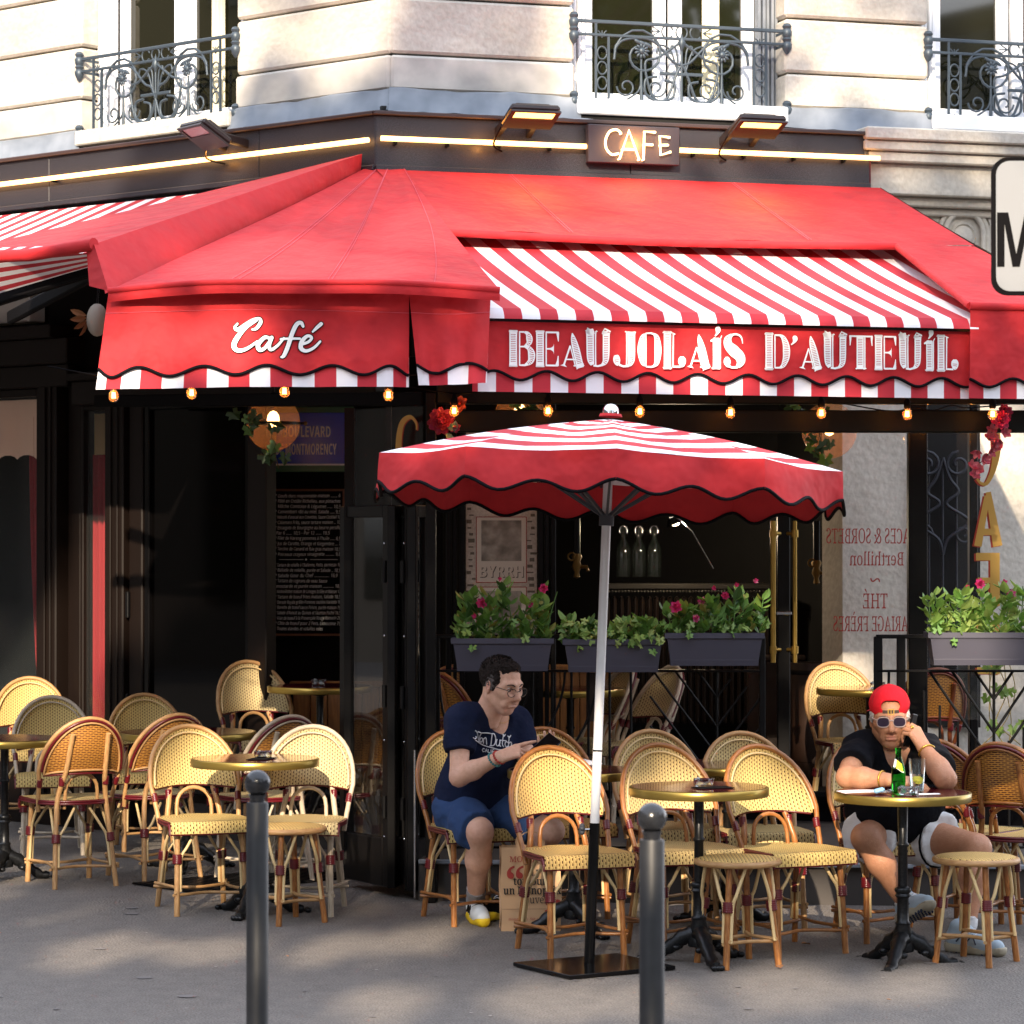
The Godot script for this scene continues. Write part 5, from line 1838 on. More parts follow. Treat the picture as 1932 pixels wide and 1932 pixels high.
	g.box(Vector3(0.0, 0.42, 0.035), Vector3(0.085, 0.02, 0.02), Basis(), 0.004)
	part("lock", g, M.chrome, dr)
	# pale stone pier seen past the side pane with painted words
	var pi_ := thing("stone_pier", "pale fluted stone pier seen through the lettered side glass", "pillar", P(1650, 1040, 17.9))
	g = Geo.new()
	g.box(Vector3(0.02, -0.1, -0.1), Vector3(0.36, 1.95, 0.2), Basis(), 0.01)
	part("shaft", g, M.stone_grey, pi_)
	for x in [-0.145, -0.115, -0.075, 0.125]:
		g = Geo.new()
		g.box(Vector3(x, -0.1, 0.006), Vector3(0.016, 1.95, 0.03), Basis(), 0.006)
		part("fillet", g, M.stone_grey, pi_)
	var sg := thing("lettered_glass", "clear side pane of the terrace with mirrored dark red tea room lettering", "glass pane", P(1650, 1040, 16.9))
	g = Geo.new()
	g.box(Vector3(0, -0.05, 0), Vector3(0.34, 1.75, 0.006))
	part("pane", g, M.clear, sg)
	var wl := [["GLACES & SORBETS", 0.085, 0.085, 0.50, "Droid Serif", 0.0], ["Berthillon", -0.045, 0.075, 0.62, "Droid Serif", 0.01], ["~", -0.165, 0.09, 1.0, "Droid Serif", 0.0], ["THÉ", -0.285, 0.085, 0.6, "Droid Serif", 0.0], ["MARIAGE FRÈRES", -0.415, 0.085, 0.47, "Droid Serif", 0.0]]
	for q in wl:
		var m := lettering(q[0], q[2], M.print_red, sg, Transform3D(), q[4], 400)
		m.transform = Transform3D(Basis(Vector3(-q[3], 0, 0), Vector3.UP, Vector3(0, 0, 1)), Vector3(q[5], q[1], 0.005))
	# wrought iron gate behind the far right panes, gold letters on the pane
	var gt := thing("iron_gate", "dark scrolled iron gate behind the right-hand terrace glass", "gate", P(1778, 1000, 17.2))
	for i in 5:
		g = Geo.new()
		g.tube([Vector3(-0.16 + i * 0.08, -0.9, 0), Vector3(-0.16 + i * 0.08, 0.42, 0)], 0.007, 6)
		part("bar", g, M.gate_iron, gt)
	for s in [-1.0, 1.0]:
		g = Geo.new()
		g.tube(scroll(Vector2(s * 0.09, 0.38), 0.075, 1.3, PI * 0.5, s, 0.01), 0.011, 6)
		g.tube(smooth_path([Vector3(0, 0.42, 0.01), Vector3(s * 0.04, 0.30, 0.01), Vector3(s * 0.09, 0.22, 0.01), Vector3(s * 0.02, 0.15, 0.01), Vector3(s * 0.15, 0.05, 0.01), Vector3(s * 0.03, -0.05, 0.01), Vector3(0, -0.14, 0.01)], 6), 0.011, 6)
		g.tube(scroll(Vector2(s * 0.12, -0.02), 0.06, 1.2, 0, -s, 0.01), 0.009, 6)
		part("scroll", g, M.gate_iron, gt)
	g = Geo.new()
	g.box(Vector3(0, -0.2, -0.1), Vector3(0.46, 1.9, 0.04))
	part("backing", g, M.interior, gt)
	var gp := thing("gold_lettering", "gold capitals with red edges painted down the right-hand terrace glass", "lettering", P(1862, 1000, 15.62))
	for lay in 2:
		var off := Vector3(-0.010, -0.004, 0.0) if lay == 0 else Vector3(0, 0, 0.002)
		var mt: Material = M.gold_red if lay == 0 else M.gold
		g = Geo.new()
		g.stroke(smooth_path([Vector3(-0.055, 0.27, 0.012), Vector3(-0.03, 0.245, 0.016), Vector3(0.0, 0.25, 0.02), Vector3(0.035, 0.33, 0.03), Vector3(0.05, 0.45, 0.045), Vector3(0.03, 0.58, 0.04), Vector3(-0.01, 0.62, 0.02), Vector3(-0.05, 0.58, 0.014)], 6), Transform3D(Basis(), off))
		part("letter", g, mt, gp)
		g = Geo.new()
		g.stroke([Vector3(0.055, -0.085, 0.05), Vector3(0.005, 0.20, 0.028)], Transform3D(Basis(), off))
		g.stroke([Vector3(-0.05, -0.085, 0.04), Vector3(0.0, 0.18, 0.03)], Transform3D(Basis(), off + Vector3(0, 0, 0.0006)))
		g.stroke([Vector3(-0.035, -0.01, 0.035), Vector3(0.04, -0.01, 0.035)], Transform3D(Basis(), off + Vector3(0, 0, 0.0012)))
		part("letter", g, mt, gp)
		g = Geo.new()
		g.stroke([Vector3(0.04, -0.40, 0.05), Vector3(0.04, -0.12, 0.05)], Transform3D(Basis(), off))
		g.stroke([Vector3(0.04, -0.14, 0.04), Vector3(-0.06, -0.14, 0.04)], Transform3D(Basis(), off + Vector3(0, 0, 0.0006)))
		g.stroke([Vector3(0.04, -0.265, 0.03), Vector3(-0.05, -0.265, 0.03)], Transform3D(Basis(), off + Vector3(0, 0, 0.0012)))
		part("letter", g, mt, gp)
		g = Geo.new()
		for y in [-0.50, -0.62, -0.74]:
			g.stroke([Vector3(0.05, y, 0.035), Vector3(-0.055, y, 0.035)], Transform3D(Basis(), off + Vector3(0, 0, 0.0006)))
		g.stroke([Vector3(0.04, -0.76, 0.05), Vector3(0.04, -0.48, 0.05)], Transform3D(Basis(), off))
		part("letter", g, mt, gp)
	g = Geo.new()
	g.box(Vector3(0.05, 0.0, -0.004), Vector3(0.42, 2.0, 0.004))
	part("pane", g, M.clear, gp)
	# a barrel
	var ba := thing("barrel", "small dark barrel behind the right-hand terrace chair", "barrel", Vector3(1.83, 0.2, -17.7))
	g = Geo.new()
	g.lathe([Vector2(0, 0), Vector2(0.17, 0), Vector2(0.20, 0.2), Vector2(0.215, 0.42), Vector2(0.20, 0.66), Vector2(0.175, 0.84), Vector2(0.16, 0.84), Vector2(0.16, 0.82), Vector2(0, 0.82)], 20)
	part("staves", g, M.dark_wood, ba)
	for y in [0.08, 0.26, 0.60, 0.78]:
		g = Geo.new()
		g.lathe([Vector2(0.213 - absf(y - 0.42) * 0.09, y - 0.02), Vector2(0.219 - absf(y - 0.42) * 0.09, y), Vector2(0.213 - absf(y - 0.42) * 0.09, y + 0.02)], 20)
		part("hoop", g, M.iron_black, ba)

# ---------------------------------------------------------------- rattan chairs, stools, tables
func hoop_at(ph: float) -> Vector3:
	# the top arch of the backrest, ph from 0 (its right end) to PI
	var s := sin(ph)
	return Vector3(0.215 * cos(ph), 0.60 + 0.262 * pow(maxf(s, 0.0), 0.92), -0.135 - 0.15 * s)

func hoop_path(grow := 0.0, back := 0.0) -> Array:
	var p := []
	p.append(Vector3(0.192, 0.385, -0.045 + back))
	p.append(Vector3(0.200, 0.46, -0.07 + back))
	p.append(Vector3(0.210, 0.54, -0.11 + back))
	for i in 21:
		var q := hoop_at(PI * i / 20.0)
		var dir := Vector3(cos(PI * i / 20.0), sin(PI * i / 20.0), 0)
		p.append(q + dir * grow + Vector3(0, 0, back))
	p.append(Vector3(-0.210, 0.54, -0.11 + back))
	p.append(Vector3(-0.200, 0.46, -0.07 + back))
	p.append(Vector3(-0.192, 0.385, -0.045 + back))
	return p

func back_shell(u: float, v: float, off := 0.0) -> Vector3:
	var x := u * 2.0 - 1.0
	var c := sqrt(maxf(0.0, 1.0 - x * x))
	var low := Vector3(x * 0.197, 0.578 + 0.012 * (1.0 - x * x), -0.125 - 0.095 * (1.0 - x * x))
	var top := Vector3(x * 0.212, 0.60 + 0.258 * pow(c, 0.92), -0.135 - 0.15 * c)
	var q := low.lerp(top, v)
	q.z -= 0.022 * sin(PI * v) * (1.0 - x * x * 0.7) + off
	return q

func seat_edge(t: float) -> Vector2:
	# outline of the seat, t in 0..1 from the front right corner round the back to the front left one
	var a := t * 5.0
	if a < 1.0:
		return Vector2(0.205 + 0.006 * sin(a * PI), lerpf(0.20, -0.02, a))
	if a < 4.0:
		var an := (a - 1.0) / 3.0 * PI
		return Vector2(cos(an) * 0.205, -0.02 - sin(an) * 0.185)
	return Vector2(-0.205 - 0.006 * sin((a - 4.0) * PI), lerpf(-0.02, 0.20, a - 4.0))

func cane_leg(g: Geo, top: Vector3, foot: Vector3) -> void:
	g.tube([top, top.lerp(foot, 0.5), foot], [0.0135, 0.0135, 0.0145], 9)

func wrap_ring(c: Vector3, dir: Vector3, h: float, r: float) -> Geo:
	var g := Geo.new()
	var pr := [Vector2(0, -h / 2)]
	var n := 5
	for i in n:
		var y := -h / 2 + h * (i + 0.5) / n
		pr.append(Vector2(r * 0.94, y - h * 0.45 / n)); pr.append(Vector2(r * 1.04, y)); pr.append(Vector2(r * 0.94, y + h * 0.45 / n))
	pr.append(Vector2(0, h / 2))
	var y := dir.normalized()
	var x := y.cross(Vector3(0, 0, 1)).normalized()
	g.lathe(pr, 10, Transform3D(Basis(x, y, x.cross(y)), c), -0.2)
	return g

func make_chair(called: String, label: String, cane: int, weave: int) -> Node3D:
	var t := thing(called, label, "chair", Vector3.ZERO, 0.0, "rattan cafe chairs")
	var wood: Material = M["cane%d" % cane]
	var cloth: Material = M["weave%d" % weave]
	# seat: flat top, rolled front edge
	var g := Geo.new()
	g.grid(16, 12, func(u, v):
		var e := seat_edge(0.2 - 0.2 * 1.0)
		var zt: float = lerpf(0.20, -0.205, v)
		var hw: float = 0.205
		if zt < -0.02:
			hw = 0.205 * sqrt(maxf(0.0, 1.0 - pow((zt + 0.02) / 0.186, 2.0)))
		return Vector3((u * 2.0 - 1.0) * hw, 0.447 - 0.006 * sin(PI * u) * sin(PI * v), zt), func(u, v):
			var zt: float = lerpf(0.20, -0.205, v)
			return Vector2((u - 0.5) * 0.41, zt))
	g.grid(16, 6, func(u, v):
		var an: float = v * PI * 0.5
		var sag: float = 1.0
		return Vector3((u * 2.0 - 1.0) * 0.205, 0.447 - 0.03 + cos(an) * 0.03 - (0.026 * maxf(0.0, v - 0.5) * 2.0), 0.20 + sin(an) * 0.022 * sag + 0.012 * sin(PI * u)), func(u, v): return Vector2((u - 0.5) * 0.41, v * 0.075))
	part("seat", g, cloth, t)
	g = Geo.new()
	for y in [0.440, 0.428]:
		var p := [Vector3(0.205, y - 0.045, 0.214), Vector3(0.208, y - 0.02, 0.212), Vector3(0.207, y - 0.002, 0.19)]
		for i in 25:
			var e := seat_edge(i / 24.0)
			p.append(Vector3(e.x, y, e.y))
		p.append(Vector3(-0.207, y - 0.002, 0.19)); p.append(Vector3(-0.208, y - 0.02, 0.212)); p.append(Vector3(-0.205, y - 0.045, 0.214))
		g.tube(p, 0.0068, 6)
	g.tube([Vector3(-0.205, 0.388, 0.212), Vector3(0, 0.388, 0.224), Vector3(0.205, 0.388, 0.212)], 0.0055, 6)
	part("seat_piping", g, M.burgundy, t)
	# backrest: woven face, its bar-patterned back, hoop, inner cane, piping
	g = Geo.new()
	g.grid(22, 10, func(u, v): return back_shell(u, v), func(u, v):
		var q := back_shell(u, v)
		return Vector2(q.x * 1.12, q.y), true)
	part("backrest", g, cloth, t)
	g = Geo.new()
	g.grid(22, 10, func(u, v): return back_shell(u, v, 0.012), func(u, v):
		var q := back_shell(u, v)
		return Vector2(q.x * 1.12, q.y))
	part("backrest_rear", g, M.weave_back, t)
	g = Geo.new()
	g.tube(hoop_path(0.006), 0.0115, 9)
	part("hoop", g, wood, t)
	g = Geo.new()
	var ip := []
	for i in 25:
		var ph := PI * (i / 24.0)
		var q := hoop_at(ph)
		ip.append(Vector3(q.x * 0.93, 0.59 + (q.y - 0.60) * 0.93 + 0.004, q.z + 0.013))
	g.tube(ip, 0.0045, 6)
	part("inner_cane", g, M.cane_pale if cane != 2 else M.cane2, t)
	g = Geo.new()
	var bp := []
	for i in 25:
		var q := hoop_at(PI * i / 24.0)
		bp.append(Vector3(q.x * 0.985, q.y - 0.004, q.z - 0.020))
	g.tube(bp, 0.0075, 6)
	var lowp := []
	for i in 13:
		var q := back_shell(i / 12.0, 0.0, 0.014)
		lowp.append(q + Vector3(0, -0.004, 0))
	g.tube(lowp, 0.006, 6)
	part("back_piping", g, M.burgundy, t)
	g = Geo.new()
	lowp = []
	for i in 13:
		var q := back_shell(i / 12.0, 0.05, 0.020)
		lowp.append(q)
	g.tube(lowp, 0.006, 6)
	bp = []
	for i in 25:
		var q := hoop_at(PI * i / 24.0)
		bp.append(Vector3(q.x * 0.93, q.y - 0.017, q.z - 0.022))
	g.tube(bp, 0.0055, 6)
	part("back_rail", g, wood, t)
	# the two rear posts run up behind the backrest and down to the ground as rear legs
	for s in [-1.0, 1.0]:
		g = Geo.new()
		g.tube(smooth_path([Vector3(s * 0.165, 0, -0.225), Vector3(s * 0.135, 0.40, -0.165), Vector3(s * 0.118, 0.52, -0.185), Vector3(s * 0.105, 0.60, -0.225), Vector3(s * 0.095, 0.79, -0.298)], 4), 0.0135, 9)
		part("rear_leg", g, wood, t)
		part("binding", wrap_ring(Vector3(s * 0.118, 0.545, -0.196), Vector3(0, 1, -0.2), 0.045, 0.016), M.burgundy, t)
		part("binding", wrap_ring(Vector3(s * 0.206, 0.535, -0.108), Vector3(s * 0.1, 1, -0.5), 0.045, 0.0155), M.burgundy, t)
		g = Geo.new()
		var ft := Vector3(s * 0.168, 0, 0.19)
		var tp := Vector3(s * 0.158, 0.425, 0.155)
		cane_leg(g, tp, ft)
		part("front_leg", g, wood, t)
		for e in [[tp, ft, 1.0], [Vector3(s * 0.135, 0.40, -0.165), Vector3(s * 0.165, 0, -0.225), -1.0]]:
			var a: Vector3 = e[0]
			var b: Vector3 = e[1]
			var mid := a.lerp(b, 0.37)
			part("binding", wrap_ring(mid, a - b, 0.046, 0.0235), M.burgundy, t)
			# forked braces
			for d in [Vector3(-s, 0, 0), Vector3(0, 0, -e[2])]:
				g = Geo.new()
				var low: Vector3 = a.lerp(b, 0.73) + d * 0.017
				var knee: Vector3 = mid + d * 0.019
				g.tube(smooth_path([low, knee, knee + d * 0.028 + Vector3(0, 0.055, 0), Vector3(a.x, 0.405, a.z) + d * 0.095], 4), 0.0072, 7)
				part("brace", g, wood if cane == 2 else M.cane_pale, t)
	# arch under the backrest
	g = Geo.new()
	var ap := [Vector3(0.088, 0.40, -0.150), Vector3(0.086, 0.49, -0.158)]
	for i in 11:
		var an := PI * i / 10.0
		ap.append(Vector3(cos(an) * 0.084, 0.50 + sin(an) * 0.078, -0.160 - sin(an) * 0.012))
	ap.append(Vector3(-0.086, 0.49, -0.158)); ap.append(Vector3(-0.088, 0.40, -0.150))
	g.tube(ap, 0.0095, 8)
	part("back_arch", g, wood, t)
	# stretchers: two bowed side rails, a front and a back one
	var f := 0.115
	for s in [-1.0, 1.0]:
		g = Geo.new()
		g.tube(smooth_path([Vector3(s * 0.178, f, 0.20), Vector3(s * 0.162, f, 0.15), Vector3(s * 0.132, f, 0.0), Vector3(s * 0.162, f, -0.17), Vector3(s * 0.176, f, -0.225)], 4), 0.0078, 7)
		part("stretcher", g, wood, t)
		g = Geo.new()
		g.tube(smooth_path([Vector3(0.185, f - 0.015, s * 0.20 - 0.012), Vector3(0.12, f - 0.015, s * 0.165), Vector3(0, f - 0.015, s * 0.11), Vector3(-0.12, f - 0.015, s * 0.165), Vector3(-0.185, f - 0.015, s * 0.20 - 0.012)], 4), 0.0078, 7)
		part("stretcher", g, wood, t)
	return t

func make_stool() -> Node3D:
	var t := thing("rattan_stool", "", "stool", Vector3.ZERO, 0.0, "round rattan stools")
	var g := Geo.new()
	g.lathe([Vector2(0.0, 0.452), Vector2(0.10, 0.452), Vector2(0.16, 0.449), Vector2(0.172, 0.44)], 32)
	for i in g.v.size():
		g.t[i] = Vector2(g.v[i].x, g.v[i].z)
	part("seat", g, M.weave0, t)
	g = Geo.new()
	g.tube(arc(Vector3(0, 0.432, 0), Vector3(0.172, 0, 0), Vector3(0, 0, 0.172), 0, TAU, 36).slice(0, 36), 0.0135, 8, false, true)
	part("seat_rim", g, M.cane1, t)
	for k in 4:
		var an := TAU * k / 4.0 + 0.35
		var d := Vector3(cos(an), 0, sin(an))
		var sd := Vector3(-d.z, 0, d.x)
		var tp := d * 0.125 + Vector3(0, 0.425, 0)
		var ft := d * 0.178
		g = Geo.new()
		cane_leg(g, tp, ft)
		part("leg", g, M.cane0, t)
		var mid := tp.lerp(ft, 0.40)
		part("binding", wrap_ring(mid, tp - ft, 0.046, 0.0235), M.burgundy, t)
		for s in [-1.0, 1.0]:
			g = Geo.new()
			g.tube(smooth_path([tp.lerp(ft, 0.74) + sd * s * 0.017, mid + sd * s * 0.019, mid + sd * s * 0.035 + Vector3(0, 0.05, 0), Vector3(tp.x, 0.425, tp.z) + sd * s * 0.07 - d * 0.005], 4), 0.0075, 7)
			part("brace", g, M.cane_pale, t)
		g = Geo.new()
		var an2 := an + PI / 2
		var d2 := Vector3(cos(an2), 0, sin(an2))
		var yy := 0.105 + 0.012 * (k % 2)
		g.tube(smooth_path([d * 0.172 + Vector3(0, yy, 0) - d2 * 0.015, (d + d2) * 0.052 + Vector3(0, yy, 0), d2 * 0.172 + Vector3(0, yy, 0) - d * 0.015], 8), 0.0082, 7)
		part("stretcher", g, M.cane1, t)
	return t

func make_table(label: String, at: Vector3, r := 0.3, turn := 0.0) -> Node3D:
	var t := thing("bistro_table", label, "table", at, turn, "round brass-rimmed cafe tables")
	var g := Geo.new()
	g.lathe([Vector2(0.0, 0.742), Vector2(r - 0.012, 0.742)], 48)
	part("lacquer_top", g, M.lacquer, t)
	g = Geo.new()
	g.lathe([Vector2(r - 0.012, 0.7415), Vector2(r - 0.003, 0.7415), Vector2(r, 0.738), Vector2(r, 0.708), Vector2(r - 0.003, 0.704), Vector2(0.0, 0.704)], 56)
	part("brass_rim", g, M.brass_rim, t)
	g = Geo.new()
	g.lathe([Vector2(0.10, 0.703), Vector2(0.05, 0.69), Vector2(0.022, 0.68), Vector2(0.020, 0.53), Vector2(0.026, 0.525), Vector2(0.026, 0.515), Vector2(0.020, 0.51), Vector2(0.021, 0.345), Vector2(0.034, 0.338), Vector2(0.036, 0.325), Vector2(0.028, 0.315), Vector2(0.034, 0.305), Vector2(0.024, 0.295), Vector2(0.025, 0.20), Vector2(0.034, 0.19), Vector2(0.030, 0.18), Vector2(0.040, 0.15), Vector2(0.036, 0.125), Vector2(0.050, 0.10), Vector2(0.045, 0.07), Vector2(0.0, 0.06)], 18)
	part("pedestal", g, M.cast_iron, t)
	for k in 3:
		var an := TAU * k / 3.0 + PI / 2 + 0.25
		var d := Vector3(cos(an), 0, sin(an))
		g = Geo.new()
		var p := smooth_path([d * 0.02 + Vector3(0, 0.125, 0), d * 0.07 + Vector3(0, 0.105, 0), d * 0.13 + Vector3(0, 0.06, 0), d * 0.19 + Vector3(0, 0.022, 0), d * 0.235 + Vector3(0, 0.022, 0)], 4)
		var rr := []
		for i in p.size():
			rr.append(lerpf(0.038, 0.018, float(i) / (p.size() - 1)) + 0.004 * sin(i * 1.9))
		g.tube(p, rr, 10)
		var sd := Vector3(-d.z, 0, d.x)
		for s in [-1.0, 0.0, 1.0]:
			g.ball(d * 0.255 + sd * s * 0.016 + Vector3(0, 0.013, 0), Vector3(0.016, 0.013, 0.012), 8)
			g.ball(d * (0.11 - absf(s) * 0.02) + sd * s * 0.026 + Vector3(0, 0.085 - absf(s) * 0.02, 0), Vector3(0.02, 0.014, 0.014), 8)
		part("lion_foot", g, M.cast_iron, t)
	return t

func ashtray(label: String, at: Vector3) -> void:
	var t := thing("ashtray", label, "ashtray", at, 0.0, "glass ashtrays")
	var g := Geo.new()
	g.lathe([Vector2(0.0, 0.001), Vector2(0.036, 0.001), Vector2(0.042, 0.008), Vector2(0.044, 0.030), Vector2(0.040, 0.033), Vector2(0.036, 0.028), Vector2(0.032, 0.010), Vector2(0.0, 0.008)], 20)
	part("bowl", g, M.solid_glass, t)
	g = Geo.new()
	for i in 3:
		var an := TAU * i / 3.0
		g.box(Vector3(cos(an) * 0.041, 0.032, sin(an) * 0.041), Vector3(0.014, 0.008, 0.010), Basis(Vector3.UP, -an), 0.002)
	part("cigarette_rest", g, M.solid_glass, t)

func make_furniture() -> void:
	M.brass_rim = std(Color("#9a8342"), 0.30, 0.8)
	var sgm := std(Color(0.93, 0.96, 0.96, 0.0), 0.02)
	sgm.refraction_enabled = true
	sgm.refraction_scale = 0.05
	sgm.transparency = BaseMaterial3D.TRANSPARENCY_ALPHA
	M.solid_glass = sgm
	# four shades of the same chair: honey, tan, weathered grey, dark red-brown
	var proto := [make_chair("rattan_chair", "", 0, 0), make_chair("rattan_chair", "", 1, 1), make_chair("rattan_chair", "", 2, 2), make_chair("rattan_chair", "", 3, 0)]
	# px of the seat centre, distance, height of the floor, turn in degrees, shade, label
	var list := [
		[1078, 12.78, 0.0, 20, 0, "honey rattan chair directly behind the umbrella pole, facing the street"],
		[1287, 12.95, 0.0, 20, 0, "honey rattan chair behind the right bollard and the round table with the ashtray"],
		[1488, 12.88, 0.0, 26, 0, "honey rattan chair between the ashtray table and the seated man in the cap"],
		[1672, 13.30, 0.0, 14, 0, "rattan chair under the man in the red cap"],
		[893, 13.88, 0.0, 22, 0, "rattan chair under the man in the navy shirt"],
		[1058, 14.05, 0.0, 18, 0, "honey rattan chair half hidden behind the phone and the umbrella pole"],
		[1262, 13.86, 0.0, 16, 1, "tan rattan chair in the second row behind the pole, touching the greyish chair"],
		[1428, 13.72, 0.0, 12, 1, "greyish tan rattan chair in the second row, nearest the terrace step"],
		[382, 14.25, 0.0, 20, 1, "pale sunlit rattan chair left of the left bollard behind the ashtray table"],
		[572, 14.2, 0.0, -6, 2, "weathered grey rattan chair right of the left bollard behind the round stool"],
		[1822, 13.7, 0.0, 140, 0, "bright orange rattan chair turned its back, right beside the man in the cap"],
		[1925, 13.5, 0.0, 150, 0, "rattan chair back cut by the right edge of the picture"],
		[135, 15.35, 0.0, 208, 1, "tan rattan chair seen from behind at the far left with dark red patterned back"],
		[290, 15.65, 0.0, 214, 1, "second rattan chair seen from behind, just left of the pale sunlit chair"],
		[497, 15.5, 0.0, 216, 2, "rattan chair seen from behind between the pale chair and the weathered grey chair"],
		[58, 18.1, 0.05, 10, 1, "brightly sunlit rattan chair at the left edge in front of the beige wall"],
		[100, 16.85, 0.0, 10, 2, "weathered rattan chair by the wall at the far left, facing the street"],
		[283, 17.1, 0.0, 14, 1, "rattan chair against the red curtained window on the left"],
		[497, 16.95, 0.2, 24, 1, "rattan chair inside on the left below the chalkboard, half in sun"],
		[1608, 16.75, 0.2, 16, 1, "rattan chair with a sunlit backrest on the terrace behind the man in the cap"],
		[1728, 16.5, 0.2, 196, 3, "dark red-brown rattan chair seen from behind through the right railing"],
		[856, 16.5, 0.2, 150, 0, "rattan chair seen from behind beside the terrace post, left one of the pair"],
		[905, 16.8, 0.2, 150, 0, "rattan chair seen from behind next to the seated man's head, right one of the pair"]]
	var used := {}
	for q in list:
		var at := ground(q[0], q[1])
		at.y = q[2]
		var sh: int = q[4]
		if not used.has(sh):
			used[sh] = true
			var o: Node3D = proto[sh]
			o.position = at
			o.rotation.y = deg_to_rad(q[3])
			o.set_meta("label", q[5])
		else:
			var c := copy(proto[sh], q[5], at, deg_to_rad(q[3]))
			var tint: int = [0, 3, 4, 0, 4, 3, 1][int(q[0]) % 7] if sh == 0 else [1, 4, 2][int(q[0]) % 3]
			for nm in ["seat", "backrest"]:
				(c.get_node(NodePath(nm)) as MeshInstance3D).material_override = M["weave%d" % tint]
	# two chairs seen from the side on the terrace
	for k in 2:
		copy(proto[2], ["weathered chair seen from the side on the terrace, behind the parasol pole", "weathered chair seen from the side on the terrace, right of the parasol pole"][k], ground(1098 + k * 88, 16.75 - 0.25 * k) + Vector3(0, 0.2, 0), deg_to_rad(-72.0 + 8.0 * k))
	# stools
	var st := make_stool()
	var sl := [[543, 13.83, 0.2, "round rattan stool hidden in part by the left bollard"], [1391, 12.45, 0.0, "round rattan stool in front of the ashtray table right of the right bollard"], [1840, 12.52, 0.5, "round rattan stool at the right edge by the man's white shoe"]]
	for i in 3:
		var at := ground(sl[i][0], sl[i][1])
		if i == 0:
			st.position = at
			st.rotation.y = sl[i][2]
			st.set_meta("label", sl[i][3])
		else:
			copy(st, sl[i][3], at, sl[i][2])
	# tables
	var tl := [[482, 14.10, 0.0, 0.305, 0.0, "brass-rimmed table behind the left bollard with a glass ashtray"], [1318, 12.50, 0.0, 0.295, 0.5, "brass-rimmed table behind the right bollard with a round glass ashtray"], [1702, 12.50, -0.022, 0.288, -0.15, "brass-rimmed table with the green bottle and the tumbler"], [1082, 13.42, 0.0, 0.30, 0.8, "brass-rimmed table at the navy-shirted man's elbow behind the pole"], [10, 15.5, 0.0, 0.30, 0.0, "brass-rimmed table cut by the left edge of the picture"], [355, 16.0, 0.0, 0.37, 0.2, "wide burgundy table between the chairs turned away on the left"], [1372, 13.75, 0.0, 0.30, 0.3, "brass-rimmed table between the second row chairs, nearly hidden"], [604, 16.95, 0.2, 0.30, 0.0, "brass-rimmed table inside below the chalkboard"], [1076, 16.65, 0.2, 0.31, 0.0, "brass-rimmed table on the terrace in front of the sunlit oak"], [1640, 16.7, 0.2, 0.30, 0.0, "brass-rimmed table on the terrace above the red cap"]]
	for q in tl:
		var at := ground(q[0], q[1])
		at.y = q[2]
		make_table(q[5], at, q[3], q[4])
	ashtray("square-cut glass ashtray on the left bollard's table", ground(497, 14.1) + Vector3(0, 0.7425, 0))
	ashtray("round glass ashtray on the table by the right bollard", ground(1327, 12.5) + Vector3(0, 0.7425, 0))
	ashtray("glass ashtray on the table inside below the chalkboard", ground(601, 16.95) + Vector3(0, 0.9425, 0))
	ashtray("glass ashtray on the terrace table at the navy-shirted man's glasses", ground(1002, 16.6) + Vector3(0, 0.9425, 0))
	ashtray("glass ashtray on the terrace table beside the right railing post", ground(1655, 16.65) + Vector3(0, 0.9425, 0))

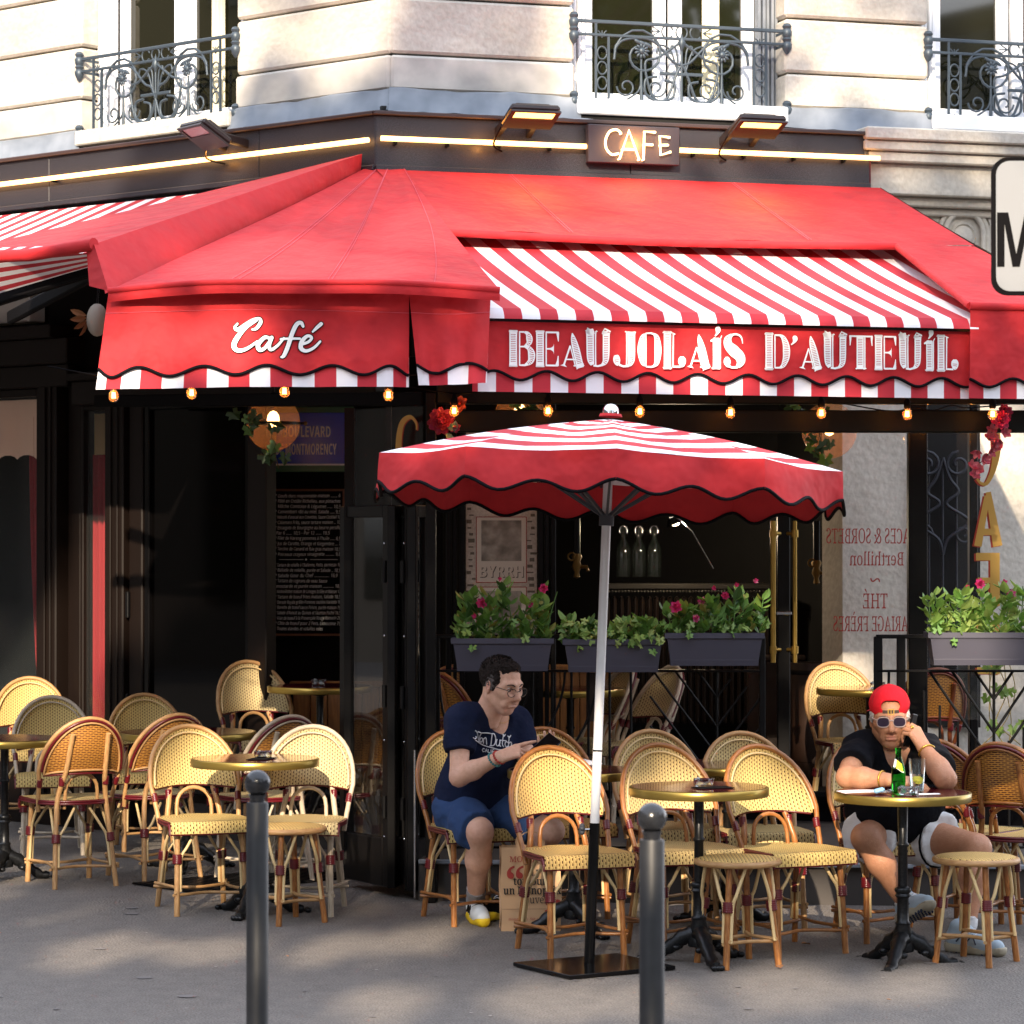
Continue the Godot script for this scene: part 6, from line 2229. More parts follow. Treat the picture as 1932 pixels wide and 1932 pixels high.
# ---------------------------------------------------------------- umbrella, bollards, sign
func make_umbrella() -> void:
	var d := 12.42
	var foot := ground(1111, 12.36)
	var u := thing("parasol", "round red and white striped parasol on a white pole in a black weighted base", "parasol", foot)
	var top := P(1152, 782, d + 0.06) - foot
	var dir := top.normalized()
	var tilt := Basis(Quaternion(Vector3.UP, dir))
	var g := Geo.new()
	g.box(Vector3(0.02, 0.012, 0.03), Vector3(0.52, 0.016, 0.44), Basis(Vector3.UP, 0.55), 0.002)
	part("base_plate", g, M.black_gloss, u)
	g = Geo.new()
	g.tube([dir * 0.015, dir * 0.60], 0.0225, 14)
	part("base_tube", g, M.black_gloss, u)
	g = Geo.new()
	var kx := dir * 0.575
	g.tube([kx, kx + Vector3(-0.045, 0, 0.01)], 0.005, 6)
	part("clamp_screw", g, M.chrome, u)
	g = Geo.new()
	for i in 5:
		var an := TAU * i / 5.0
		g.ball(kx + Vector3(-0.052, cos(an) * 0.014, 0.01 + sin(an) * 0.014), Vector3(0.012, 0.012, 0.012), 8)
	g.ball(kx + Vector3(-0.052, 0, 0.01), Vector3(0.014, 0.018, 0.018), 10)
	part("clamp_knob", g, M.grey_plastic, u)
	g = Geo.new()
	g.tube([dir * 0.59, dir * (top.length() - 0.05)], 0.0195, 16)
	part("pole", g, M.white_pole, u)
	g = Geo.new()
	g.tube([dir * 0.898, dir * 0.906], 0.0225, 16)
	part("joint_ring", g, M.chrome, u)
	# canopy: ten gores
	var hub := top - dir * 0.02
	var R := 1.0
	var rise := 0.205
	var cn := hub - dir * (rise + 0.0)
	var n := 10
	var rim := func(k: float, r: float, y: float) -> Vector3:
		var an: float = TAU * k / n + PI / 2
		return cn + tilt * Vector3(cos(an) * r, y, sin(an) * r)
	for k in n:
		g = Geo.new()
		g.grid(6, 14, func(a, v):
			var e0: Vector3 = rim.call(float(k), R * v, rise * (1.0 - v))
			var e1: Vector3 = rim.call(float(k + 1), R * v, rise * (1.0 - v))
			return e0.lerp(e1, a) + tilt * Vector3(0, (-0.012 * v * v - 0.010 * sin(PI * v) + 0.003 * sin(a * 9.0 + v * 12.0 + k)) * sin(PI * a) + 0.022 * sin(PI * v), 0), func(a, v): return Vector2(v * R * 0.975 / 0.176 + 0.47, a))
		part("gore", g, M.stripes, u)
	# scalloped valance with black binding
	for k in n:
		g = Geo.new()
		var edge := []
		g.grid(16, 6, func(a, v):
			var e: Vector3 = rim.call(float(k), R, 0.0).lerp(rim.call(float(k + 1), R, 0.0), a)
			var out: Vector3 = (e - cn).normalized()
			var dep: float = 0.140 + 0.022 * cos(TAU * a * 2.0 + PI)
			return e + tilt * Vector3(0, -0.012 * sin(PI * a) - dep * v, 0) + out * (0.012 * sin(PI * 0.5 * v) - 0.02 * v * sin(TAU * a + 0.5)))
		part("valance", g, M.red, u)
		g = Geo.new()
		for i in 25:
			var a := i / 24.0
			var e: Vector3 = rim.call(float(k), R, 0.0).lerp(rim.call(float(k + 1), R, 0.0), a)
			var out := (e - cn).normalized()
			var dep := 0.140 + 0.022 * cos(TAU * a * 2.0 + PI)
			edge.append(e + tilt * Vector3(0, -0.012 * sin(PI * a) - dep, 0) + out * (0.012 - 0.02 * sin(TAU * a + 0.5)))
		g.tube(edge, 0.0075, 6, false)
		part("black_binding", g, M.piping, u)
		g = Geo.new()
		g.beam(hub - dir * 0.03, rim.call(float(k), R * 0.985, 0.0) - dir * 0.012, 0.012, 0.016)
		g.beam(hub - dir * 0.42, rim.call(float(k), R * 0.5, rise * 0.5) - dir * 0.02, 0.010, 0.014)
		part("rib", g, M.grey_plastic, u)
	g = Geo.new()
	g.tube([hub - dir * 0.45, hub - dir * 0.40], 0.032, 14)
	part("slider", g, M.grey_plastic, u)
	g = Geo.new()
	g.lathe([Vector2(0.05, 0.01), Vector2(0.045, 0.022), Vector2(0.034, 0.022)], 20, Transform3D(tilt, hub))
	part("cap_cloth", g, M.red, u)
	g = Geo.new()
	g.lathe([Vector2(0.036, 0.018), Vector2(0.036, 0.028), Vector2(0.033, 0.045), Vector2(0.022, 0.060), Vector2(0.0, 0.066)], 20, Transform3D(tilt, hub))
	part("finial", g, M.chrome, u)

func make_street() -> void:
	var bl := ["left cast iron bollard with a glossy ball top, before the ashtray table", "right bollard with a worn ball top, before the parasol base"]
	for k in 2:
		var at := ground([486.5, 1229.5][k], [7.6, 6.67][k])
		var t := thing("bollard", bl[k], "bollard", at, 0.0, "dark metal bollards with ball tops")
		var g := Geo.new()
		g.lathe([Vector2(0.0, 0.0), Vector2(0.0285, 0.0), Vector2(0.0285, 1.112), Vector2(0.0265, 1.117), Vector2(0.0, 1.117)], 28)
		part("post", g, M.bollard, t)
		g = Geo.new()
		g.lathe([Vector2(0.0, 1.10), Vector2(0.021, 1.115), Vector2(0.019, 1.125), Vector2(0.023, 1.136)], 24)
		part("neck", g, M.bollard_ball, t)
		g = Geo.new()
		g.ball(Vector3(0, 1.166, 0), Vector3(0.0338, 0.0338, 0.0338), 28)
		part("ball_top", g, M.bollard_ball, t)
	# road sign panel at the right edge
	var s := thing("road_sign", "white road sign with a black rounded border cut by the right edge", "sign", P(1981, 427, 9.0))
	var w := 0.355
	var h := 0.42
	for lay in 3:
		var g := Geo.new()
		var r := 0.05 - lay * 0.008
		var hw: float = w / 2 - [0.0, 0.012, 0.012][lay]
		var hh: float = h / 2 - [0.0, 0.012, 0.012][lay]
		if lay == 2:
			break
		var poly := PackedVector2Array()
		for c in 4:
			for i in 7:
				var an := PI / 2 * c + PI / 2 * i / 6.0
				poly.append(Vector2([1, -1, -1, 1][c] * (hw - r) + cos(an) * r, [1, 1, -1, -1][c] * (hh - r) + sin(an) * r))
		g.prism(poly, 0.02 if lay == 0 else 0.002, Transform3D(Basis(), Vector3(0, 0, 0.003 * lay)))
		part(["black_border", "white_face"][lay], g, [M.black_matt, M.sign_white][lay], s)
	lettering("M", 0.165, M.black_matt, s, Transform3D(Basis().scaled(Vector3(0.7, 1, 1)), Vector3(-0.105, -0.045, 0.0042)), "Droid Sans", 700)
	var g := Geo.new()
	g.tube([Vector3(0.02, 0.25, -0.05), Vector3(0.02, 0.31 - s.position.y - 0.3, -0.05)], 0.03, 14)
	part("sign_post", g, M.zinc, s)

# ---------------------------------------------------------------- string lights, globes, flowers
func make_lamps() -> void:
	# pixel, distance, height of the wire above the bulb, label
	var bl := [[215, 746, 13.55, "first glowing bulb from the left under the corner awning"], [362, 741, 13.5, "second glowing bulb from the left under the corner awning"], [537, 738, 13.45, "third glowing bulb under the corner awning, above the hanging globe"], [733, 745, 13.45, "last glowing bulb under the corner awning, by the folding door"],
		[857, 775, 14.3, "glowing bulb beside the big rose coloured peony"], [1034, 775, 14.3, "glowing bulb between the left globe and the parasol tip"], [1207, 776, 14.3, "glowing bulb right of the parasol tip"], [1378, 778, 14.3, "glowing bulb halfway between the parasol tip and the right globe"], [1549, 779, 14.3, "glowing bulb in front of the right ivy globe"], [1711, 781, 14.3, "glowing bulb in front of the stone pier's right edge"], [1872, 781, 14.3, "glowing bulb by the pink blossoms at the right edge"],
		[1671, 806, 15.6, "tilted glowing bulb deeper inside against the pale pier"], [1751, 804, 15.6, "tilted glowing bulb deeper inside above the iron gate"], [1832, 799, 15.6, "glowing bulb deeper inside behind the pink blossoms"]]
	var pts := {0: [], 1: [], 2: []}
	for i in bl.size():
		var d: float = bl[i][2]
		var c := P(bl[i][0], bl[i][1], d)
		var t := thing("string_light", bl[i][3], "light bulb", c, 0.0, "bulbs strung under the awnings")
		var tip := 0.0
		if i == 11: tip = -0.35
		if i == 12: tip = -0.3
		t.rotation.z = tip
		var g := Geo.new()
		g.lathe([Vector2(0.0, -0.030), Vector2(0.012, -0.028), Vector2(0.021, -0.018), Vector2(0.0235, -0.004), Vector2(0.021, 0.010), Vector2(0.014, 0.022), Vector2(0.012, 0.028)], 16)
		part("bulb", g, M.bulb_glass, t)
		g = Geo.new()
		for k in 4:
			var an := TAU * k / 4.0 + 0.4
			g.tube([Vector3(cos(an) * 0.008, -0.014, sin(an) * 0.008), Vector3(cos(an) * 0.006, 0.014, sin(an) * 0.006)], 0.0036, 6)
		part("filament", g, M.bulb_glow, t)
		g = Geo.new()
		g.lathe([Vector2(0.0, 0.026), Vector2(0.014, 0.026), Vector2(0.017, 0.034), Vector2(0.017, 0.060), Vector2(0.011, 0.070), Vector2(0.006, 0.085), Vector2(0.0, 0.085)], 12)
		part("socket", g, M.black_matt, t)
		var l := OmniLight3D.new()
		l.name = "bulb_light"
		l.position = Vector3(0, -0.002, 0.012)
		l.light_color = Color(1.0, 0.62, 0.26)
		l.light_energy = 0.012
		l.light_size = 0.012
		l.omni_range = 4.0
		l.omni_attenuation = 2.0
		l.shadow_enabled = true
		t.add_child(l)
		pts[0 if i < 4 else (1 if i < 11 else 2)].append(c + Vector3(sin(-tip) * 0.083, 0.083, 0))
	for k in 3:
		var p := []
		for i in pts[k].size():
			p.append(pts[k][i])
			if i < pts[k].size() - 1:
				p.append(pts[k][i].lerp(pts[k][i + 1], 0.5) + Vector3(0, 0.02, 0))
		p.push_front(p[0] + Vector3(-0.3, 0.05, 0))
		p.append(p[-1] + Vector3(0.4, 0.04, 0))
		var g := Geo.new()
		g.tube(smooth_path(p, 5), 0.004, 5)
		tag(part("light_cable", g, M.black_matt), ["black cable of the bulbs under the corner awning", "black cable of the bulbs along the terrace header", "black cable of the bulbs deeper inside on the right"][k], "cable", "string light cables")
	# ribbed glass globes held by a black band, ivy around them
	var gl := [[516, 799, 16.3, 0.146, "ribbed glass globe pendant with ivy in front of the street plaque"], [981, 786, 16.0, 0.135, "ribbed glass globe pendant behind the bulb left of the parasol tip"], [1564, 812, 15.6, 0.143, "ribbed glass globe pendant with ivy at the right, by the pale pier"]]
	for i in 3:
		var c := P(gl[i][0], gl[i][1], gl[i][2])
		var r: float = gl[i][3]
		var t := thing("globe_pendant", gl[i][4], "pendant lamp", c, 0.0, "ribbed glass globes")
		for h in 2:
			var g := Geo.new()
			var seg := 72
			var rows := 10
			for j in rows + 1:
				var th := PI * 0.5 * j / rows
				for s in seg + 1:
					var an := TAU * s / seg
					var rr := r * (1.0 + 0.010 * (1.0 if s % 2 == 0 else -1.0) * sin(th))
					var q := Vector3(sin(th) * cos(an), cos(th) * (1.0 if h == 0 else -1.0), sin(th) * sin(an))
					g.vert(q * rr + Vector3(0, 0.004 if h == 0 else -0.004, 0), q + Vector3(-sin(an), 0, cos(an)) * 0.25 * (1.0 if s % 2 == 0 else -1.0))
			for j in rows:
				for s in seg:
					var a := j * (seg + 1) + s
					g.tri(a, a + 1, a + seg + 2); g.tri(a, a + seg + 2, a + seg + 1)
			part("glass_half", g, M.globe_glass, t)
		var g := Geo.new()
		g.lathe([Vector2(r * 1.0, -0.007), Vector2(r * 1.025, -0.007), Vector2(r * 1.025, 0.007), Vector2(r * 1.0, 0.007)], 36)
		g.tube([Vector3(r, 0, 0), Vector3(r + 0.025, 0, 0)], 0.008, 6)
		part("band", g, M.black, t)
		g = Geo.new()
		g.ball(Vector3(r + 0.03, 0, 0), Vector3(0.012, 0.012, 0.006), 8)
		part("clasp", g, M.brass_dull, t)
		g = Geo.new()
		g.tube([Vector3(0, r, 0), Vector3(0, 1.0, 0)], 0.008, 6)
		g.lathe([Vector2(0.0, r * 1.05), Vector2(0.05, r * 0.99), Vector2(0.03, r * 1.12), Vector2(0.0, r * 1.2)], 14)
		part("stem", g, M.black, t)
		g = Geo.new()
		g.ball(Vector3(0, 0.02, 0), Vector3(0.035, 0.05, 0.035), 12)
		part("bulb", g, M.globe_glow, t)
		var l := OmniLight3D.new()
		l.name = "globe_light"
		l.position = Vector3(0, -0.045, 0.02)
		l.light_color = Color(1.0, 0.60, 0.26)
		l.light_energy = 0.004
		l.light_size = 0.03
		l.omni_range = 6.0
		l.omni_attenuation = 2.0
		l.shadow_enabled = true
		t.add_child(l)
	var iv := [[516, 830, 16.12, 0.26, 15, "ivy trailing over the left glass globe"], [1005, 780, 15.85, 0.11, 12, "ivy sprig at the globe left of the parasol tip"], [1545, 815, 15.44, 0.22, 17, "ivy trailing down beside the right glass globe"]]
	for q in iv:
		var t := thing("ivy", q[5], "ivy", P(q[0], q[1], q[2]), 0.0, "ivy on the globes")
		rng.seed = 100 + int(q[0])
		var w: float = q[3]
		var p := [Vector3(-w * 0.5, w * 0.55, 0), Vector3(-w * 0.1, w * 0.35, 0.02), Vector3(0.0, -w * 0.1, 0.03), Vector3(w * 0.12, -w * 0.6, 0.02)]
		var path := smooth_path(p, 8)
		var g := Geo.new()
		g.tube(path, 0.003, 5)
		part("stem", g, M.stem, t)
		var lf := ivy_leaf().mesh()
		for i in q[4]:
			var o := part("leaf", lf, M.leaf_dark if i % 3 else M.leaf, t)
			o.position = path[int(float(i) / q[4] * (path.size() - 1))] + Vector3(rng.randf_range(-1.0, 0.55) * w * 0.42, rng.randf_range(-0.05, 0.05), rng.randf_range(-0.01, 0.05))
			o.rotation = Vector3(rng.randf_range(-0.7, 0.7), rng.randf_range(-0.8, 0.8), rng.randf_range(1.5, 4.8))
			o.scale = Vector3.ONE * rng.randf_range(0.7, 1.25)
	flowers()

func ivy_leaf() -> Geo:
	var g := Geo.new()
	var poly := PackedVector2Array([Vector2(0, 0), Vector2(0.016, -0.012), Vector2(0.034, 0.0), Vector2(0.024, 0.018), Vector2(0.040, 0.034), Vector2(0.020, 0.040), Vector2(0.0, 0.068), Vector2(-0.020, 0.040), Vector2(-0.040, 0.034), Vector2(-0.024, 0.018), Vector2(-0.034, 0.0), Vector2(-0.016, -0.012)])
	for i in poly.size() - 1:
		var a := poly[i]
		var b := poly[i + 1]
		g.quad(Vector3(0, 0.02, 0.006), Vector3(a.x, a.y, 0), Vector3(b.x, b.y, 0), Vector3(0, 0.022, 0.006))
	return g

func petal(l: float, w: float, cup: float) -> Geo:
	var g := Geo.new()
	g.grid(4, 4, func(u, v):
		var x: float = (u - 0.5) * w * sin(PI * clampf(0.12 + 0.80 * v, 0, 1))
		return Vector3(x, v * l, cup * v * v + absf(u - 0.5) * w * 0.35 + 0.004 * sin(u * 9.0 + v * 5.0)))
	return g

func blossom(t: Node, c: Vector3, r: float, rings: int, mats: Array, face := Vector3(0, 0, 1)) -> void:
	# a flower head of petals in rings
	var zb := Basis(Quaternion(Vector3(0, 0, 1), face.normalized()))
	for k in rings:
		var n := 5 + k * 2
		var m := petal(r * (0.55 + 0.45 * (k + 1.0) / rings), r * 0.75, r * (0.5 - 0.35 * k / maxf(1.0, rings - 1.0))).mesh()
		for i in n:
			var o := part("petal", m, mats[(i + k) % mats.size()], t)
			var an := TAU * i / n + k * 0.5 + rng.randf() * 0.3
			o.transform = Transform3D(zb * Basis(Vector3(0, 0, 1), an) * Basis(Vector3.RIGHT, lerpf(1.1, 0.15, (k + 1.0) / rings) + rng.randf_range(-0.2, 0.2)), c + zb * Vector3(0, 0, -0.006 * k))

func flowers() -> void:
	rng.seed = 321
	var t := thing("artificial_peony", "rose coloured peony hanging by the terrace corner post", "flower", P(833, 795, 14.40))
	blossom(t, Vector3.ZERO, 0.070, 4, [M.petal_rose, M.petal_pink_dark], Vector3(0.1, 0.1, 1))
	for i in 5:
		var o := part("leaf", leaf_geo(0.055, 0.03), M.leaf_teal, t)
		o.position = Vector3(rng.randf_range(0.0, 0.07), rng.randf_range(-0.13, -0.02), 0.01)
		o.rotation = Vector3(rng.randf_range(-0.4, 0.4), 0, rng.randf_range(-2.4, 0.5))
	blossom(t, Vector3(0.01, -0.13, 0), 0.028, 2, [M.petal_pink])
	blossom(t, Vector3(0.065, -0.03, 0.0), 0.03, 2, [M.petal_rose])
	blossom(t, Vector3(0.085, 0.085, 0.0), 0.045, 2, [M.petal_orange])
	t = thing("artificial_blossom", "dusty pink blossom spray hanging over the gold letters", "flower", P(1860, 850, 14.5))
	var st := Geo.new()
	st.tube(smooth_path([Vector3(0.10, 0.22, 0), Vector3(0.04, 0.10, 0.01), Vector3(0.02, 0.0, 0.02), Vector3(-0.06, -0.09, 0.01)], 6), 0.003, 5)
	part("stem", st, M.stem, t)
	for i in 13:
		var s := i / 12.0
		blossom(t, Vector3(lerpf(0.06, -0.07, s) + rng.randf_range(-0.035, 0.045), lerpf(0.10, -0.11, s) + rng.randf_range(-0.02, 0.02), 0.02 + rng.randf_range(0, 0.03)), 0.032, 1, [M.petal_pink, M.petal_pink_dark], Vector3(rng.randf_range(-0.6, 0.6), rng.randf_range(-0.8, 0.4), 1))
	blossom(t, Vector3(0.09, 0.19, 0.02), 0.04, 3, [M.petal_rose])
	t = thing("artificial_blossom", "red hanging blossom in the upper right corner of the terrace", "flower", P(1888, 792, 14.4))
	blossom(t, Vector3.ZERO, 0.05, 3, [M.petal_rose, M.petal])

# ---------------------------------------------------------------- railings and planters
func make_railings() -> void:
	var y1 := 1.30
	var y2 := 1.13
	var y0 := 0.26
	var defs := [[820.0, 1442.0, "black art deco iron railing with the three planters, behind the man in navy"], [1652.0, 1960.0, "black art deco iron railing on the right, behind the man in the red cap"]]
	for k in 2:
		var d := 14.66
		var x0 := ground(defs[k][0], d).x
		var x1 := ground(defs[k][1], d).x
		var t := thing("railing", defs[k][2], "railing", Vector3(0, 0, -d), 0.0, "terrace railings")
		var add := func(nm: String, list: Array, r: float) -> void:
			var g := Geo.new()
			for q in list:
				g.tube(q, r, 6)
			part(nm, g, M.iron_black, t)
		for y in [y1, y2, y0]:
			var g := Geo.new()
			g.beam(Vector3(x0, y, 0), Vector3(x1, y, 0), 0.03, 0.012 if y < y1 else 0.02, 0.003)
			part("rail", g, M.iron_black, t)
		var posts := [x0 + 0.012, x1 - 0.012] if k == 0 else [x0 + 0.01, ground(1699, d).x]
		for x in posts:
			var g := Geo.new()
			g.box(Vector3(x, (y1 + 0.2) / 2, 0), Vector3(0.03 if k == 0 else 0.042, y1 - 0.2, 0.03), Basis(), 0.003)
			part("post", g, M.iron_black, t)
		if k == 0:
			var mid := ground(1145, d).x
			var g := Geo.new()
			g.box(Vector3(mid - 0.06, 1.0, -0.01), Vector3(0.085, 0.24, 0.02), Basis(), 0.003)
			part("latch_plate", g, M.dark_wood, t)
			for px in [1005, 1042, 1078, 1110, 1150, 1190]:
				var x := ground(px, d).x
				add.call("bar", [[Vector3(x, y0, 0), Vector3(x, y2, 0)]], 0.0075)
			# nested quarter arcs on the left, ending in the V lattice on the right
			for r in [0.42, 0.56, 0.70]:
				add.call("curved_bar", [arc(Vector3(x0, y2, 0), Vector3(r * 1.15, 0, 0), Vector3(0, -r, 0), 0.0, PI / 2, 16)], 0.007)
			add.call("curved_bar", [smooth_path([Vector3(x0 + 0.02, y2, 0), Vector3(x0 + 0.05, 0.90, 0), Vector3(x0 + 0.16, 0.70, 0), Vector3(x0 + 0.34, 0.56, 0)], 6)], 0.007)
			var vc := ground(1352, d).x
			add.call("bar", [[Vector3(vc, y0, 0), Vector3(vc, y2, 0)]], 0.0075)
			for i in 5:
				var yy := 0.42 + i * 0.145
				for s in [-1.0, 1.0]:
					var run := minf(0.33, (y2 - yy) * 0.75)
					add.call("diagonal_bar", [[Vector3(vc, yy, 0), Vector3(vc + s * run * (0.72 if s > 0 else 1.0), yy + run / 0.75 * (0.72 if s > 0 else 1.0), 0)]], 0.0065)
		else:
			var vc := ground(1874, d).x
			add.call("bar", [[Vector3(vc, y0, 0), Vector3(vc, y2, 0)]], 0.008)
			for px in [1742, 1772, 1806, 1840, 1902, 1930]:
				var x := ground(px, d).x
				var top := 0.72 + absf(x - vc) * 0.9
				add.call("bar", [[Vector3(x, y0, 0), Vector3(x, minf(y2, top), 0)]], 0.007)
			for i in 3:
				var yy := 0.66 + i * 0.165
				for s in [-1.0, 1.0]:
					var run := minf(0.36, (y2 - yy) * 0.68)
					add.call("diagonal_bar", [[Vector3(vc, yy, 0), Vector3(vc + s * run, yy + run / 0.68, 0)]], 0.0075)
			add.call("curved_bar", [arc(Vector3(vc, 0.40, 0), Vector3(0.17, 0, 0), Vector3(0, 0.26, 0), 0.0, PI, 16)], 0.0075)
			var xp: float = posts[0]
			for e in [0.06, 0.115]:
				add.call("curved_bar", [smooth_path([Vector3(xp + e * 0.9, y2, 0), Vector3(xp + e * 0.8, y2 - 0.10, 0), Vector3(xp + e * 0.25, y2 - 0.20 - e, 0), Vector3(xp, y2 - 0.22 - e, 0)], 5)], 0.0075)
	var pl := [[948, 1203, 193, 1, "grey planter box on the left with red mandevilla and bushy green leaves"], [1156, 1205, 190, 0, "grey planter box in the middle with yellowish ivy and a few shoots"], [1346, 1193, 187, 2, "grey planter box left of the brass door pulls with pink mandevilla"], [1846, 1192, 200, 3, "grey planter box at the right edge with light green leaves and pink flowers"]]
	for i in 4:
		var d := 14.46
		var c := P(pl[i][0], pl[i][1], d)
		var w: float = pl[i][2] / FOC * d
		var t := thing("planter", pl[i][4], "planter", c, 0.0, "planter boxes on the railings")
		var g := Geo.new()
		# a tapered open trough with a stepped rim
		var rows := [[1.0, 0.0, 0.085], [1.0, -0.026, 0.085], [0.955, -0.030, 0.078], [0.945, -0.036, 0.077], [0.89, -0.128, 0.066], [0.885, -0.133, 0.066], [0.88, -0.160, 0.062]]
		for r in rows.size() - 1:
			var a: Array = rows[r]
			var b: Array = rows[r + 1]
			var pa := [Vector3(-w / 2 * a[0], a[1], a[2]), Vector3(w / 2 * a[0], a[1], a[2]), Vector3(w / 2 * a[0], a[1], -a[2]), Vector3(-w / 2 * a[0], a[1], -a[2])]
			var pb := [Vector3(-w / 2 * b[0], b[1], b[2]), Vector3(w / 2 * b[0], b[1], b[2]), Vector3(w / 2 * b[0], b[1], -b[2]), Vector3(-w / 2 * b[0], b[1], -b[2])]
			for s in 4:
				g.quad(pb[s], pb[(s + 1) % 4], pa[(s + 1) % 4], pa[s])
		g.quad(Vector3(-w * 0.44, -0.16, -0.062), Vector3(w * 0.44, -0.16, -0.062), Vector3(w * 0.44, -0.16, 0.062), Vector3(-w * 0.44, -0.16, 0.062))
		part("box", g, M.planter, t)
		g = Geo.new()
		g.box(Vector3(0, -0.015, 0), Vector3(w * 0.96, 0.01, 0.15))
		part("soil", g, M.dark_wood, t)
		for e in [-0.3, 0.3]:
			g = Geo.new()
			g.beam(Vector3(w * e, 0.004, 0.08), Vector3(w * e, 0.004, -0.2), 0.02, 0.006)
			part("hook", g, M.iron_black, t)
		plants(i, pl[i][3], c, w)

func plants(i: int, kind: int, c: Vector3, w: float) -> void:
	var words := ["bushy red flowering mandevilla in the left planter behind the man in navy", "low yellow green ivy with upright shoots in the middle planter", "pink flowering mandevilla in the planter by the brass door pulls", "light green plant with pink flowers in the right-hand planter"]
	var t := thing("flowering_plant", words[i], "plant", c, 0.0, "plants in the planter boxes")
	rng.seed = 900 + i * 13
	var big := [leaf_geo(0.062, 0.034).mesh(), leaf_geo(0.048, 0.028, 0.4).mesh()]
	var ivy := ivy_leaf().mesh()
	var tall := [0.27, 0.13, 0.22, 0.24]
	var stems := [13, 7, 12, 14]
	var count := 0
	for s in stems[i]:
		var x := lerpf(-w * 0.48, w * 0.5, (s + 0.5) / stems[i]) + rng.randf_range(-0.015, 0.015)
		var h: float = tall[i] * rng.randf_range(0.55, 1.0)
		if i == 0 and s == 7: h = 0.28
		if i == 2: h = tall[i] * lerpf(0.62, 1.0, float(s) / stems[i]) * rng.randf_range(0.75, 1.05)
		var lean := Vector3(rng.randf_range(-0.05, 0.05), 0, rng.randf_range(-0.02, 0.06))
		var p0 := Vector3(x, -0.01, rng.randf_range(-0.04, 0.04))
		var path := smooth_path([p0, p0 + Vector3(0, h * 0.5, 0) + lean * 0.3, p0 + Vector3(0, h, 0) + lean], 5)
		var g := Geo.new()
		g.tube(path, 0.0028, 5)
		part("stem", g, M.leaf, t)
		var n := int(h / 0.026) + 4
		for k in n:
			var q: Vector3 = path[int(float(k) / n * (path.size() - 1))]
			for e in 2:
				if count > 285:
					break
				var o := part("leaf", big[(k + e) % 2], [M.leaf, M.leaf_mid, M.leaf_light, M.leaf, M.leaf_mid, M.leaf_deep, M.leaf_dry][rng.randi() % 7 if rng.randf() < 0.9 else 0] if i != 3 else [M.leaf_mid, M.leaf_light, M.leaf_light, M.leaf_lime][rng.randi() % 4], t)
				count += 1
				o.position = q
				var an := rng.randf() * TAU
				o.basis = Basis(Vector3.UP, an) * Basis(Vector3.RIGHT, rng.randf_range(0.5, 1.25)) * Basis(Vector3.UP, rng.randf_range(-0.4, 0.4))
				o.scale = Vector3.ONE * rng.randf_range(0.85, 1.55)
	# ground layer of ivy
	for k in [40, 110, 34, 60][i]:
		if count > 296:
			break
		count += 1
		var o := part("leaf", ivy, [M.leaf_lime, M.leaf_light, M.leaf_mid][k % 3] if i == 1 or i == 0 else [M.leaf_light, M.leaf_mid][k % 2], t)
		var hang: bool = rng.randf() < 0.10
		o.position = Vector3(rng.randf_range(-w * 0.5, w * 0.52), rng.randf_range(0.0, 0.085 if i == 1 else 0.07) - (0.05 if hang else 0.0), 0.095 if hang else rng.randf_range(-0.06, 0.085))
		o.rotation = Vector3(rng.randf_range(-0.9, 0.2), rng.randf_range(-1.2, 1.2), rng.randf() * TAU)
		o.scale = Vector3.ONE * rng.randf_range(0.45, 0.8)
	var fl := [[Vector3(-0.10, 0.17, 0.05), 0.030, 0], [Vector3(0.20, 0.24, 0.03), 0.026, 0], [Vector3(-0.135, 0.105, 0.05), 0.015, 0], [Vector3(0.14, 0.16, 0.05), 0.018, 1], [Vector3(-0.01, 0.285, 0.03), 0.012, 0]]
	if i == 1: fl = []
	if i == 2: fl = [[Vector3(-0.185, 0.125, 0.06), 0.034, 0], [Vector3(-0.06, 0.155, 0.05), 0.022, 1], [Vector3(0.055, 0.18, 0.04), 0.022, 0], [Vector3(-0.09, 0.07, 0.07), 0.022, 1], [Vector3(0.0, 0.215, 0.03), 0.014, 0], [Vector3(0.20, 0.25, 0.03), 0.016, 1], [Vector3(0.11, 0.23, 0.03), 0.014, 0]]
	if i == 3: fl = [[Vector3(0.0, 0.235, 0.04), 0.028, 0], [Vector3(0.12, 0.24, 0.04), 0.018, 1], [Vector3(0.15, 0.185, 0.05), 0.026, 1], [Vector3(-0.06, 0.22, 0.04), 0.012, 0]]
	for q in fl:
		blossom(t, q[0], q[1], 2 if q[1] > 0.02 else 1, [M.petal, M.petal_magenta] if q[2] == 0 else [M.petal_magenta, M.petal_pinkish], Vector3(rng.randf_range(-0.4, 0.4), 0.3, 1))

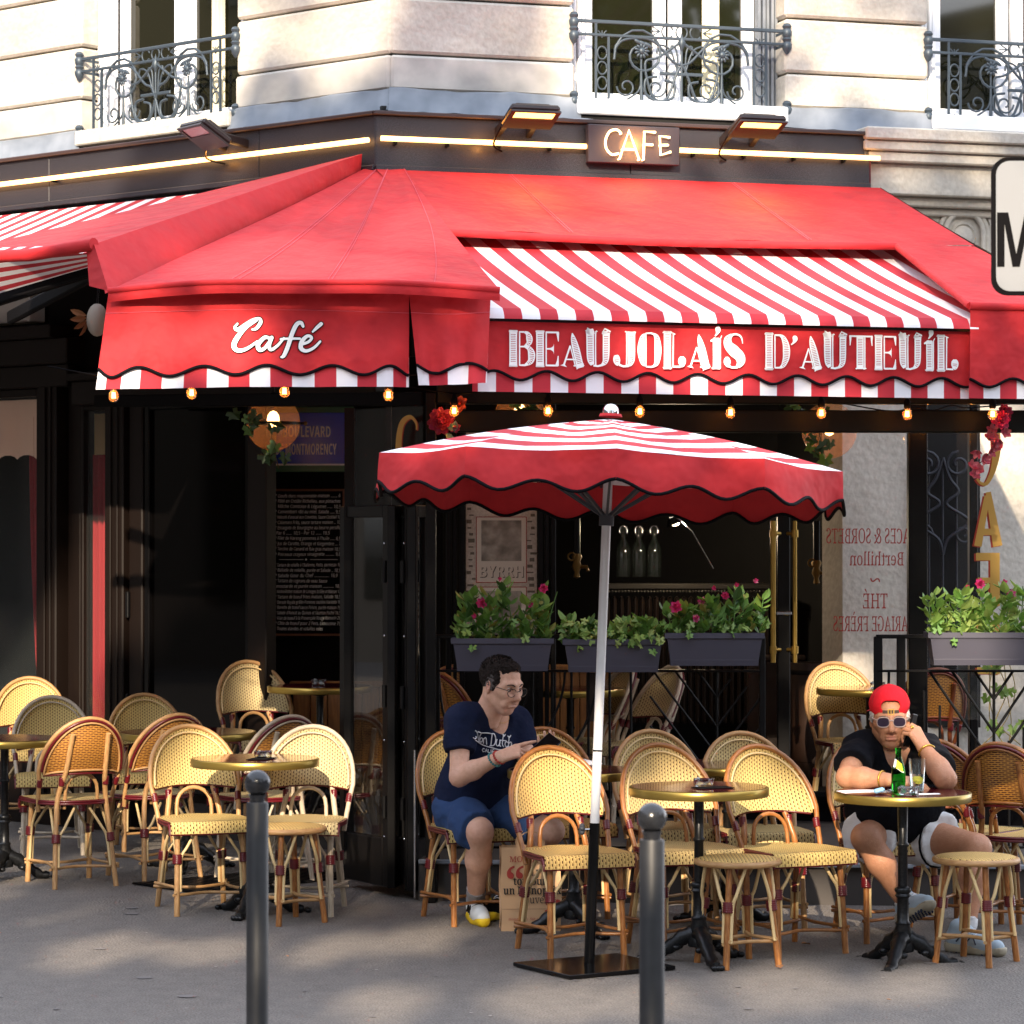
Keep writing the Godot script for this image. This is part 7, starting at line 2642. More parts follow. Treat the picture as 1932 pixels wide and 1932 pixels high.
# ---------------------------------------------------------------- bodies: smooth unions of tapered limbs, meshed as surface nets
class Body:
	var kind := PackedInt32Array()   # 0 capsule, 1 ellipsoid, 2 flat-ended taper; +10 cuts away
	var a := PackedVector3Array()
	var b := PackedVector3Array()
	var ra := PackedFloat32Array()
	var rb := PackedFloat32Array()
	var inv: Array[Transform3D] = []
	var sk := PackedFloat32Array()
	var wrinkle := 0.0
	var nz: FastNoiseLite
	var tint := []

	func cap(p: Vector3, q: Vector3, r: float, s: float, k := 0.02, cut := false) -> void:
		kind.append(10 if cut else 0); a.append(p); b.append(q); ra.append(r); rb.append(s); inv.append(Transform3D()); sk.append(k)

	func ell(t: Transform3D, r: Vector3, k := 0.02, cut := false) -> void:
		kind.append(11 if cut else 1); a.append(t.origin); b.append(r); ra.append(minf(r.x, minf(r.y, r.z))); rb.append(maxf(r.x, maxf(r.y, r.z))); inv.append(t.affine_inverse()); sk.append(k)

	func taper(p: Vector3, q: Vector3, r: float, s: float, k := 0.02) -> void:
		kind.append(2); a.append(p); b.append(q); ra.append(r); rb.append(s); inv.append(Transform3D()); sk.append(k)

	func one(i: int, p: Vector3) -> float:
		var kk := kind[i] % 10
		if kk == 1:
			var q := inv[i] * p
			var r := b[i]
			var m := Vector3(q.x / r.x, q.y / r.y, q.z / r.z)
			var k0 := m.length()
			var k1 := Vector3(m.x / r.x, m.y / r.y, m.z / r.z).length()
			return k0 * (k0 - 1.0) / maxf(k1, 1e-5)
		var pa := p - a[i]
		var ba := b[i] - a[i]
		var ll := ba.length_squared()
		var t := pa.dot(ba) / ll
		var h := clampf(t, 0.0, 1.0)
		if kk == 0:
			return (pa - ba * h).length() - lerpf(ra[i], rb[i], h)
		var len := sqrt(ll)
		var rad := (pa - ba * t).length() - lerpf(ra[i], rb[i], h)
		var ax := maxf(-t, t - 1.0) * len
		return Vector2(maxf(rad, 0.0), maxf(ax, 0.0)).length() + minf(maxf(rad, ax), 0.0)

	func dist(p: Vector3, list: PackedInt32Array) -> float:
		var d := 1.0
		for i in list:
			var e := one(i, p)
			var k := sk[i]
			if kind[i] < 10:
				var h := maxf(k - absf(d - e), 0.0) / k
				d = minf(d, e) - h * h * k * 0.25
			else:
				var h := maxf(k - absf(d + e), 0.0) / k
				d = maxf(d, -e) + h * h * k * 0.25
		if wrinkle > 0.0:
			d += wrinkle * nz.get_noise_3dv(p)
		return d

	func into(g: Geo, lo: Vector3, hi: Vector3, cell: float, base: Color) -> void:
		var nx := int(ceil((hi.x - lo.x) / cell / 4.0)) * 4
		var ny := int(ceil((hi.y - lo.y) / cell / 4.0)) * 4
		var nzz := int(ceil((hi.z - lo.z) / cell / 4.0)) * 4
		var sx := nx + 1
		var sxy := sx * (ny + 1)
		var f := PackedFloat32Array()
		f.resize(sxy * (nzz + 1))
		f.fill(9.0)
		var all := PackedInt32Array(range(kind.size()))
		var half := cell * 2.0 * 1.7321
		var blocks := PackedInt32Array()
		for bz in nzz / 4:
			for by in ny / 4:
				for bx in nx / 4:
					var ce := lo + Vector3(bx * 4 + 2, by * 4 + 2, bz * 4 + 2) * cell
					var near := PackedInt32Array()
					var dm := 9.0
					for i in all:
						var e := one(i, ce)
						if kind[i] < 10:
							dm = minf(dm, e)
						if e < half * 1.25 + sk[i]:
							near.append(i)
					if dm > half * 1.2 + 0.03 or near.is_empty():
						continue
					if absf(dist(ce, near)) > half * 1.25 + 0.012:
						continue
					blocks.append(bx); blocks.append(by); blocks.append(bz)
					for z in range(bz * 4, bz * 4 + 5):
						for y in range(by * 4, by * 4 + 5):
							var o := z * sxy + y * sx
							for x in range(bx * 4, bx * 4 + 5):
								if f[o + x] > 8.0:
									f[o + x] = dist(lo + Vector3(x, y, z) * cell, near)
		var id := {}
		var off := [0, 1, sx, sx + 1, sxy, sxy + 1, sxy + sx, sxy + sx + 1]
		var edges := [[0, 1], [2, 3], [4, 5], [6, 7], [0, 2], [1, 3], [4, 6], [5, 7], [0, 4], [1, 5], [2, 6], [3, 7]]
		var val := PackedFloat32Array()
		val.resize(8)
		for q in range(0, blocks.size(), 3):
			for z in range(blocks[q + 2] * 4, blocks[q + 2] * 4 + 4):
				for y in range(blocks[q + 1] * 4, blocks[q + 1] * 4 + 4):
					for x in range(blocks[q] * 4, blocks[q] * 4 + 4):
						var o := z * sxy + y * sx + x
						var neg := 0
						for k in 8:
							val[k] = f[o + off[k]]
							if val[k] < 0.0: neg += 1
						if neg == 0 or neg == 8:
							continue
						var s := Vector3.ZERO
						var c := 0
						for e in edges:
							var v0 := val[e[0]]
							var v1 := val[e[1]]
							if (v0 < 0.0) != (v1 < 0.0):
								var t := v0 / (v0 - v1)
								var k0: int = e[0]
								var k1: int = e[1]
								s += Vector3(k0 & 1, (k0 >> 1) & 1, k0 >> 2).lerp(Vector3(k1 & 1, (k1 >> 1) & 1, k1 >> 2), t)
								c += 1
						s /= c
						var nn := Vector3(val[1] - val[0] + val[3] - val[2] + val[5] - val[4] + val[7] - val[6], val[2] - val[0] + val[3] - val[1] + val[6] - val[4] + val[7] - val[5], val[4] - val[0] + val[5] - val[1] + val[6] - val[2] + val[7] - val[3])
						var p := lo + (Vector3(x, y, z) + s) * cell
						id[o] = g.vert(p, nn)
						var col := base
						for w in tint:
							var dd: float = p.distance_to(w[0]) / w[1]
							if dd < 1.0:
								col = col.lerp(w[2], (1.0 - dd * dd) * w[3])
						g.c.append(col)
		for o in id:
			# one quad for every crossed edge that starts at this cell's low corner
			var v0 := f[o]
			for ax in 3:
				var st: int = [1, sx, sxy][ax]
				var v1 := f[o + st]
				if (v0 < 0.0) == (v1 < 0.0):
					continue
				var d1: int = [sx, sxy, 1][ax]
				var d2: int = [sxy, 1, sx][ax]
				if id.has(o - d1) and id.has(o - d2) and id.has(o - d1 - d2):
					g.tri(id[o], id[o - d1], id[o - d1 - d2])
					g.tri(id[o], id[o - d1 - d2], id[o - d2])

func face_frame(c: Vector3, yaw: float, pitch: float, roll := 0.0) -> Transform3D:
	return Transform3D(Basis(Vector3.UP, yaw) * Basis(Vector3.RIGHT, pitch) * Basis(Vector3(0, 0, 1), roll), c)

func head_shape(bd: Body, h: Transform3D, s: float, stout: float) -> void:
	var at := func(x: float, y: float, z: float) -> Vector3: return h * (Vector3(x, y, z) * s)
	var el := func(x: float, y: float, z: float, r: Vector3, k: float, cut: bool, b := Basis()) -> void:
		bd.ell(h * Transform3D(b, Vector3(x, y, z) * s), r * s, k * s, cut)
	el.call(0.0, 0.036, -0.014, Vector3(0.075, 0.084, 0.096), 0.02, false)
	el.call(0.0, -0.028, 0.018, Vector3(0.060 + 0.006 * stout, 0.080, 0.070), 0.03, false)
	bd.cap(at.call(0.0, -0.095, 0.058), at.call(0.0, -0.100, 0.050), 0.021 * s, 0.021 * s, 0.03 * s)
	for e in [-1.0, 1.0]:
		bd.cap(at.call(e * 0.054, -0.050, 0.0), at.call(e * 0.016, -0.096, 0.052), (0.018 + 0.006 * stout) * s, 0.017 * s, 0.025 * s)
		bd.cap(at.call(e * 0.012, 0.026, 0.085), at.call(e * 0.048, 0.022, 0.068), 0.010 * s, 0.010 * s, 0.016 * s)
		bd.cap(at.call(e * 0.040, -0.018, 0.066), at.call(e * 0.055, -0.008, 0.045), 0.020 * s, 0.016 * s, 0.025 * s)
		bd.cap(at.call(e * 0.012, -0.037, 0.096), at.call(e * 0.013, -0.037, 0.090), 0.0085 * s, 0.008 * s, 0.008 * s)
		bd.cap(at.call(e * 0.022, -0.030, 0.088), at.call(e * 0.034, -0.066, 0.070), 0.010 * s, 0.012 * s, 0.02 * s)
		el.call(e * 0.077, -0.006, -0.004, Vector3(0.008, 0.031, 0.019), 0.008, false, Basis(Vector3.UP, e * 0.35))
		bd.cap(at.call(e * 0.086, -0.006, 0.002), at.call(e * 0.086, 0.008, 0.0), 0.007 * s, 0.007 * s, 0.006 * s, true)
		bd.cap(at.call(e * 0.030, 0.002, 0.100), at.call(e * 0.036, 0.002, 0.097), 0.016 * s, 0.013 * s, 0.014 * s, true)
	bd.cap(at.call(0.0, 0.016, 0.088), at.call(0.0, -0.030, 0.111), 0.0085 * s, 0.0135 * s, 0.012 * s)
	bd.cap(at.call(-0.019, -0.060, 0.085), at.call(0.019, -0.060, 0.085), 0.0066 * s, 0.0066 * s, 0.006 * s)
	bd.cap(at.call(-0.016, -0.072, 0.085), at.call(0.016, -0.072, 0.085), 0.0082 * s, 0.0082 * s, 0.006 * s)
	bd.cap(at.call(-0.024, -0.066, 0.0925), at.call(0.024, -0.066, 0.0925), 0.0024 * s, 0.0024 * s, 0.003 * s, true)
	bd.cap(at.call(0.0, -0.05, -0.025), at.call(0.0, -0.17, -0.055), (0.052 + 0.006 * stout) * s, (0.060 + 0.006 * stout) * s, 0.03 * s)

func hand_shape(bd: Body, w: Vector3, b: Basis, curls: Array, thumb: Vector3, s := 1.0) -> Array:
	# b.x towards the thumb, b.y along the fingers, b.z out of the back of the hand; returns the finger tips
	var tips := []
	var len := [[0.046, 0.027, 0.022], [0.050, 0.031, 0.023], [0.046, 0.029, 0.023], [0.036, 0.022, 0.020]]
	for i in 4:
		var kx := 0.030 - 0.0205 * i
		var kn := w + b * (Vector3(kx, 0.090 - 0.004 * absf(i - 1.0) - (0.006 if i == 3 else 0.0), 0.004) * s)
		bd.cap(w + b * (Vector3(kx * 0.62, 0.008, 0.0) * s), kn, 0.0155 * s, 0.0118 * s, 0.014 * s)
		var p := kn
		var an := 0.0
		for j in 3:
			an += curls[i] * [1.0, 1.15, 0.75][j]
			var dir := b * Vector3(kx * -0.3 if j == 0 else 0.0, cos(an), -sin(an)).normalized()
			var q: Vector3 = p + dir * len[i][j] * s
			bd.cap(p, q, (0.0098 - 0.0010 * j - (0.0012 if i == 3 else 0.0)) * s, (0.0090 - 0.0012 * j - (0.0012 if i == 3 else 0.0)) * s, 0.0035 * s)
			p = q
		tips.append(p)
	var t0 := w + b * (Vector3(0.022, 0.022, -0.006) * s)
	var t1 := t0 + b * (thumb.normalized() * 0.042 * s)
	var t2 := t1 + b * ((thumb.normalized() + Vector3(-0.25, 0.35, -0.2)).normalized() * 0.034 * s)
	var t3 := t2 + b * ((thumb.normalized() + Vector3(-0.5, 0.6, -0.3)).normalized() * 0.026 * s)
	bd.cap(t0, t1, 0.0155 * s, 0.0115 * s, 0.012 * s)
	bd.cap(t1, t2, 0.0110 * s, 0.0100 * s, 0.004 * s)
	bd.cap(t2, t3, 0.0100 * s, 0.0080 * s, 0.004 * s)
	tips.append(t3)
	return tips

func box_round(pts: Array, m: float) -> Array:
	var lo: Vector3 = pts[0]
	var hi: Vector3 = pts[0]
	for p in pts:
		lo = lo.min(p); hi = hi.max(p)
	return [lo - Vector3.ONE * m, hi + Vector3.ONE * m]

func cloth_mat(col: Color, seed_: int, bump := 1.0) -> StandardMaterial3D:
	var m := std(col, 0.9, 0.0, 0.2)
	m.rim_enabled = true
	m.rim = 0.06
	m.normal_enabled = true
	m.normal_texture = noise_tex(0.02, Color.BLACK, Color.WHITE, 256, 3, seed_, -1.0, 8.0)
	m.normal_scale = 0.5 * bump
	return tri_tex(m, 3.0)

func skin_mat() -> StandardMaterial3D:
	var m := std(Color.WHITE, 0.5, 0.0, 0.4)
	m.vertex_color_use_as_albedo = true
	m.subsurf_scatter_enabled = true
	m.subsurf_scatter_strength = 0.06
	m.normal_enabled = true
	m.normal_texture = noise_tex(0.09, Color.BLACK, Color.WHITE, 256, 4, 221, -1.0, 5.0)
	m.normal_scale = 0.35
	m.albedo_texture = noise_tex(0.03, Color(0.90, 0.86, 0.84), Color(1, 1, 1), 256, 4, 222)
	tri_tex(m, 5.0)
	return m

func cloth(called: String, bd: Body, box: Array, cell: float, mat: Material, parent: Node, wr := 0.006, freq := 9.0) -> MeshInstance3D:
	bd.wrinkle = wr
	bd.nz = FastNoiseLite.new()
	bd.nz.seed = 3
	bd.nz.frequency = freq
	bd.nz.fractal_octaves = 2
	var g := Geo.new()
	bd.into(g, box[0], box[1], cell, Color.WHITE)
	g.c.clear()
	return part(called, g, mat, parent)

func shoe(t: Node, heel: Vector3, toe: Vector3, up: Vector3, upper: Material, sole: Material, lace: Material, trim: Material, tread := false) -> void:
	var y := up.normalized()
	var z := (toe - heel).normalized()
	z = (z - y * z.dot(y)).normalized()
	var x := y.cross(z)
	var L := heel.distance_to(toe)
	var f := Transform3D(Basis(x, y, z), heel)
	var bd := Body.new()
	bd.cap(f * Vector3(0, 0.055, 0.03), f * Vector3(0.0, 0.048, L * 0.72), 0.037, 0.036, 0.02)
	bd.cap(f * Vector3(0, 0.045, L * 0.6), f * Vector3(0.006, 0.038, L * 0.93), 0.042, 0.032, 0.02)
	bd.cap(f * Vector3(0, 0.075, 0.035), f * Vector3(0, 0.105, 0.045), 0.037, 0.037, 0.02)
	bd.cap(f * Vector3(0, 0.085, L * 0.42), f * Vector3(0, 0.112, L * 0.25), 0.026, 0.030, 0.02)
	var bx := box_round([heel, toe, heel + y * 0.12, toe + y * 0.1], 0.06)
	cloth("shoe_upper", bd, bx, 0.008, upper, t, 0.0, 1.0)
	bd = Body.new()
	bd.cap(f * Vector3(0, 0.024, 0.02), f * Vector3(0, 0.024, L * 0.6), 0.040, 0.036, 0.01)
	bd.cap(f * Vector3(0, 0.022, L * 0.5), f * Vector3(0.006, 0.028, L * 0.98), 0.042, 0.032, 0.02)
	bd.ell(f * Transform3D(Basis(), Vector3(0, 0.118, L * 0.5)), Vector3(0.12, 0.084, 0.4), 0.004, true)
	bd.ell(f * Transform3D(Basis(), Vector3(0, -0.10, L * 0.5)), Vector3(0.25, 0.098, 0.6), 0.006, true)
	cloth("shoe_sole", bd, bx, 0.008, sole, t, 0.0, 1.0)
	var g := Geo.new()
	g.xf = f
	for i in 4:
		var zz := L * (0.36 + 0.10 * i)
		var yy := 0.118 - 0.012 * i
		g.tube(smooth_path([Vector3(-0.028, yy - 0.016, zz), Vector3(0, yy, zz + 0.01), Vector3(0.028, yy - 0.016, zz)], 4), 0.0032, 5)
	part("laces", g, lace, t)
	for e in [-1.0, 1.0]:
		g = Geo.new()
		g.xf = f
		g.tube([Vector3(e * 0.0415, 0.05, L * 0.25), Vector3(e * 0.038, 0.085, L * 0.36), Vector3(e * 0.043, 0.05, L * 0.45), Vector3(e * 0.038, 0.085, L * 0.56), Vector3(e * 0.043, 0.045, L * 0.64)], 0.004, 5)
		part("side_stripe", g, trim, t)
	if tread:
		g = Geo.new()
		g.xf = f
		for i in 9:
			for j in 4:
				g.ball(Vector3(-0.027 + j * 0.018, 0.0, L * (0.12 + 0.1 * i)), Vector3(0.006, 0.009, 0.006), 6)
		tag(part("tread", g, trim, t), "", "", "", "stuff")

func make_people() -> void:
	man_in_navy()
	man_in_cap()

func man_in_navy() -> void:
	var t := thing("person", "seated man in a navy print shirt and blue shorts, tapping a phone", "person")
	var R := {}
	R.hipR = P(866, 1528, 13.82); R.hipL = P(908, 1528, 13.94)
	R.kneeR = P(906, 1568, 13.55); R.kneeL = P(1040, 1567, 13.62)
	R.ankR = P(897, 1700, 13.86); R.ankL = P(952, 1694, 14.0)
	R.shR = P(869, 1358, 13.66); R.shL = P(972, 1364, 13.90)
	R.elR = P(866, 1466, 13.56); R.wrR = P(943, 1428, 13.40)
	R.elL = P(1002, 1452, 13.80); R.wrL = P(1003, 1428, 13.55)
	var neck := P(930, 1350, 13.78)
	var chest := P(914, 1405, 13.82)
	var belly := P(897, 1478, 13.86)
	var yaw := 0.62
	var tb := Basis(Vector3.UP, yaw)
	var skin := Color(0.76, 0.47, 0.345)
	var hd := face_frame(P(946, 1292, 13.66), 0.80, 0.24, 0.0)
	var s := 1.06
	var body := Body.new()
	body.cap(R.hipR, R.kneeR, 0.080, 0.058, 0.03); body.cap(R.kneeR, R.ankR.lerp(R.kneeR, 0.60), 0.056, 0.058, 0.03); body.cap(R.ankR.lerp(R.kneeR, 0.62), R.ankR, 0.056, 0.036, 0.03)
	body.cap(R.hipL, R.kneeL, 0.080, 0.058, 0.03); body.cap(R.kneeL, R.ankL.lerp(R.kneeL, 0.60), 0.056, 0.058, 0.03); body.cap(R.ankL.lerp(R.kneeL, 0.62), R.ankL, 0.056, 0.036, 0.03)
	body.cap(R.hipR, R.hipL, 0.10, 0.10, 0.04)
	body.ell(Transform3D(tb, belly), Vector3(0.155, 0.16, 0.125), 0.05)
	body.ell(Transform3D(tb, chest), Vector3(0.165, 0.17, 0.11), 0.05)
	body.cap(R.shR, R.shL, 0.044, 0.044, 0.04)
	body.cap(chest, neck, 0.08, 0.062, 0.05)
	body.cap(neck, hd * Vector3(0, -0.05, -0.02), 0.062, 0.056, 0.03)
	for e in ["R", "L"]:
		body.cap(R["sh" + e], R["el" + e], 0.050, 0.043, 0.03)
		body.cap(R["el" + e], R["wr" + e].lerp(R["el" + e], 0.65), 0.042, 0.044, 0.02)
		body.cap(R["wr" + e].lerp(R["el" + e], 0.65), R["wr" + e], 0.043, 0.027, 0.02)
	var g := Geo.new()
	var bx := box_round([R.hipR, R.kneeR, R.ankR, R.ankL, R.kneeL, R.shR, R.shL, R.elR, R.wrR, R.wrL, R.elL, neck, hd * Vector3(0, -0.07, -0.02)], 0.13)
	body.tint = [[R.elR, 0.06, Color(0.53, 0.26, 0.19), 0.5], [R.kneeR + Vector3(0, 0, 0.05), 0.07, Color(0.55, 0.30, 0.22), 0.6]]
	body.into(g, bx[0], bx[1], 0.013, skin)
	var hb := Body.new()
	head_shape(hb, hd, s, 0.3)
	hb.tint = [[hd * (Vector3(0, -0.066, 0.09) * s), 0.022, Color(0.46, 0.20, 0.16), 0.5], [hd * (Vector3(0, -0.03, 0.10) * s), 0.03, Color(0.54, 0.26, 0.20), 0.6], [hd * (Vector3(-0.08, 0, 0) * s), 0.04, Color(0.55, 0.25, 0.19), 0.7], [hd * (Vector3(0.0, -0.085, 0.05) * s), 0.06, Color(0.43, 0.26, 0.20), 0.4]]
	var hx := box_round([hd * Vector3(0.1, 0.13, 0.12), hd * Vector3(-0.1, -0.17, -0.12), hd * Vector3(0.1, -0.17, 0.12), hd * Vector3(-0.1, 0.13, -0.12), hd * Vector3(-0.1, 0.13, 0.12), hd * Vector3(0.1, -0.17, -0.12)], 0.01)
	hb.into(g, hx[0], hx[1], 0.0037, skin)
	# right hand points at the phone, left hand holds it
	var hy: Vector3 = (P(1000, 1409, 13.42) - R.wrR).normalized()
	var bz := (Vector3(-0.15, 0.75, 0.60) - hy * Vector3(-0.15, 0.75, 0.60).dot(hy)).normalized()
	var b := Basis(bz.cross(hy), hy, bz)
	var hh := Body.new()
	hh.cap(R.wrR.lerp(R.elR, 0.15), R.wrR, 0.030, 0.027, 0.015)
	var tips := hand_shape(hh, R.wrR, b, [0.06, 0.75, 0.9, 1.0], Vector3(0.75, 0.65, -0.35))
	var hbx := box_round(tips + [R.wrR, R.wrR + b.y * 0.12 + b.x * 0.05], 0.035)
	hh.into(g, hbx[0], hbx[1], 0.0042, skin)
	var ly := (Vector3(0.45, 0.35, 0.55)).normalized()
	var lz := (Vector3(0.3, -0.8, 0.3) - ly * Vector3(0.3, -0.8, 0.3).dot(ly)).normalized()
	var lb := Basis(ly.cross(lz), ly, lz)
	hh = Body.new()
	hh.cap(R.wrL.lerp(R.elL, 0.15), R.wrL, 0.030, 0.027, 0.015)
	tips = hand_shape(hh, R.wrL, lb, [0.35, 0.4, 0.45, 0.5], Vector3(0.9, 0.4, -0.3))
	hbx = box_round(tips + [R.wrL, R.wrL + lb.y * 0.12], 0.035)
	hh.into(g, hbx[0], hbx[1], 0.0046, skin)
	part("body", g, skin_mat(), t)
	# shirt
	var sh := Body.new()
	sh.ell(Transform3D(tb, belly), Vector3(0.178, 0.185, 0.150), 0.06)
	sh.ell(Transform3D(tb, chest + Vector3(0, -0.01, 0)), Vector3(0.185, 0.17, 0.130), 0.06)
	sh.cap(R.shR, R.shL, 0.074, 0.074, 0.05)
	sh.cap(R.shR.lerp(neck, 0.35), neck + Vector3(0, -0.02, 0), 0.070, 0.060, 0.04)
	sh.cap(R.shL.lerp(neck, 0.35), neck + Vector3(0, -0.02, 0), 0.070, 0.060, 0.04)
	sh.cap(R.hipR.lerp(belly, 0.25), R.hipL.lerp(belly, 0.25), 0.13, 0.13, 0.06)
	sh.cap(R.shR, R.shR.lerp(R.elR, 0.3), 0.072, 0.068, 0.03)
	sh.cap(R.shL, R.shL.lerp(R.elL, 0.3), 0.072, 0.068, 0.03)
	sh.taper(R.shR, R.shR.lerp(R.elR, 0.55), 0.068, 0.072, 0.03)
	sh.taper(R.shL, R.shL.lerp(R.elL, 0.55), 0.068, 0.072, 0.03)
	sh.cap(neck + tb * Vector3(0, 0.055, 0.05), neck + tb * Vector3(0, -0.008, 0.095), 0.064, 0.080, 0.010, true)
	sh.cap(neck, hd * Vector3(0, -0.03, -0.03), 0.066, 0.068, 0.01, true)
	var shirt_m := cloth_mat(Color("#1a2138"), 201, 0.8)
	var sbx := box_round([R.shR, R.shL, belly, R.hipR, R.hipL, R.elR], 0.2)
	cloth("shirt", sh, sbx, 0.012, shirt_m, t, 0.010, 7.0)
	shirt_print(t, sh, chest, tb)
	# shorts
	var so := Body.new()
	so.cap(R.hipR, R.hipL, 0.122, 0.122, 0.05)
	so.taper(R.hipR, R.hipR.lerp(R.kneeR, 0.93), 0.112, 0.088, 0.04)
	so.taper(R.hipL, R.hipL.lerp(R.kneeL, 0.84), 0.112, 0.090, 0.04)
	so.cap(R.hipR.lerp(R.kneeR, 0.55) + Vector3(-0.05, -0.02, 0), R.hipR.lerp(R.kneeR, 0.8) + Vector3(-0.04, -0.055, 0), 0.05, 0.045, 0.04)
	cloth("shorts", so, box_round([R.hipR, R.hipL, R.kneeR, R.kneeL], 0.16), 0.012, cloth_mat(Color("#31456a"), 203, 1.0), t, 0.014, 8.0)
	# socks and shoes
	for e in ["R", "L"]:
		var so2 := Body.new()
		var up: Vector3 = (R["knee" + e] - R["ank" + e]).normalized()
		so2.taper(R["ank" + e] - up * 0.02, R["ank" + e] + up * 0.085, 0.041, 0.046, 0.01)
		cloth("sock", so2, box_round([R["ank" + e], R["ank" + e] + up * 0.08], 0.06), 0.009, cloth_mat(Color("#8f8c8d"), 205), t, 0.006, 30.0)
	var white := std(Color("#d8dcda"), 0.7)
	var yellow := std(Color("#e6c21c"), 0.6)
	shoe(t, R.ankR + Vector3(-0.01, -0.092, -0.055), R.ankR + Vector3(0.035, -0.092, 0.215), Vector3.UP, white, yellow, M.black, M.black)
	shoe(t, R.ankL + Vector3(0.01, -0.085, -0.06), R.ankL + Vector3(-0.075, -0.095, 0.195), Vector3(0.1, 1, 0), M.black_matt, yellow, M.canvas_white, yellow)
	# hair: a cap of hair with many short strands
	var hair := Body.new()
	hair.ell(hd * Transform3D(Basis(), Vector3(0, 0.038, -0.022) * s), Vector3(0.080, 0.0835, 0.0955) * s, 0.01)
	hair.ell(hd * Transform3D(Basis(), Vector3(0, 0.088, 0.026) * s), Vector3(0.046, 0.022, 0.052) * s, 0.03)
	hair.cap(hd * (Vector3(-0.072, -0.012, 0.022) * s), hd * (Vector3(-0.068, 0.04, 0.03) * s), 0.008, 0.014, 0.02)
	hair.cap(hd * (Vector3(0.072, -0.012, 0.022) * s), hd * (Vector3(0.068, 0.04, 0.03) * s), 0.008, 0.014, 0.02)
	hair.ell(hd * Transform3D(Basis(Vector3.RIGHT, -0.25), Vector3(0, -0.022, 0.072) * s), Vector3(0.070, 0.112, 0.064) * s, 0.008, true)
	hair.ell(hd * Transform3D(Basis(), Vector3(0, -0.12, 0.0) * s), Vector3(0.12, 0.075, 0.13) * s, 0.01, true)
	for e in [-1.0, 1.0]:
		hair.ell(hd * Transform3D(Basis(), Vector3(e * 0.085, -0.01, 0.0) * s), Vector3(0.02, 0.035, 0.022) * s, 0.006, true)
	var hm := std(Color("#2a2523"), 0.85, 0.0, 0.15)
	hm.normal_enabled = true
	hm.normal_texture = noise_tex(0.05, Color.BLACK, Color.WHITE, 128, 3, 207, -1.0, 10.0)
	tri_tex(hm, 12.0)
	var ho := cloth("hair", hair, hx, 0.0050, hm, t, 0.008, 45.0)
	g = Geo.new()
	rng.seed = 55
	for i in 260:
		var th := rng.randf_range(0.0, 1.35)
		var ph := rng.randf() * TAU
		var n := Vector3(sin(th) * cos(ph), cos(th), sin(th) * sin(ph))
		if n.z > 0.62 and n.y < 0.7:
			continue
		var p0 := Vector3(0, 0.036, -0.018) + n * Vector3(0.076, 0.078, 0.091)
		var d := (n + Vector3(rng.randf_range(-0.5, 0.5), 0.2, 0.7 + rng.randf_range(-0.4, 0.4))).normalized()
		g.tube([hd * (p0 * s), hd * ((p0 + d * 0.011) * s), hd * ((p0 + d * 0.017 + n * 0.003) * s)], [0.0035, 0.0026, 0.0008], 4, false)
	var hs := part("hair_strands", g, hm, t)
	hs.set_meta("kind", "stuff")
	# greying temples
	var gt := Body.new()
	for e in [-1.0, 1.0]:
		gt.ell(hd * Transform3D(Basis(), Vector3(e * 0.0735, 0.016, 0.006) * s), Vector3(0.008, 0.034, 0.034) * s, 0.006)
	cloth("hair_temple", gt, hx, 0.005, std(Color("#56514f"), 0.85, 0.0, 0.2), t, 0.010, 60.0)
	eyes_and_brows(t, hd, s, Color("#2a211d"))
	# thin metal glasses
	for e in [-1.0, 1.0]:
		g = Geo.new()
		var c := Vector3(e * 0.034, -0.006, 0.104) * s
		var ring := []
		for i in 20:
			var an := TAU * i / 20.0
			ring.append(hd * (c + Vector3(cos(an) * 0.0255, sin(an) * 0.019 * (1.0 if sin(an) < 0 else 0.9), -absf(cos(an)) * 0.003) * s))
		g.tube(ring, 0.0018, 5, false, true)
		g.tube([hd * (Vector3(e * 0.058, 0.004, 0.100) * s), hd * (Vector3(e * 0.078, 0.006, 0.04) * s), hd * (Vector3(e * 0.081, 0.004, -0.01) * s)], 0.0018, 5)
		part("glasses_rim", g, M.glasses_metal, t)
		g = Geo.new()
		g.xf = hd
		g.quad((c + Vector3(-0.021, -0.016, 0)) * 1.0, c + Vector3(0.021, -0.016, 0), c + Vector3(0.021, 0.015, 0), c + Vector3(-0.021, 0.015, 0))
		part("lens", g, M.clear, t)
	g = Geo.new()
	g.tube([hd * (Vector3(-0.01, -0.002, 0.107) * s), hd * (Vector3(0, 0.003, 0.110) * s), hd * (Vector3(0.01, -0.002, 0.107) * s)], 0.0018, 5)
	part("glasses_bridge", g, M.glasses_metal, t)
	# bead bracelets, thin chain
	var ax: Vector3 = (R.wrR - R.elR).normalized()
	var u := ax.cross(Vector3.UP).normalized()
	var v := ax.cross(u)
	for k in 2:
		g = Geo.new()
		var c: Vector3 = R.wrR - ax * (0.035 - 0.030 * k)
		for i in 18:
			var an := TAU * i / 18.0
			g.ball(c + (u * cos(an) + v * sin(an)) * (0.033 - 0.002 * k) + ax * 0.008 * sin(an), Vector3.ONE * 0.0055, 6)
		part("bracelet", g, [M.bead_teal, M.bead_red][k], t)
	g = Geo.new()
	var cp := []
	for i in 15:
		var an := lerpf(-1.7, 1.7, i / 14.0)
		cp.append(neck + tb * Vector3(sin(an) * 0.069, 0.02 - 0.05 * cos(an), 0.012 + cos(an) * 0.068))
	g.tube(cp, 0.0012, 4)
	part("necklace", g, M.gold, t)
	# the phone he holds
	var ph := thing("smartphone", "dark phone in the navy-shirted man's hands", "phone", P(1029, 1408, 13.40))
	ph.basis = Basis(Vector3.UP, -0.35) * Basis(Vector3(0, 0, 1), -0.62) * Basis(Vector3.RIGHT, -0.9)
	g = Geo.new()
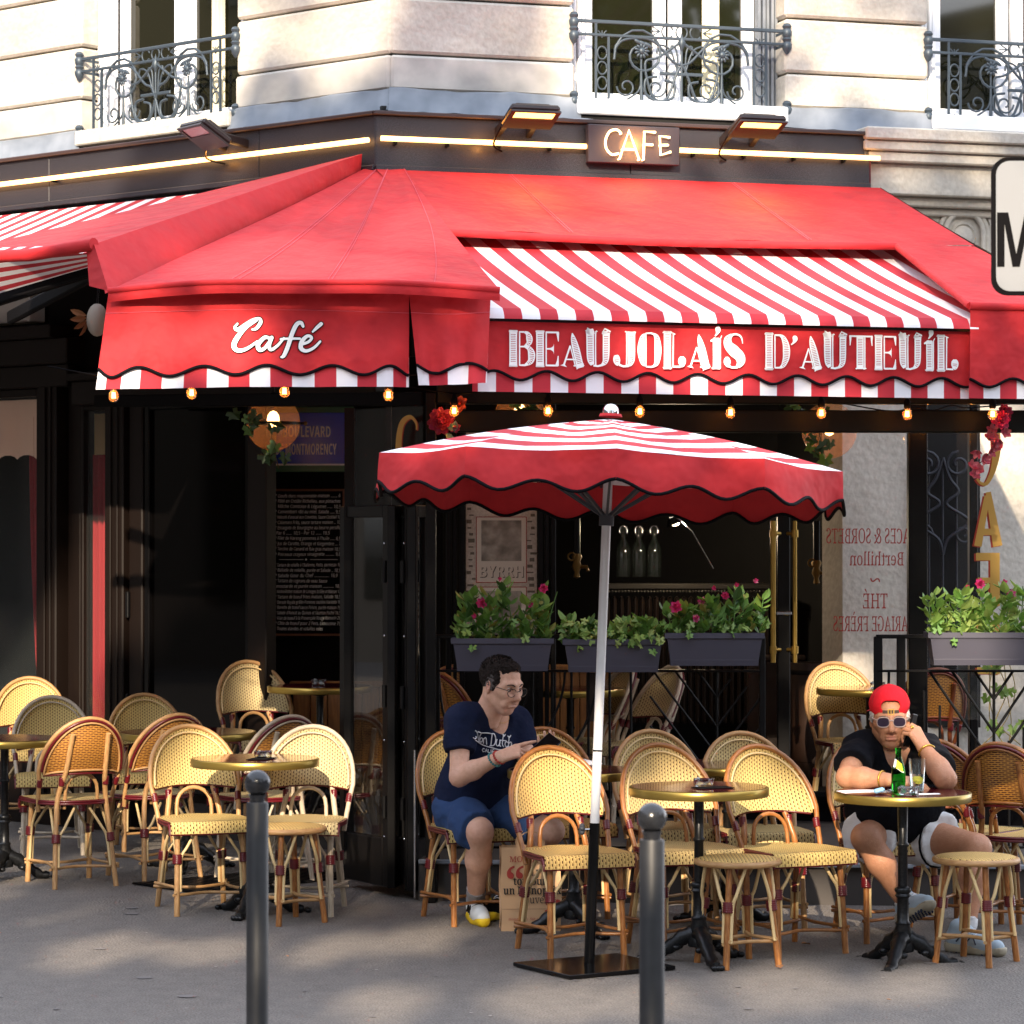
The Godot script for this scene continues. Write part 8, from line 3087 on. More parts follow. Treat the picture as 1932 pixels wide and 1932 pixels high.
	g.box(Vector3.ZERO, Vector3(0.074, 0.150, 0.010), Basis(), 0.004)
	part("case", g, std(Color("#10182c"), 0.4), ph)
	g = Geo.new()
	g.box(Vector3(0, 0, 0.0055), Vector3(0.066, 0.140, 0.001))
	part("screen", g, M.black_gloss, ph)
	g = Geo.new()
	g.box(Vector3(-0.018, 0.052, -0.006), Vector3(0.026, 0.03, 0.003), Basis(), 0.001)
	part("camera_bump", g, M.black, ph)

func eyes_and_brows(t: Node, hd: Transform3D, s: float, brow: Color) -> void:
	for e in [-1.0, 1.0]:
		var c := Vector3(e * 0.032, 0.002, 0.0765)
		var g := Geo.new()
		g.ball(hd * (c * s), Vector3.ONE * 0.0118 * s, 12)
		var o := part("eye", g, M.eye_white, t)
		g = Geo.new()
		g.ball(hd * ((c + Vector3(0.0, -0.003, 0.0095)) * s), Vector3(0.005, 0.005, 0.003) * s, 10, hd.basis)
		part("iris", g, M.eye_dark, o)
		g = Geo.new()
		g.tube(smooth_path([hd * (Vector3(e * 0.014, 0.020, 0.094) * s), hd * (Vector3(e * 0.032, 0.026, 0.090) * s), hd * (Vector3(e * 0.052, 0.019, 0.073) * s)], 4), 0.0030, 6)
		part("eyebrow", g, std(brow, 0.8), t)
		g = Geo.new()
		g.tube(smooth_path([hd * (Vector3(e * 0.019, 0.003, 0.0875) * s), hd * (Vector3(e * 0.032, 0.009, 0.0895) * s), hd * (Vector3(e * 0.045, 0.003, 0.082) * s)], 4), 0.003, 5)
		part("eyelid", g, M.lid, t)

func shirt_print(t: Node, sh: Body, chest: Vector3, tb: Basis) -> void:
	# the winged wordmark and the line under it, laid on the cloth; pixels of the photograph turned along the chest
	var all := PackedInt32Array(range(sh.kind.size()))
	var eye := Vector3(0, EYE, 0)
	var on := func(px: float, py: float) -> Vector3:
		# march from in front of the chest onto the cloth
		var q := P(px, py, 13.45)
		var d := (q - eye).normalized()
		for i in 40:
			var e: float = sh.dist(q, all)
			if e < 0.0012:
				break
			q += d * maxf(e * 0.8, 0.0006)
		return q - d * 0.004
	var W := Vector2(811.3, 1217.0)
	var strokes := [
		[[463, 868], [480, 890], [488, 940], [497, 985]], [[440, 940], [455, 952], [472, 940], [466, 925]], [[497, 985], [505, 930], [520, 895], [490, 880]],
		[[512, 945], [506, 975], [520, 985], [534, 965], [528, 942], [512, 945]], [[545, 945], [543, 1000]], [[545, 955], [562, 940], [572, 955], [576, 1010]],
		[[520, 893], [585, 893], [632, 902]], [[632, 900], [618, 1020]], [[606, 1022], [650, 1015], [668, 960], [655, 905], [632, 900]],
		[[682, 955], [672, 1005], [690, 1025], [708, 1000], [712, 960]], [[712, 960], [708, 1020], [722, 1025]],
		[[748, 905], [735, 1000], [750, 1032]], [[715, 965], [775, 972]], [[735, 905], [752, 925], [768, 905]],
		[[792, 990], [775, 980], [762, 1005], [775, 1035], [795, 1025]], [[805, 925], [795, 1042]], [[790, 920], [805, 940], [822, 915]], [[800, 1000], [818, 985], [828, 1000], [824, 1040]],
		[[462, 965], [540, 1015], [640, 1045], [700, 1062], [735, 1062]]]
	var g := Geo.new()
	for st in strokes:
		var p := []
		for q in st:
			p.append(Vector2(W.x + q[0] / 5.389, W.y + q[1] / 5.389))
		if p.size() > 2:
			p = smooth_path(p, 4)
		var pts := []
		for q in p:
			pts.append(on.call(q.x, q.y))
		g.tube(pts, 0.0026, 5)
	var o := part("shirt_wordmark", g, M.print_white, t)
	o.set_meta("label", "white winged script wordmark on the shirt")
	g = Geo.new()
	var caps := {"C": [[24, 4], [10, 0], [2, 14], [10, 30], [24, 26]], "A": [[2, 30], [13, 0], [24, 30]], "L": [[3, 0], [3, 30], [20, 30]], "I": [[4, 0], [4, 30]], "F": [[20, 0], [3, 0], [3, 30]]}
	var x := 530.0
	for ch in "CALIF":
		var pts := []
		for q in caps[ch]:
			pts.append(on.call(W.x + (x + q[0]) / 5.389, W.y + (1050 + q[1] * 1.1 + (x - 530) * 0.12) / 5.389))
		g.tube(pts, 0.0022, 5)
		if ch == "A" or ch == "F":
			g.tube([on.call(W.x + (x + 6) / 5.389, W.y + (1069 + (x - 530) * 0.12) / 5.389), on.call(W.x + (x + 19) / 5.389, W.y + (1069 + (x - 530) * 0.12) / 5.389)], 0.002, 5)
		x += 16.0 if ch == "I" else 29.0
	part("shirt_lettering", g, M.print_white, t)

func man_in_cap() -> void:
	var t := thing("person", "seated man in a red backward cap and clear sunglasses, phone at his ear", "person")
	var R := {}
	R.hipR = P(1658, 1572, 13.22); R.hipL = P(1722, 1572, 13.24)
	R.kneeR = P(1633, 1580, 12.93); R.kneeL = P(1842, 1600, 12.93)
	R.ankR = P(1710, 1706, 12.95); R.ankL = P(1824, 1744, 12.84)
	R.shR = P(1622, 1412, 13.02); R.shL = P(1744, 1416, 13.02)
	R.elR = P(1598, 1466, 12.74); R.wrR = P(1674, 1471, 12.63)
	R.elL = P(1783, 1470, 12.66); R.wrL = P(1744, 1412, 12.84)
	var neck := P(1683, 1408, 13.05)
	var chest := P(1683, 1450, 13.06)
	var belly := P(1686, 1515, 13.17)
	var skin := Color(0.46, 0.235, 0.14)
	var hd := face_frame(P(1678, 1356, 12.97), -0.06, 0.10, 0.02)
	var s := 1.03
	var body := Body.new()
	for e in ["R", "L"]:
		body.cap(R["hip" + e], R["knee" + e], 0.090, 0.062, 0.03)
		body.cap(R["knee" + e], R["ank" + e].lerp(R["knee" + e], 0.62), 0.059, 0.060, 0.03)
		body.cap(R["ank" + e].lerp(R["knee" + e], 0.64), R["ank" + e], 0.058, 0.037, 0.03)
		body.cap(R["sh" + e], R["el" + e], 0.060, 0.047, 0.03)
		body.cap(R["el" + e], R["wr" + e].lerp(R["el" + e], 0.62), 0.046, 0.048, 0.02)
		body.cap(R["wr" + e].lerp(R["el" + e], 0.62), R["wr" + e], 0.047, 0.030, 0.02)
	body.cap(R.hipR, R.hipL, 0.12, 0.12, 0.04)
	body.ell(Transform3D(Basis(), belly), Vector3(0.185, 0.16, 0.15), 0.05)
	body.ell(Transform3D(Basis(), chest), Vector3(0.185, 0.14, 0.11), 0.05)
	body.cap(R.shR, R.shL, 0.058, 0.058, 0.05)
	body.cap(chest + Vector3(0, 0.03, 0.03), neck, 0.09, 0.066, 0.05)
	body.cap(neck, hd * Vector3(0, -0.05, -0.02), 0.066, 0.060, 0.03)
	body.tint = [[R.kneeR + Vector3(0, 0.02, 0.05), 0.06, Color(0.47, 0.25, 0.16), 0.7], [R.elL, 0.06, Color(0.42, 0.19, 0.12), 0.6]]
	var g := Geo.new()
	var pts := [neck, hd * Vector3(0, -0.07, -0.02)]
	for k in R:
		pts.append(R[k])
	var bx := box_round(pts, 0.14)
	body.into(g, bx[0], bx[1], 0.013, skin)
	var hb := Body.new()
	head_shape(hb, hd, s, 0.45)
	hb.tint = [[hd * (Vector3(0, -0.066, 0.09) * s), 0.022, Color(0.46, 0.17, 0.13), 0.9], [hd * (Vector3(0, -0.03, 0.10) * s), 0.03, Color(0.43, 0.19, 0.12), 0.5], [hd * (Vector3(0.0, -0.085, 0.05) * s), 0.055, Color(0.38, 0.20, 0.13), 0.4]]
	var hx := box_round([hd * Vector3(0.1, 0.13, 0.13), hd * Vector3(-0.1, -0.17, -0.13), hd * Vector3(0.1, -0.17, 0.13), hd * Vector3(-0.1, 0.13, -0.13)], 0.015)
	hb.into(g, hx[0], hx[1], 0.0037, skin)
	# his left hand holds a phone at the ear, fingers curled towards the mouth; the right one lies on the table
	var wy: Vector3 = (P(1716, 1368, 12.87) - R.wrL).normalized()
	var wz := (Vector3(0.65, 0.25, 0.7) - wy * Vector3(0.65, 0.25, 0.7).dot(wy)).normalized()
	var b := Basis(wy.cross(wz), wy, wz)
	var hh := Body.new()
	hh.cap(R.wrL.lerp(R.elL, 0.15), R.wrL, 0.033, 0.030, 0.015)
	var tips := hand_shape(hh, R.wrL, b, [0.55, 0.72, 0.82, 0.9], Vector3(0.55, 0.8, -0.35), 1.04)
	var hbx := box_round(tips + [R.wrL, R.wrL + b.y * 0.12 + b.x * 0.05], 0.035)
	hh.into(g, hbx[0], hbx[1], 0.0042, skin)
	var ry := Vector3(0.97, -0.10, 0.12).normalized()
	var rz := (Vector3(0, 1, 0.25) - ry * Vector3(0, 1, 0.25).dot(ry)).normalized()
	var rb := Basis(rz.cross(ry), ry, rz)
	hh = Body.new()
	hh.cap(R.wrR.lerp(R.elR, 0.15), R.wrR, 0.033, 0.030, 0.015)
	tips = hand_shape(hh, R.wrR, rb, [0.22, 0.28, 0.32, 0.38], Vector3(0.7, 0.7, -0.2), 1.04)
	hbx = box_round(tips + [R.wrR, R.wrR + rb.y * 0.12], 0.035)
	hh.into(g, hbx[0], hbx[1], 0.0046, skin)
	part("body", g, skin_mat(), t)
	# black v-neck shirt
	var sh := Body.new()
	sh.ell(Transform3D(Basis(), belly), Vector3(0.225, 0.195, 0.19), 0.06)
	sh.ell(Transform3D(Basis(), chest), Vector3(0.205, 0.15, 0.130), 0.06)
	sh.cap(R.shR, R.shL, 0.074, 0.074, 0.05)
	sh.cap(R.shR.lerp(neck, 0.35), neck + Vector3(0, -0.015, 0), 0.072, 0.062, 0.04)
	sh.cap(R.shL.lerp(neck, 0.35), neck + Vector3(0, -0.015, 0), 0.072, 0.062, 0.04)
	sh.taper(R.shR, R.shR.lerp(R.elR, 0.66), 0.076, 0.082, 0.03)
	sh.taper(R.shL, R.shL.lerp(R.elL, 0.62), 0.076, 0.080, 0.03)
	sh.cap(neck + Vector3(0, 0.06, 0.04), neck + Vector3(0.005, 0.005, 0.10), 0.064, 0.060, 0.012, true)
	sh.cap(neck + Vector3(0.005, 0.0, 0.12), neck + Vector3(0.02, -0.115, 0.13), 0.056, 0.016, 0.008, true)
	sh.cap(neck, hd * Vector3(0, -0.03, -0.03), 0.070, 0.072, 0.01, true)
	cloth("shirt", sh, box_round([R.shR, R.shL, belly, R.hipR, R.hipL, R.elR, R.elL], 0.26), 0.012, cloth_mat(Color("#101116"), 211), t, 0.010, 7.0)
	# white shorts with a dark stripe
	var so := Body.new()
	so.cap(R.hipR, R.hipL, 0.128, 0.128, 0.05)
	so.taper(R.hipR + Vector3(-0.01, 0, -0.03), R.hipR.lerp(R.kneeR, 0.62) + Vector3(-0.012, 0, 0), 0.128, 0.122, 0.04)
	so.taper(R.hipL, R.hipL.lerp(R.kneeL, 0.46), 0.128, 0.120, 0.04)
	cloth("shorts", so, box_round([R.hipR, R.hipL, R.kneeR, R.kneeL], 0.16), 0.012, cloth_mat(Color("#cfd0d2"), 213), t, 0.010, 9.0)
	g = Geo.new()
	var a: Vector3 = R.hipL.lerp(R.kneeL, 0.42)
	var da: Vector3 = (R.kneeL - R.hipL).normalized()
	var du := da.cross(Vector3.UP).normalized()
	var dv := da.cross(du)
	var ring := []
	for i in 20:
		var an := TAU * i / 20.0
		ring.append(a + (du * cos(an) + dv * sin(an)) * 0.124)
	g.tube(ring, 0.005, 5, false, true)
	part("shorts_stripe", g, M.piping, t)
	for e in ["R", "L"]:
		var so2 := Body.new()
		var up: Vector3 = (R["knee" + e] - R["ank" + e]).normalized()
		so2.taper(R["ank" + e] - up * 0.02, R["ank" + e] + up * 0.035, 0.042, 0.045, 0.01)
		cloth("sock", so2, box_round([R["ank" + e], R["ank" + e] + up * 0.05], 0.06), 0.009, cloth_mat(Color("#c8c8ca"), 215), t, 0.004, 30.0)
	var pale := std(Color("#9fb0bd"), 0.6)
	var beige := std(Color("#a39b88"), 0.7)
	shoe(t, R.ankL + Vector3(-0.075, -0.115, -0.02), R.ankL + Vector3(0.115, -0.115, 0.165), Vector3.UP, pale, beige, M.canvas_white, M.navy, true)
	shoe(t, R.ankR + Vector3(-0.02, -0.085, -0.01), R.ankR + Vector3(0.07, -0.035, 0.215), Vector3(-0.05, 0.93, -0.36), pale, beige, M.canvas_white, M.navy, true)
	# cap worn backwards
	var cp := Body.new()
	cp.ell(hd * Transform3D(Basis(Vector3.RIGHT, -0.10), Vector3(0, 0.062, -0.014) * s), Vector3(0.0865, 0.083, 0.105) * s, 0.01)
	cp.ell(hd * Transform3D(Basis(Vector3.RIGHT, 0.06), Vector3(0, -0.056, -0.01) * s), Vector3(0.14, 0.092, 0.16) * s, 0.004, true)
	for e in [-0.016, 0.0, 0.016]:
		cp.cap(hd * (Vector3(e, 0.068, 0.12) * s), hd * (Vector3(e, 0.064, 0.03) * s), 0.024, 0.024, 0.004, true)
	cp.cap(hd * (Vector3(-0.026, 0.056, 0.10) * s), hd * (Vector3(0.026, 0.056, 0.10) * s), 0.018, 0.018, 0.004, true)
	var cx := box_round([hd * Vector3(0.1, 0.17, 0.12), hd * Vector3(-0.1, 0.0, -0.13)], 0.02)
	cloth("cap", cp, cx, 0.0046, cloth_mat(Color("#c9202c"), 217, 0.5), t, 0.002, 20.0)
	g = Geo.new()
	for i in 6:
		var an := TAU * (i + 0.5) / 6.0
		var sm := []
		for k in 9:
			var th := lerpf(0.05, 1.45, k / 8.0)
			sm.append(hd * (Vector3(0, 0.062, -0.014) * s + Basis(Vector3.RIGHT, -0.10) * (Vector3(sin(th) * cos(an) * 0.0872, cos(th) * 0.0838, sin(th) * sin(an) * 0.1058) * s)))
		if sin(an) < 0.8:
			g.tube(sm, 0.0013, 4)
	g.ball(hd * (Vector3(0, 0.1455, -0.022) * s), Vector3(0.007, 0.004, 0.007), 8)
	part("cap_seam", g, M.cap_seam, t)
	g = Geo.new()
	var brim := func(u, v): return hd * (Vector3(sin((u - 0.5) * 2.4) * (0.082 + 0.02 * v), 0.045 - 0.012 * v - 0.03 * absf(u - 0.5), -0.09 * cos((u - 0.5) * 1.6) - 0.07 * v * cos((u - 0.5) * 2.2)) * s)
	g.grid(12, 3, brim)
	part("cap_brim", g, M.cap_red, t)
	g = Geo.new()
	var sp := []
	for i in 9:
		var an := lerpf(-0.42, 0.42, i / 8.0)
		sp.append(hd * (Vector3(sin(an) * 0.086, 0.044, -0.012 + cos(an) * 0.102) * s))
	for i in 8:
		g.quad(sp[i] - hd.basis.y * 0.007, sp[i + 1] - hd.basis.y * 0.007, sp[i + 1] + hd.basis.y * 0.007, sp[i] + hd.basis.y * 0.007)
	part("cap_strap", g, M.leather, t)
	g = Geo.new()
	for e in [[-0.012, 0.0, 0.004, 0.026], [0.012, 0.0, 0.004, 0.026], [0.0, 0.011, 0.026, 0.004], [0.0, -0.011, 0.026, 0.004], [0.0, 0.0, 0.003, 0.02]]:
		g.box(hd * (Vector3(0.0 + e[0], 0.044 + e[1], 0.0935) * s), Vector3(e[2], e[3], 0.003), hd.basis)
	part("cap_buckle", g, M.gold, t)
	# short grey hair below the cap
	var hr := Body.new()
	for e in [-1.0, 1.0]:
		hr.ell(hd * Transform3D(Basis(), Vector3(e * 0.074, 0.014, 0.004) * s), Vector3(0.011, 0.026, 0.034) * s, 0.006)
	cloth("hair", hr, hx, 0.005, std(Color("#a9a5a2"), 0.8), t, 0.012, 60.0)
	eyes_and_brows(t, hd, s, Color("#5b4a40"))
	# clear framed sunglasses
	for e in [-1.0, 1.0]:
		g = Geo.new()
		var c := Vector3(e * 0.034, 0.003, 0.106) * s
		var rg := []
		for i in 20:
			var an := TAU * i / 20.0
			var q := Vector3(cos(an), sin(an), 0)
			q = Vector3(signf(q.x) * pow(absf(q.x), 0.75) * 0.026, signf(q.y) * pow(absf(q.y), 0.75) * 0.021, -absf(cos(an)) * 0.002)
			rg.append(hd * (c + q * s))
		g.tube(rg, 0.0028, 6, false, true)
		part("sunglasses_rim", g, M.clear_frame, t)
		g = Geo.new()
		g.xf = hd * Transform3D(Basis(), c)
		var poly := PackedVector2Array()
		for i in 20:
			var an := TAU * i / 20.0
			poly.append(Vector2(signf(cos(an)) * pow(absf(cos(an)), 0.75) * 0.025, signf(sin(an)) * pow(absf(sin(an)), 0.75) * 0.020))
		g.prism(poly, 0.002)
		part("dark_lens", g, M.lens_dark, t)
		g = Geo.new()
		g.tube([hd * (Vector3(e * 0.060, 0.012, 0.102) * s), hd * (Vector3(e * 0.079, 0.012, 0.05) * s), hd * (Vector3(e * 0.083, 0.008, -0.01) * s)], 0.0034, 6)
		part("temple_arm", g, M.clear_frame, t)
	g = Geo.new()
	g.tube([hd * (Vector3(-0.010, 0.008, 0.107) * s), hd * (Vector3(0, 0.012, 0.110) * s), hd * (Vector3(0.010, 0.008, 0.107) * s)], 0.003, 6)
	part("sunglasses_bridge", g, M.clear_frame, t)
	# gold bracelets, ring, necklace
	for e in ["L", "R"]:
		var ax: Vector3 = (R["wr" + e] - R["el" + e]).normalized()
		var u := ax.cross(Vector3.UP).normalized()
		var v := ax.cross(u)
		g = Geo.new()
		var rr := []
		for i in 20:
			var an := TAU * i / 20.0
			rr.append(R["wr" + e] - ax * 0.025 + (u * cos(an) + v * sin(an)) * 0.0365)
		g.tube(rr, 0.0042, 6, false, true)
		part("bracelet", g, M.gold_bright, t)
	g = Geo.new()
	var rc: Vector3 = R.wrL + b * Vector3(-0.012, 0.105, 0.016)
	g.ball(rc, Vector3(0.010, 0.008, 0.006), 8, b)
	part("ring", g, M.gold_bright, t)
	g = Geo.new()
	var np := []
	for i in 13:
		var an := lerpf(-1.3, 1.3, i / 12.0)
		np.append(neck + Vector3(sin(an) * 0.072 + 0.012 * (1.0 - absf(an)), 0.02 - 0.115 * pow(maxf(cos(an), 0.0), 1.2), 0.035 + cos(an) * 0.085))
	g.tube(np, 0.002, 5)
	part("necklace", g, M.gold_bright, t)
	var ph := thing("smartphone", "black phone held to the ear of the man in the cap", "phone", P(1717, 1378, 12.93))
	ph.basis = Basis(Vector3(0, 0, 1), -0.28) * Basis(Vector3.UP, 1.15)
	g = Geo.new()
	g.box(Vector3.ZERO, Vector3(0.074, 0.150, 0.009), Basis(), 0.004)
	part("case", g, M.black, ph)
	g = Geo.new()
	g.box(Vector3(0, 0, -0.005), Vector3(0.066, 0.14, 0.001))
	part("screen", g, M.black_gloss, ph)

# ---------------------------------------------------------------- the things on and under the tables
func make_small_things() -> void:
	var top := 0.722
	# bottle
	var bt := thing("glass_bottle", "green bottle with a yellow and white neck label before the man in the cap", "bottle", Vector3((1694.0 - 966.0) / FOC * 12.42, top, -12.42))
	var g := Geo.new()
	g.lathe([Vector2(0.0, 0.0), Vector2(0.026, 0.0), Vector2(0.0295, 0.004), Vector2(0.030, 0.05), Vector2(0.0305, 0.075), Vector2(0.027, 0.105), Vector2(0.019, 0.130), Vector2(0.0125, 0.150), Vector2(0.0115, 0.178), Vector2(0.0135, 0.180), Vector2(0.0135, 0.190), Vector2(0.0105, 0.190)], 28)
	part("body", g, M.green_glass, bt)
	g = Geo.new()
	g.lathe([Vector2(0.0, 0.006), Vector2(0.026, 0.006), Vector2(0.0265, 0.048), Vector2(0.0, 0.048)], 24)
	part("water", g, M.water, bt)
	for lay in 2:
		g = Geo.new()
		g.grid(10, 4, func(u, v):
			var an: float = PI * 0.5 + lerpf(0.95, -0.75, u)
			var y: float = lerpf(0.098, 0.132, v) + 0.012 * cos(u * PI) * (1.0 if lay == 0 else 0.6)
			var r: float = lerpf(0.0290, 0.0192, v) + 0.0012 + lay * 0.0008
			return Vector3(cos(an) * r, y, sin(an) * r) if lay == 0 else Vector3(cos(an * 0.62 + 0.5) * r, y, sin(an * 0.62 + 0.5) * r))
		part("neck_label", g, M.valance_white if lay == 0 else M.label_yellow, bt)
	g = Geo.new()
	g.xf = Transform3D(Basis(Vector3.UP, -0.75), Vector3.ZERO)
	g.lathe([Vector2(0.0, 0.001), Vector2(0.009, 0.001), Vector2(0.0105, 0.0)], 16, Transform3D(Basis(Vector3.RIGHT, PI / 2 - 0.4), Vector3(0, 0.112, 0.027)))
	part("round_label", g, M.dark_green, bt)
	# tumbler with water and lemon
	var tm := thing("tumbler", "tall tumbler of water with a lemon slice beside the green bottle", "drinking glass", Vector3((1729.0 - 966.0) / FOC * 12.40, top, -12.40))
	g = Geo.new()
	g.lathe([Vector2(0.0, 0.0), Vector2(0.025, 0.0), Vector2(0.028, 0.004), Vector2(0.0355, 0.145), Vector2(0.0340, 0.145), Vector2(0.0262, 0.012), Vector2(0.0, 0.010)], 28)
	part("glass", g, M.solid_glass, tm)
	g = Geo.new()
	g.lathe([Vector2(0.0, 0.012), Vector2(0.0258, 0.0125), Vector2(0.0303, 0.082), Vector2(0.0, 0.082)], 24)
	part("water", g, M.water, tm)
	g = Geo.new()
	g.lathe([Vector2(0.0, 0.003), Vector2(0.019, 0.003), Vector2(0.022, 0.0), Vector2(0.019, -0.003), Vector2(0.0, -0.003)], 20, Transform3D(Basis(Vector3(0, 0, 1), 0.7) * Basis(Vector3.UP, 0.6) * Basis(Vector3.RIGHT, 1.25), Vector3(0.002, 0.058, 0.012)))
	part("lemon_slice", g, M.lemon, tm)
	ashtray("glass ashtray between the green bottle and the tumbler", Vector3((1712.0 - 966.0) / FOC * 12.33, top + 0.0005, -12.33))
	# papers, keys, pen
	var pp := thing("paper_sheet", "white sheet of paper on the table under the man's forearm", "paper", Vector3((1628.0 - 966.0) / FOC * 12.42, top + 0.003, -12.42), 0.2)
	g = Geo.new()
	g.grid(6, 4, func(u, v): return Vector3((u - 0.5) * 0.20, 0.002 + 0.003 * sin(u * 3.0), (v - 0.5) * 0.13))
	part("sheet", g, M.paper, pp)
	var ky := thing("keys", "bunch of keys with a pale blue tag by the green bottle", "keys", Vector3((1662.0 - 966.0) / FOC * 12.36, top + 0.004, -12.36))
	g = Geo.new()
	g.box(Vector3(-0.01, 0.012, 0), Vector3(0.045, 0.018, 0.03), Basis(Vector3(0, 0, 1), 0.25), 0.006)
	part("key_tag", g, M.tag_blue, ky)
	for i in 3:
		g = Geo.new()
		g.box(Vector3(0.02 + 0.008 * i, 0.006 + 0.004 * i, 0.006 * i), Vector3(0.045, 0.003, 0.009), Basis(Vector3.UP, 0.5 * i) * Basis(Vector3(0, 0, 1), -0.2))
		part("key", g, M.chrome, ky)
	g = Geo.new()
	g.tube(arc(Vector3(0.002, 0.01, 0), Vector3(0.012, 0, 0), Vector3(0, 0.004, 0.011), 0, TAU, 12), 0.0015, 5)
	part("key_ring", g, M.chrome, ky)
	var pn := thing("pen", "white pen lying on the table right of the tumbler", "pen", Vector3((1752.0 - 966.0) / FOC * 12.30, top + 0.005, -12.30), 0.15)
	g = Geo.new()
	g.tube([Vector3(-0.045, 0, 0), Vector3(0.04, 0, 0), Vector3(0.048, 0, 0)], [0.004, 0.004, 0.001], 8)
	part("barrel", g, M.paper, pn)
	var rc := thing("receipt", "crumpled white paper on the table behind the honey chair by the pole", "paper", P(1110, 1416, 13.55))
	g = Geo.new()
	rng.seed = 77
	g.grid(8, 5, func(u, v): return Vector3((u - 0.5) * 0.11, rng.randf_range(0.0, 0.022), (v - 0.5) * 0.08))
	part("sheet", g, M.paper, rc)
	var sd := thing("side_plate", "small plate standing under the crumpled white paper", "plate", P(1108, 1428, 13.55))
	g = Geo.new()
	g.lathe([Vector2(0.0, 0.0), Vector2(0.045, 0.0), Vector2(0.07, 0.014), Vector2(0.068, 0.016), Vector2(0.044, 0.004), Vector2(0.0, 0.004)], 20)
	part("dish", g, M.canvas_white, sd)
	sd.position.y = 0.743
	rc.position.y = 0.755
	for k in 2:
		var cs := thing("coaster", ["dark menu card on the table by the right bollard", "dark slate under the ashtray on the left bollard's table"][k], "card", [Vector3((1343.0 - 966.0) / FOC * 12.45, 0.7435, -12.42), Vector3((497.0 - 966.0) / FOC * 14.1, 0.7435, -14.02)][k], 0.3 + k)
		g = Geo.new()
		g.box(Vector3(0, 0.0015, 0), Vector3(0.16, 0.003, 0.10), Basis(), 0.001)
		part("card", g, M.black_matt, cs)
	# paper shopping bag
	var bag := thing("paper_bag", "brown paper shopping bag with red and black print by the man's shoes", "shopping bag", Vector3((1000.0 - 966.0) / FOC * 13.58, 0, -13.58), 0.06)
	g = Geo.new()
	var w := 0.275
	var h := 0.378
	var d := 0.15
	var cr := func(a: Vector3, b: Vector3, c2: Vector3, e: Vector3) -> void:
		g.grid(8, 8, func(u, v):
			var q: Vector3 = a.lerp(b, u).lerp(e.lerp(c2, u), v)
			return q + Vector3(0.003 * sin(v * 9.0 + u * 4.0), 0, 0.004 * sin(u * 7.0 + v * 6.0) * (1.0 - absf(u - 0.5))))
	var x0 := -w / 2
	var x1 := w / 2
	cr.call(Vector3(x0, 0, d / 2), Vector3(x1, 0, d / 2), Vector3(x1, h, d / 2 - 0.02), Vector3(x0, h, d / 2 - 0.02))
	cr.call(Vector3(x0, 0, -d / 2), Vector3(x1, 0, -d / 2), Vector3(x1, h, -d / 2 + 0.02), Vector3(x0, h, -d / 2 + 0.02))
	cr.call(Vector3(x0, 0, -d / 2), Vector3(x0, 0, d / 2), Vector3(x0, h, d / 2 - 0.02), Vector3(x0, h, -d / 2 + 0.02))
	cr.call(Vector3(x1, 0, -d / 2), Vector3(x1, 0, d / 2), Vector3(x1, h, d / 2 - 0.02), Vector3(x1, h, -d / 2 + 0.02))
	g.quad(Vector3(x0, 0.003, -d / 2), Vector3(x1, 0.003, -d / 2), Vector3(x1, 0.003, d / 2), Vector3(x0, 0.003, d / 2))
	part("bag_body", g, M.kraft, bag)
	for s in [-1.0, 1.0]:
		g = Geo.new()
		var z: float = s * (d / 2 - 0.022)
		var hp := smooth_path([Vector3(-0.055, h - 0.04, z), Vector3(-0.055, h + 0.02, z), Vector3(-0.03, h + 0.065, z), Vector3(0.03, h + 0.065, z), Vector3(0.055, h + 0.02, z), Vector3(0.055, h - 0.04, z)], 4)
		for i in hp.size() - 1:
			g.beam(hp[i], hp[i + 1], 0.018, 0.003)
		part("handle", g, M.kraft, bag)
	g = Geo.new()
	g.box(Vector3(0, 0.10, d / 2 + 0.001), Vector3(w * 0.96, 0.0015, 0.001))
	part("fold_line", g, M.kraft_dark, bag)
	var tilt := Basis(Vector3.RIGHT, -0.055)
	var txt := [["MONOPRIX", 0.325, 0.026, M.bag_red, 0.0, "Droid Serif", 400, 1.0], ["Il y a", 0.268, 0.036, M.print_black, 0.03, "Droid Serif", 700, 0.8], ["toujours", 0.226, 0.036, M.print_black, 0.005, "Droid Serif", 700, 0.8], ["un Monoprix", 0.184, 0.036, M.print_black, 0.005, "Droid Serif", 700, 0.8], ["ouvert", 0.142, 0.034, M.print_black, 0.03, "Droid Serif", 400, 0.8], ["monoprix.fr  fait pour la vie", 0.055, 0.012, M.bag_red, 0.0, "Droid Sans", 400, 1.0]]
	for q in txt:
		lettering(q[0], q[2], q[3], bag, Transform3D(tilt * Basis().scaled(Vector3(q[7], 1, 1)), Vector3(q[4], q[1], d / 2 + 0.008 - 0.055 * q[1])), q[5], q[6])
	lettering("“", 0.14, M.bag_red, bag, Transform3D(tilt, Vector3(-0.075, 0.225, d / 2 + 0.006 - 0.055 * 0.27)), "Droid Serif", 700)
	lettering("”", 0.14, M.bag_red, bag, Transform3D(tilt, Vector3(0.10, 0.07, d / 2 + 0.006 - 0.055 * 0.13)), "Droid Serif", 700)
	# fallen leaves and scraps on the pavement
	var lv := [[1471, 1828, 0.045, "curled brown leaf on the pavement by the stool right of the right bollard"], [545, 1806, 0.02, "tiny brown leaf on the pavement right of the left bollard"], [1680, 1888, 0.02, "small brown leaf on the pavement before the cap wearer's table"], [1528, 1783, 0.05, "pale scrap of cardboard on the pavement between the chair legs"]]
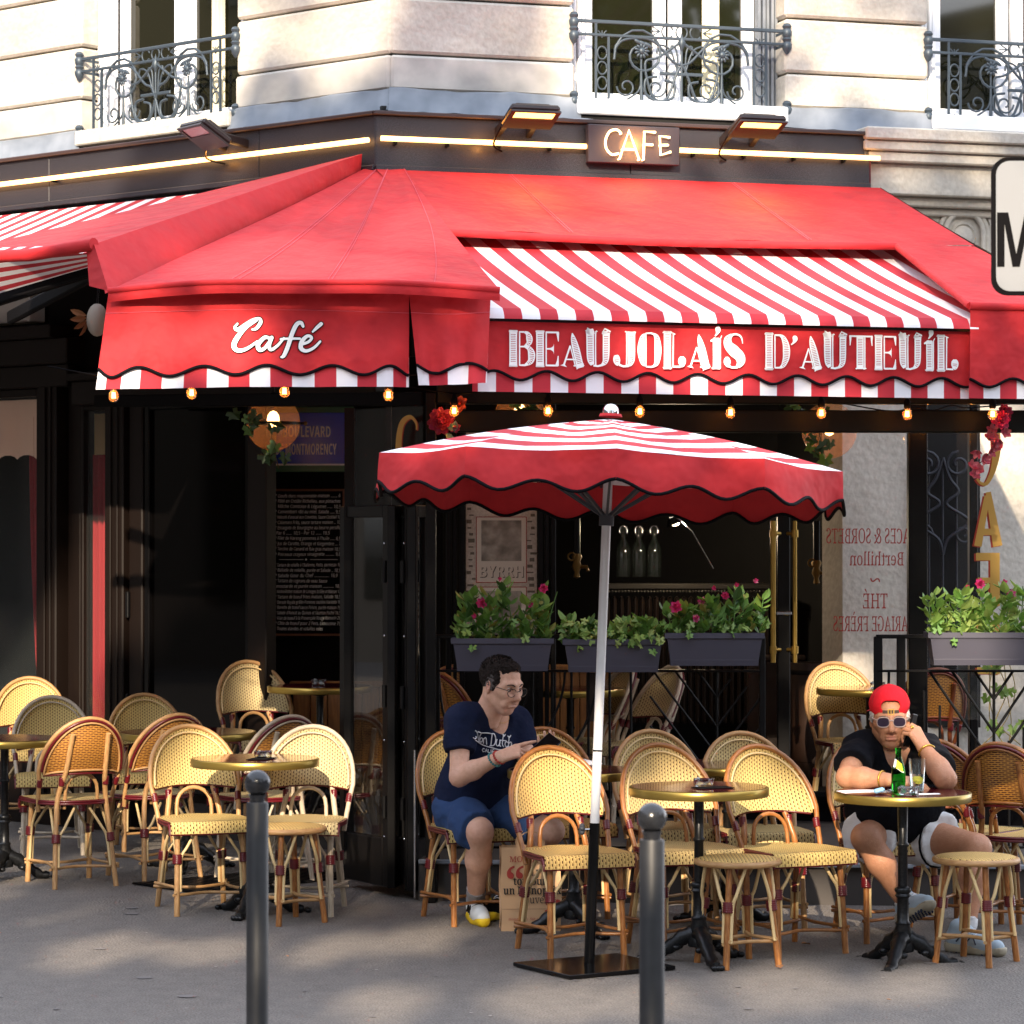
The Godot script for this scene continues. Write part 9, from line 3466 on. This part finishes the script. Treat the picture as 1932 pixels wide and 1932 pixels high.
	for i in lv.size():
		var dd: float = EYE * FOC / (lv[i][1] - 1010.0)
		var lf := thing("fallen_leaf" if i < 3 else "cardboard_scrap", lv[i][3], "leaf" if i < 3 else "scrap", ground(lv[i][0], dd) + Vector3(0, 0.006, 0), 0.7 * i)
		var lg := leaf_geo(lv[i][2], lv[i][2] * 0.7, 0.5)
		lg.xf = Transform3D()
		var o := part("blade", lg, M.leaf_brown, lf)
		o.rotation.x = -PI / 2 + 0.15
	# patterned metal grate of the door mat inset at the left
	var mt := thing("floor_grate", "dark ribbed entrance grate in the pavement under the left chairs", "grate", ground(470, 15.45) + Vector3(0, 0.004, 0), 0.73)
	g = Geo.new()
	for i in 26:
		g.box(Vector3(-0.50 + i * 0.04, 0.004, 0), Vector3(0.014, 0.008, 0.52))
	tag(part("ribs", g, M.iron_black, mt), "", "", "", "stuff")
	g = Geo.new()
	g.box(Vector3(0, 0.003, 0), Vector3(1.08, 0.006, 0.56))
	part("tray", g, M.black_matt, mt)
	# a trailing pot plant behind the right railing
	var vp := thing("trailing_vine", "thin straggling vine with a few light leaves behind the right railing", "plant", P(1885, 1300, 14.9))
	rng.seed = 61
	for i in 5:
		var p := [Vector3(rng.randf_range(-0.06, 0.06), 0.16, 0), Vector3(rng.randf_range(-0.09, 0.09), 0.0, 0.02), Vector3(rng.randf_range(-0.05, 0.1), -0.16, 0.0), Vector3(rng.randf_range(-0.1, 0.14), -0.28, 0.02)]
		g = Geo.new()
		g.tube(smooth_path(p, 5), 0.0028, 5)
		part("stem", g, M.stem_light, vp)
		for k in 4:
			var o := part("leaf", ivy_leaf(), M.leaf_light, vp)
			o.position = p[k % 3] + Vector3(rng.randf_range(-0.04, 0.04), rng.randf_range(-0.04, 0.04), 0.02)
			o.rotation = Vector3(rng.randf_range(-0.4, 0.4), rng.randf_range(-0.8, 0.8), rng.randf() * TAU)
			o.scale = Vector3.ONE * 0.75
	# round pale lamp with a dried leaf spray under the side awning
	var wl := thing("wall_lamp", "round pale lamp with dried brown leaves under the side awning, left of the red valance", "lamp", P(184, 604, 15.2))
	g = Geo.new()
	g.ball(Vector3.ZERO, Vector3(0.055, 0.085, 0.055), 20)
	part("shade", g, std(Color("#a09689"), 0.7), wl)
	g = Geo.new()
	g.tube([Vector3(0, 0.08, 0), Vector3(0.02, 0.35, 0)], 0.006, 6)
	part("hanger", g, M.black, wl)
	for i in 4:
		var o := part("dried_leaf", leaf_geo(0.09, 0.035, 0.5), M.leaf_brown, wl)
		o.position = Vector3(-0.05, 0.02 - 0.01 * i, 0.02)
		o.rotation = Vector3(0.3, 0.4 * i, 1.2 + 0.5 * i)
